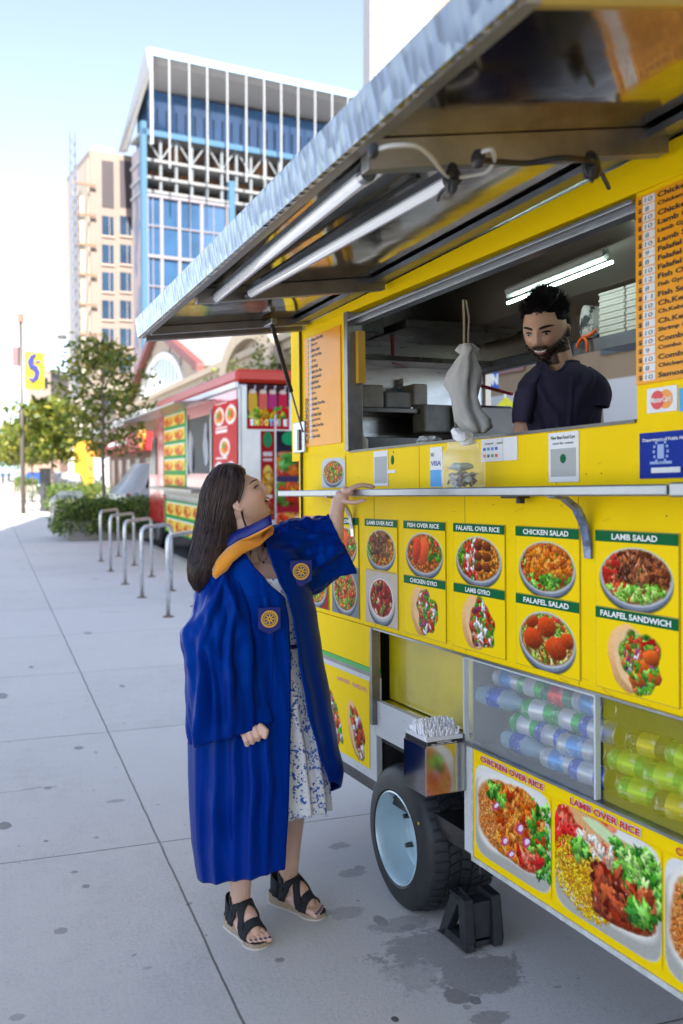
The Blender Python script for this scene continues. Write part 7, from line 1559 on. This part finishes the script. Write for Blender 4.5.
# ---- sandals
M_strap = mat('black_strap', (.009, .010, .014), rough=.75, bump=.2, bs=300); M_sole = mat('jute_sole', (.42, .32, .22), rough=.9, var=.2, vs=60, bump=.4, bs=200); M_rubw = mat('pale_rubber', (.62, .57, .52), rough=.6)
T_body = bvh([body])
def sandal(f0, d, s_, L, sg):
    root = W
    prof = [(-.035, .018), (-.02, .030), (.02, .034), (.07, .031), (.12, .033), (L*.72, .042), (L*.86, .041), (L*.97, .030), (L*1.03, .012)]
    def P(x, y, z): return f0+d*x+s_*y+Vector((0, 0, z))
    def top(x): u = min(1, max(0, (x+.035)/(L+.06))); return .036-.024*min(1, u*1.25)**1.2+.008
    def outline(e): return [(x, w+e) for x, w in prof], [(x, -w-e) for x, w in prof[::-1]]
    def slab(z0f, z1f, e, name, m, par):
        up, dn = outline(e); pts = up+dn; b = MB(); n = len(pts); A = [P(x, y, z0f(x)) for x, y in pts]; B = [P(x, y, z1f(x)) for x, y in pts]; k = len(prof)
        fs = [(i, (i+1) % n, n+(i+1) % n, n+i) for i in range(n)]+[(i, i+1, n-2-i, n-1-i) for i in range(k-1)]+[(n+i, n+n-1-i, n+n-2-i, n+i+1) for i in range(k-1)]; b.add(A+B, fs); return b.build(name, m, par, bevel=.002)
    sole = slab(lambda x: .007, lambda x: top(x), 0, 'sandal', M_sole, root); slab(lambda x: .0005, lambda x: .0075, .0025, 'outsole', M_rubw, sole); slab(lambda x: top(x)+.0005, lambda x: top(x)+.003, -.001, 'insole', M_strap, sole)
    def strap(pts, w0, name='strap'):
        rows = []
        for i, (x, y, z, dx, dy, dz) in enumerate(pts):
            row_ = []
            for k in range(5):
                t = (k/4-.5)*w0; q = P(x+dx*t, y+dy*t, z+dz*t); h = T_body.find_nearest(q); n = (q-h[0]); n = n.normalized() if (n.length > 1e-4 and n.dot(h[1]) > 0) else h[1]; row_.append(h[0]+n*.0045 if z > top(x)+.012 else q)
            rows.append(row_)
        b = MB(); b.rings(rows, closed=False); b.build(name, M_strap, sole, smooth=True, solid=.003)
    def arc(xa, xb, wa, hmax, w0, n=13, skew=0):
        pts = []
        for i in range(n): u = i/(n-1); a = math.pi*u; x = xa+(xb-xa)*u; pts.append((x, wa*math.cos(a), top(x)-.002+hmax*math.sin(a), 1, 0, -.35*math.sin(a)))
        strap(pts, w0)
    arc(L*.70, L*.72, .043, .045, .034)                      # toe strap
    arc(L*.64, L*.22, .040, .085, .030); arc(L*.22, L*.64, .040, .085, .030)     # crossing straps
    arc(L*.16, L*.20, .036, .105, .026)                       # ankle strap
    rows = []                                                   # heel counter
    for i in range(15):
        a = math.pi*(.5+i/14); x = .026+.058*math.cos(a)*1.0; y = .036*math.sin(a); hh = .052+.018*math.cos((i/14-.5)*math.pi)
        rows.append([P(x, y, top(0)-.004), P(x, y*.98, top(0)+hh*.5), P(x+.008*0, y*.9, top(0)+hh)])
    b = MB(); b.rings(rows, closed=False); b.build('heel_counter', M_strap, sole, smooth=True, solid=.003)
sandal(fR0, dR, sR, LR, 1); sandal(fL0, dL, sL_, LL, -1)

# ------------------------------------------------------------------ the vendor inside the trailer
mp = S(545, 335, .42); MW = TM @ mp; MY = MW.y
W2 = empty('person', tuple(TM @ Vector((mp.x, .42, .40))), ID, 'smiling bearded vendor in a dark navy T-shirt behind the serving window', 'person')
PM = lambda px, py, dY=0: at(px, py, MY+dY)
hM = PM(546, 330); fw = Vector((-.50, -.80, -.30)); HM2 = Mfrom(hM, fw, (-.12, -.18, .97)) @ Matrix.Scale(.98, 4)
b = head_mesh(HM2, False, open_mouth=.4); ear(b, HM2, -1); ear(b, HM2, 1)
chain(b, [PM(553, 345, .01), PM(560, 374, .03)], [.054, .056]); b.ell(PM(560, 408, .03), (.135, .10, .12), 20); b.ell(PM(556, 450, .03), (.13, .10, .2), 20); b.ell(PM(556, 520, .03), (.13, .10, .22), 20)
sA, sB = PM(588, 390, .035), PM(531, 398, .02); chain(b, [PM(562, 388, .03), sA], [.06, .046]); chain(b, [PM(556, 390, .02), sB], [.055, .042])
eA, eB = PM(591, 452, -.02), PM(521, 455, -.03)
def hand2(wrist, dirv, side):
    dv = Vector(dirv).normalized(); s_ = dv.cross(Vector((0, 0, 1))).normalized(); c_ = wrist+dv*.055; Q = Mfrom(c_, dv, (0, 0, 1)); b.ell(c_, (.045, .038, .016), 14, M=Q.to_3x3().to_4x4())
    for k in range(4):
        p = wrist+dv*.095+s_*(-.030+.020*k); ln = (.062, .072, .068, .052)[k]; finger(b, [p, p+dv*ln*.5+Vector((0, 0, .004)), p+dv*ln*.85+Vector((0, 0, -.008)), p+dv*ln+Vector((0, 0, -.022))], .0088)
    finger(b, [wrist+dv*.03+s_*side*.03, wrist+dv*.06+s_*side*.055, wrist+dv*.09+s_*side*.062+Vector((0, 0, -.012))], .010)
wA, wB = PM(566, 478, -.16), PM(505, 478, -.16)
chain(b, [sA, eA], [.048, .047]); chain(b, [eA, wA], [.046, .030]); chain(b, [sB, eB], [.044, .040]); chain(b, [eB, wB], [.044, .030]); hand2(wA, (-.6, -.6, -.2), 1); hand2(wB, (-.3, -.8, -.2), -1)
for dx in (-.09, .09): chain(b, [PM(556, 560, .03)+Vector((dx, 0, 0)), PM(556, 690, .03)+Vector((dx, 0, 0)), Vector((PM(556, 690, .03).x+dx, MY+.03, W2.location.z+.09))], [.09, .06, .045])
for dx in (-.09, .09): q = Vector((PM(556, 690, .03).x+dx, MY+.0, W2.location.z+.05)); b.ell(q, (.05, .13, .045), 12)
def beard(x, y, z):
    low = 1/(1+np.exp((z+.042-.032*np.clip((.070-x)/.05, 0, 1.4))/.0035)); mou = np.exp(-(y/.018)**4-((z+.0605)/.0075)**2); mus = np.exp(-(y/.030)**4-((z+.0455)/.006)**2)
    side = (x > -.012) & ((z > -.075) | (x > .040)) & (z > -.112); ck = 1-np.exp(-((np.abs(y)-.030)/.012)**2-((z+.044)/.008)**2)*.6; return np.clip((np.clip(low*ck+mus, 0, 1))*(1-mou)*side*(z > -.128)*(x < .135)*(np.abs(y) < .085), 0, 1)*.93
T_face2 = BVHTree.FromPolygons([Vector(v) for v in b.v[:73*55]], [f for f in b.f if max(f) < 72*55])
SK2 = (.62, .37, .25)
body2 = fuse(b, 'body', W2, .0034, 2, skin_cols(SK2, HM2, (.36, .12, .09), beard=beard))
hq = facer(HM2, T_face2)
b = MB()
for sg in (-1, 1): b.tube([hq(sg*.031+.0062*k, .0020+.0006*(1-abs(k)), .0004) for k in (-2, -1, 0, 1, 2)], [.0012, .0034, .0040, .0034, .0012], seg=8)
ey = b.build('eyes', mat('eye_white', (.40, .36, .32), rough=.15, coat=1), body2, smooth=True)
b = MB()
for sg in (-1, 1): b.ell(hq(sg*.031-.001, .0008, .0026), (.0042, .0042, .0042), 10); b.tube([hq(sg*.031+.0068*k, .0062+.0014*(1-k*k/3), .0014) for k in (-2, -1, 0, 1, 2)], [.0014, .0028, .0034, .0028, .0014], seg=6)
b.build('iris', mat('iris_dark', (.012, .007, .005), rough=.1), ey, smooth=True)
b = MB()
for sg in (-1, 1): b.tube([hq(sg*(.012+.0105*(k+2)), .0205+.0052*math.sin((k+2)/4*2.4), .0012) for k in (-2, -1, 0, 1, 2)], [.0030, .0044, .0042, .0034, .0016], seg=6)
b.build('eyebrows', mat('brow_black', (.01, .008, .007), rough=.8), body2, smooth=True)
b = MB(); ys = (-.023, -.015, -.006, .006, .015, .023); b.tube([hq(y, -.0600+6*y*y*1.8, .0016) for y in ys], [.0010, .0028, .0036, .0036, .0028, .0010], seg=8); b.build('teeth', MATS['teeth'], body2, smooth=True)
b = MB(); b.tube([hq(y, -.0665+6*y*y*1.8, .0010) for y in ys], [.0010, .0028, .0036, .0036, .0028, .0010], seg=8); b.build('lips', mat('lips_brown', (.34, .12, .10), rough=.4), body2, smooth=True)
# short dark hair with volume on top, beard fuzz: many short strands
M_h2 = mat('black_hair', (.010, .008, .008), rough=.7, spec=.15); rs = random.Random(9)
b = MB(); rg = []
for j in range(25):
    ph = math.pi*j/24-math.pi/2; row_ = []
    for i in range(48):
        a = 2*math.pi*i/48; cx, cy, cz = math.cos(ph)*math.cos(a), math.cos(ph)*math.sin(a), math.sin(ph)
        x, y, z = cx*.103-.012, cy*.0815, cz*.118+.008
        lowlim = .062 if x > .052 else (.026 if x > .0 else -.03)
        if x > .052: lowlim = .062
        k = 1+.05*noise.noise(Vector((cx*5, cy*5, cz*5)))+(.05 if cz > .5 else -.02)*(1+.8*noise.noise(Vector((cx*9, cy*9, 2))))
        sx = 0
        if z < lowlim: z2 = lowlim-.004+(z-lowlim)*.02; x, y = x*.80, y*.84; z = z2; k = 1
        row_.append(HM2 @ Vector((x*k, y*k, z*k)))
    rg.append(row_)
b.rings(rg); h2 = b.build('hair', M_h2, body2, smooth=True)
b = MB()
def tuft(p, n, L_, r=.0011):
    b.tube([p, p+n*L_*.5, p+n*L_], [r, r*.8, r*.3], seg=4, cap=False)
for k in range(2300):
    a = rs.uniform(0, 6.283); ph = rs.uniform(.1, 1.5); cx, cy, cz = math.cos(ph)*math.cos(a), math.cos(ph)*math.sin(a), math.sin(ph); x, y, z = cx*.106-.012, cy*.084, cz*.122+.008
    if x > .05 and z < .066: continue
    if z < .03 or (abs(cy) > .55 and z < .05): continue
    nn = Vector((-.55+1.3*max(0, cx), cy*.7+rs.uniform(-.15, .15), .45+cz*.4)).normalized(); up_ = HM2.to_3x3() @ Vector((cx, cy, cz+.3)).normalized(); bk_ = HM2.to_3x3() @ nn; p_ = HM2 @ Vector((x*.97, y*.97, z*.97)); ln_ = (rs.uniform(.012, .024) if cx > -.2 else rs.uniform(.008, .014)) if cz > .45 else .006; b.tube([p_, p_+up_*ln_*.35+bk_*ln_*.15, p_+up_*ln_*.5+bk_*ln_*.6, p_+up_*ln_*.45+bk_*ln_*1.05], [.0012, .0012, .0009, .0003], seg=4, cap=False)
T_b2 = bvh([body2]); cnt = 0
while cnt < 1700:
    x, y, z = rs.uniform(-.01, .12), rs.uniform(-.075, .075), rs.uniform(-.115, -.0)
    v_ = beard(np.array([x]), np.array([y]), np.array([z]))[0]
    cnt += 1
    if v_ < .5: continue
    h = T_b2.find_nearest(HM2 @ Vector((x, y, z)))
    if (h[0]-(HM2 @ Vector((x, y, z)))).length > .010 or z < -.105 or (z < -.08 and x < .045): continue
    tuft(h[0]-h[1]*.001, (h[1]+Vector((rs.uniform(-.3, .3), rs.uniform(-.3, .3), -.5))).normalized(), rs.uniform(.005, .011), .0012)
b.build('hair_strands', M_h2, h2, smooth=True)
# T-shirt
M_ts = mat('navy_cotton', (.018, .014, .045), rough=.85, bump=.15, bs=90)
TT_ = [(364, 538, 578, .075), (369, 532, 588, .10), (376, 524, 597, .122), (384, 518, 601, .132), (395, 516, 601, .135), (415, 517, 600, .135), (440, 517, 600, .135), (480, 516, 598, .135), (530, 516, 598, .135)]
TSL = [(.75, .05, .15, .30, .09, .07), (-.8, .08, -.2, .34, .09, .07), (.8, .22, .3, .45, .08, .06), (-.85, .25, -.4, .52, .08, .06), (.1, .12, .0, .6, .05, .06), (-.45, .3, -.2, .7, .06, .07), (.5, .4, .35, .8, .07, .07)]
b = MB(); rg = []
for j in range(50):
    row_ = []
    for i in range(180):
        th = 2*math.pi*i/180; fr = math.exp(-((th-4.35)/.34)**2); py0 = 363+13*fr; py = py0+(530-py0)*(j/49)**1.1; L_, R_, dp = interp(TT_, max(py, 364)); c = PM((L_+R_)/2, py, .03); hw = (R_-L_)/2*(MY+.03)/F
        k = 1+.02*math.sin(th*5+py*.05)+.035*noise.noise(Vector((math.cos(th)*2, math.sin(th)*2, py*.03)))+(crease(math.cos(th), j/49, TSL)*.7 if math.sin(th) < .2 else 0); row_.append(Vector((c.x+hw*math.cos(th)*k, MY+.03+dp*math.sin(th)*k, c.z)))
    rg.append(row_)
b.rings(rg); ts = b.build('t_shirt', M_ts, W2, smooth=True, solid=.003)
def sl2(rows): 
    rr = loft(rows, nsub=6); b = MB(); rg = []
    for j, (c, A, B) in enumerate(rr): rg.append([c+A*math.cos(2*math.pi*i/40)*(1+.03*math.sin(i*.9+j*.4))+B*math.sin(2*math.pi*i/40) for i in range(40)])
    b.rings(rg); b.build('sleeve', M_ts, ts, smooth=True, solid=.003)
def rw2(pa, pb, dY, dep): a, c = PM(pa[0], pa[1], dY), PM(pb[0], pb[1], dY); return ((a+c)/2, (c-a)/2, Vector((0, dep, 0)))
sl2([rw2((568, 388), (588, 367), .03, .08), rw2((571, 396), (604, 378), .02, .085), rw2((572, 403), (610, 393), .01, .08), rw2((573, 405.5), (608, 408), -.01, .07)])
sl2([rw2((540, 372), (524, 390), .0, .08), rw2((540, 384), (516, 392), .0, .085), rw2((534, 412), (513.5, 410), -.01, .078), rw2((530, 425), (513.5, 422), -.02, .068)])
b = MB(); pts = []
for i in range(44): th = 2*math.pi*i/44; fr = math.exp(-((th-4.35)/.34)**2); py = 363.5+13*fr; L_, R_, dp = interp(TT_, max(py, 364)); c = PM((L_+R_)/2, py, .03); hw = (R_-L_)/2*(MY+.03)/F; pts.append(Vector((c.x+hw*math.cos(th), MY+.03+dp*math.sin(th), c.z)))
b.tube(pts, .006, seg=6, closed=True); b.build('collar', M_ts, ts, smooth=True)
b = MB(); 
for dx in (-.09, .09): q = PM(556, 560, .03)+Vector((dx, 0, 0)); b.tube([q+Vector((0, 0, .12)), q, Vector((q.x, q.y, W2.location.z+.1))], [.115, .11, .075], seg=16)
b.build('trousers', mat('dark_trousers', (.02, .02, .025), rough=.9), W2, smooth=True)

# ------------------------------------------------------------------ small far walkers
def walker(px, Y, topc, legc, skin, label, ph):
    g = Vector((xat(px, Y), Y, 0)); root = empty('person', g, ID, label, 'person', 'far passers-by'); b = MB(); H_ = 1.7; q = lambda x, z, y=0: g+Vector((x, y, z))
    b.ell(q(0, 1.60), (.075, .09, .11), 12); chain(b, [q(0, 1.5), q(0, 1.4)], [.05, .06]); b.ell(q(0, 1.25), (.19, .11, .20), 12); b.ell(q(0, .98), (.16, .11, .14), 12)
    for s in (-1, 1):
        chain(b, [q(s*.18, 1.38), q(s*.23, 1.1, .03*s), q(s*.22, .86, -.08*s*ph)], [.05, .04, .028], 8); chain(b, [q(s*.09, .92), q(s*.10, .5, -.08*s*ph), q(s*.10, .09, -.05*s*ph)], [.085, .055, .04], 8); b.ell(q(s*.10, .045, -.05*s*ph-.05), (.04, .11, .045), 8)
        for k in range(5): finger(b, [q(s*.22, .85, -.08*s*ph), q(s*(.205+.008*k), .74-.01*abs(k-2), -.08*s*ph)], .009)
    def cf(co):
        z = co[:, 2]; ax = np.abs(co[:, 0]-g.x); c = np.tile(np.array(skin), (len(co), 1)).astype(float); c[(z < 1.44) & (z > .95) & ~((ax > .19) & (z < 1.15))] = topc; c[z < .98] = np.where((ax[z < .98] > .17)[:, None], np.array(skin), np.array(legc)); c[z > 1.63] = (.03, .02, .015); return c
    fuse(b, 'body', root, .016, 1, cf, vmat('far_clothes', rough=.8))
walker(3, 88, (.02, .06, .25), (.03, .03, .05), SK2, 'leftmost far walker in a blue top', 1); walker(9, 96, (.04, .04, .05), (.02, .02, .03), SK, 'far walker in dark clothes beside the one in blue', -1)
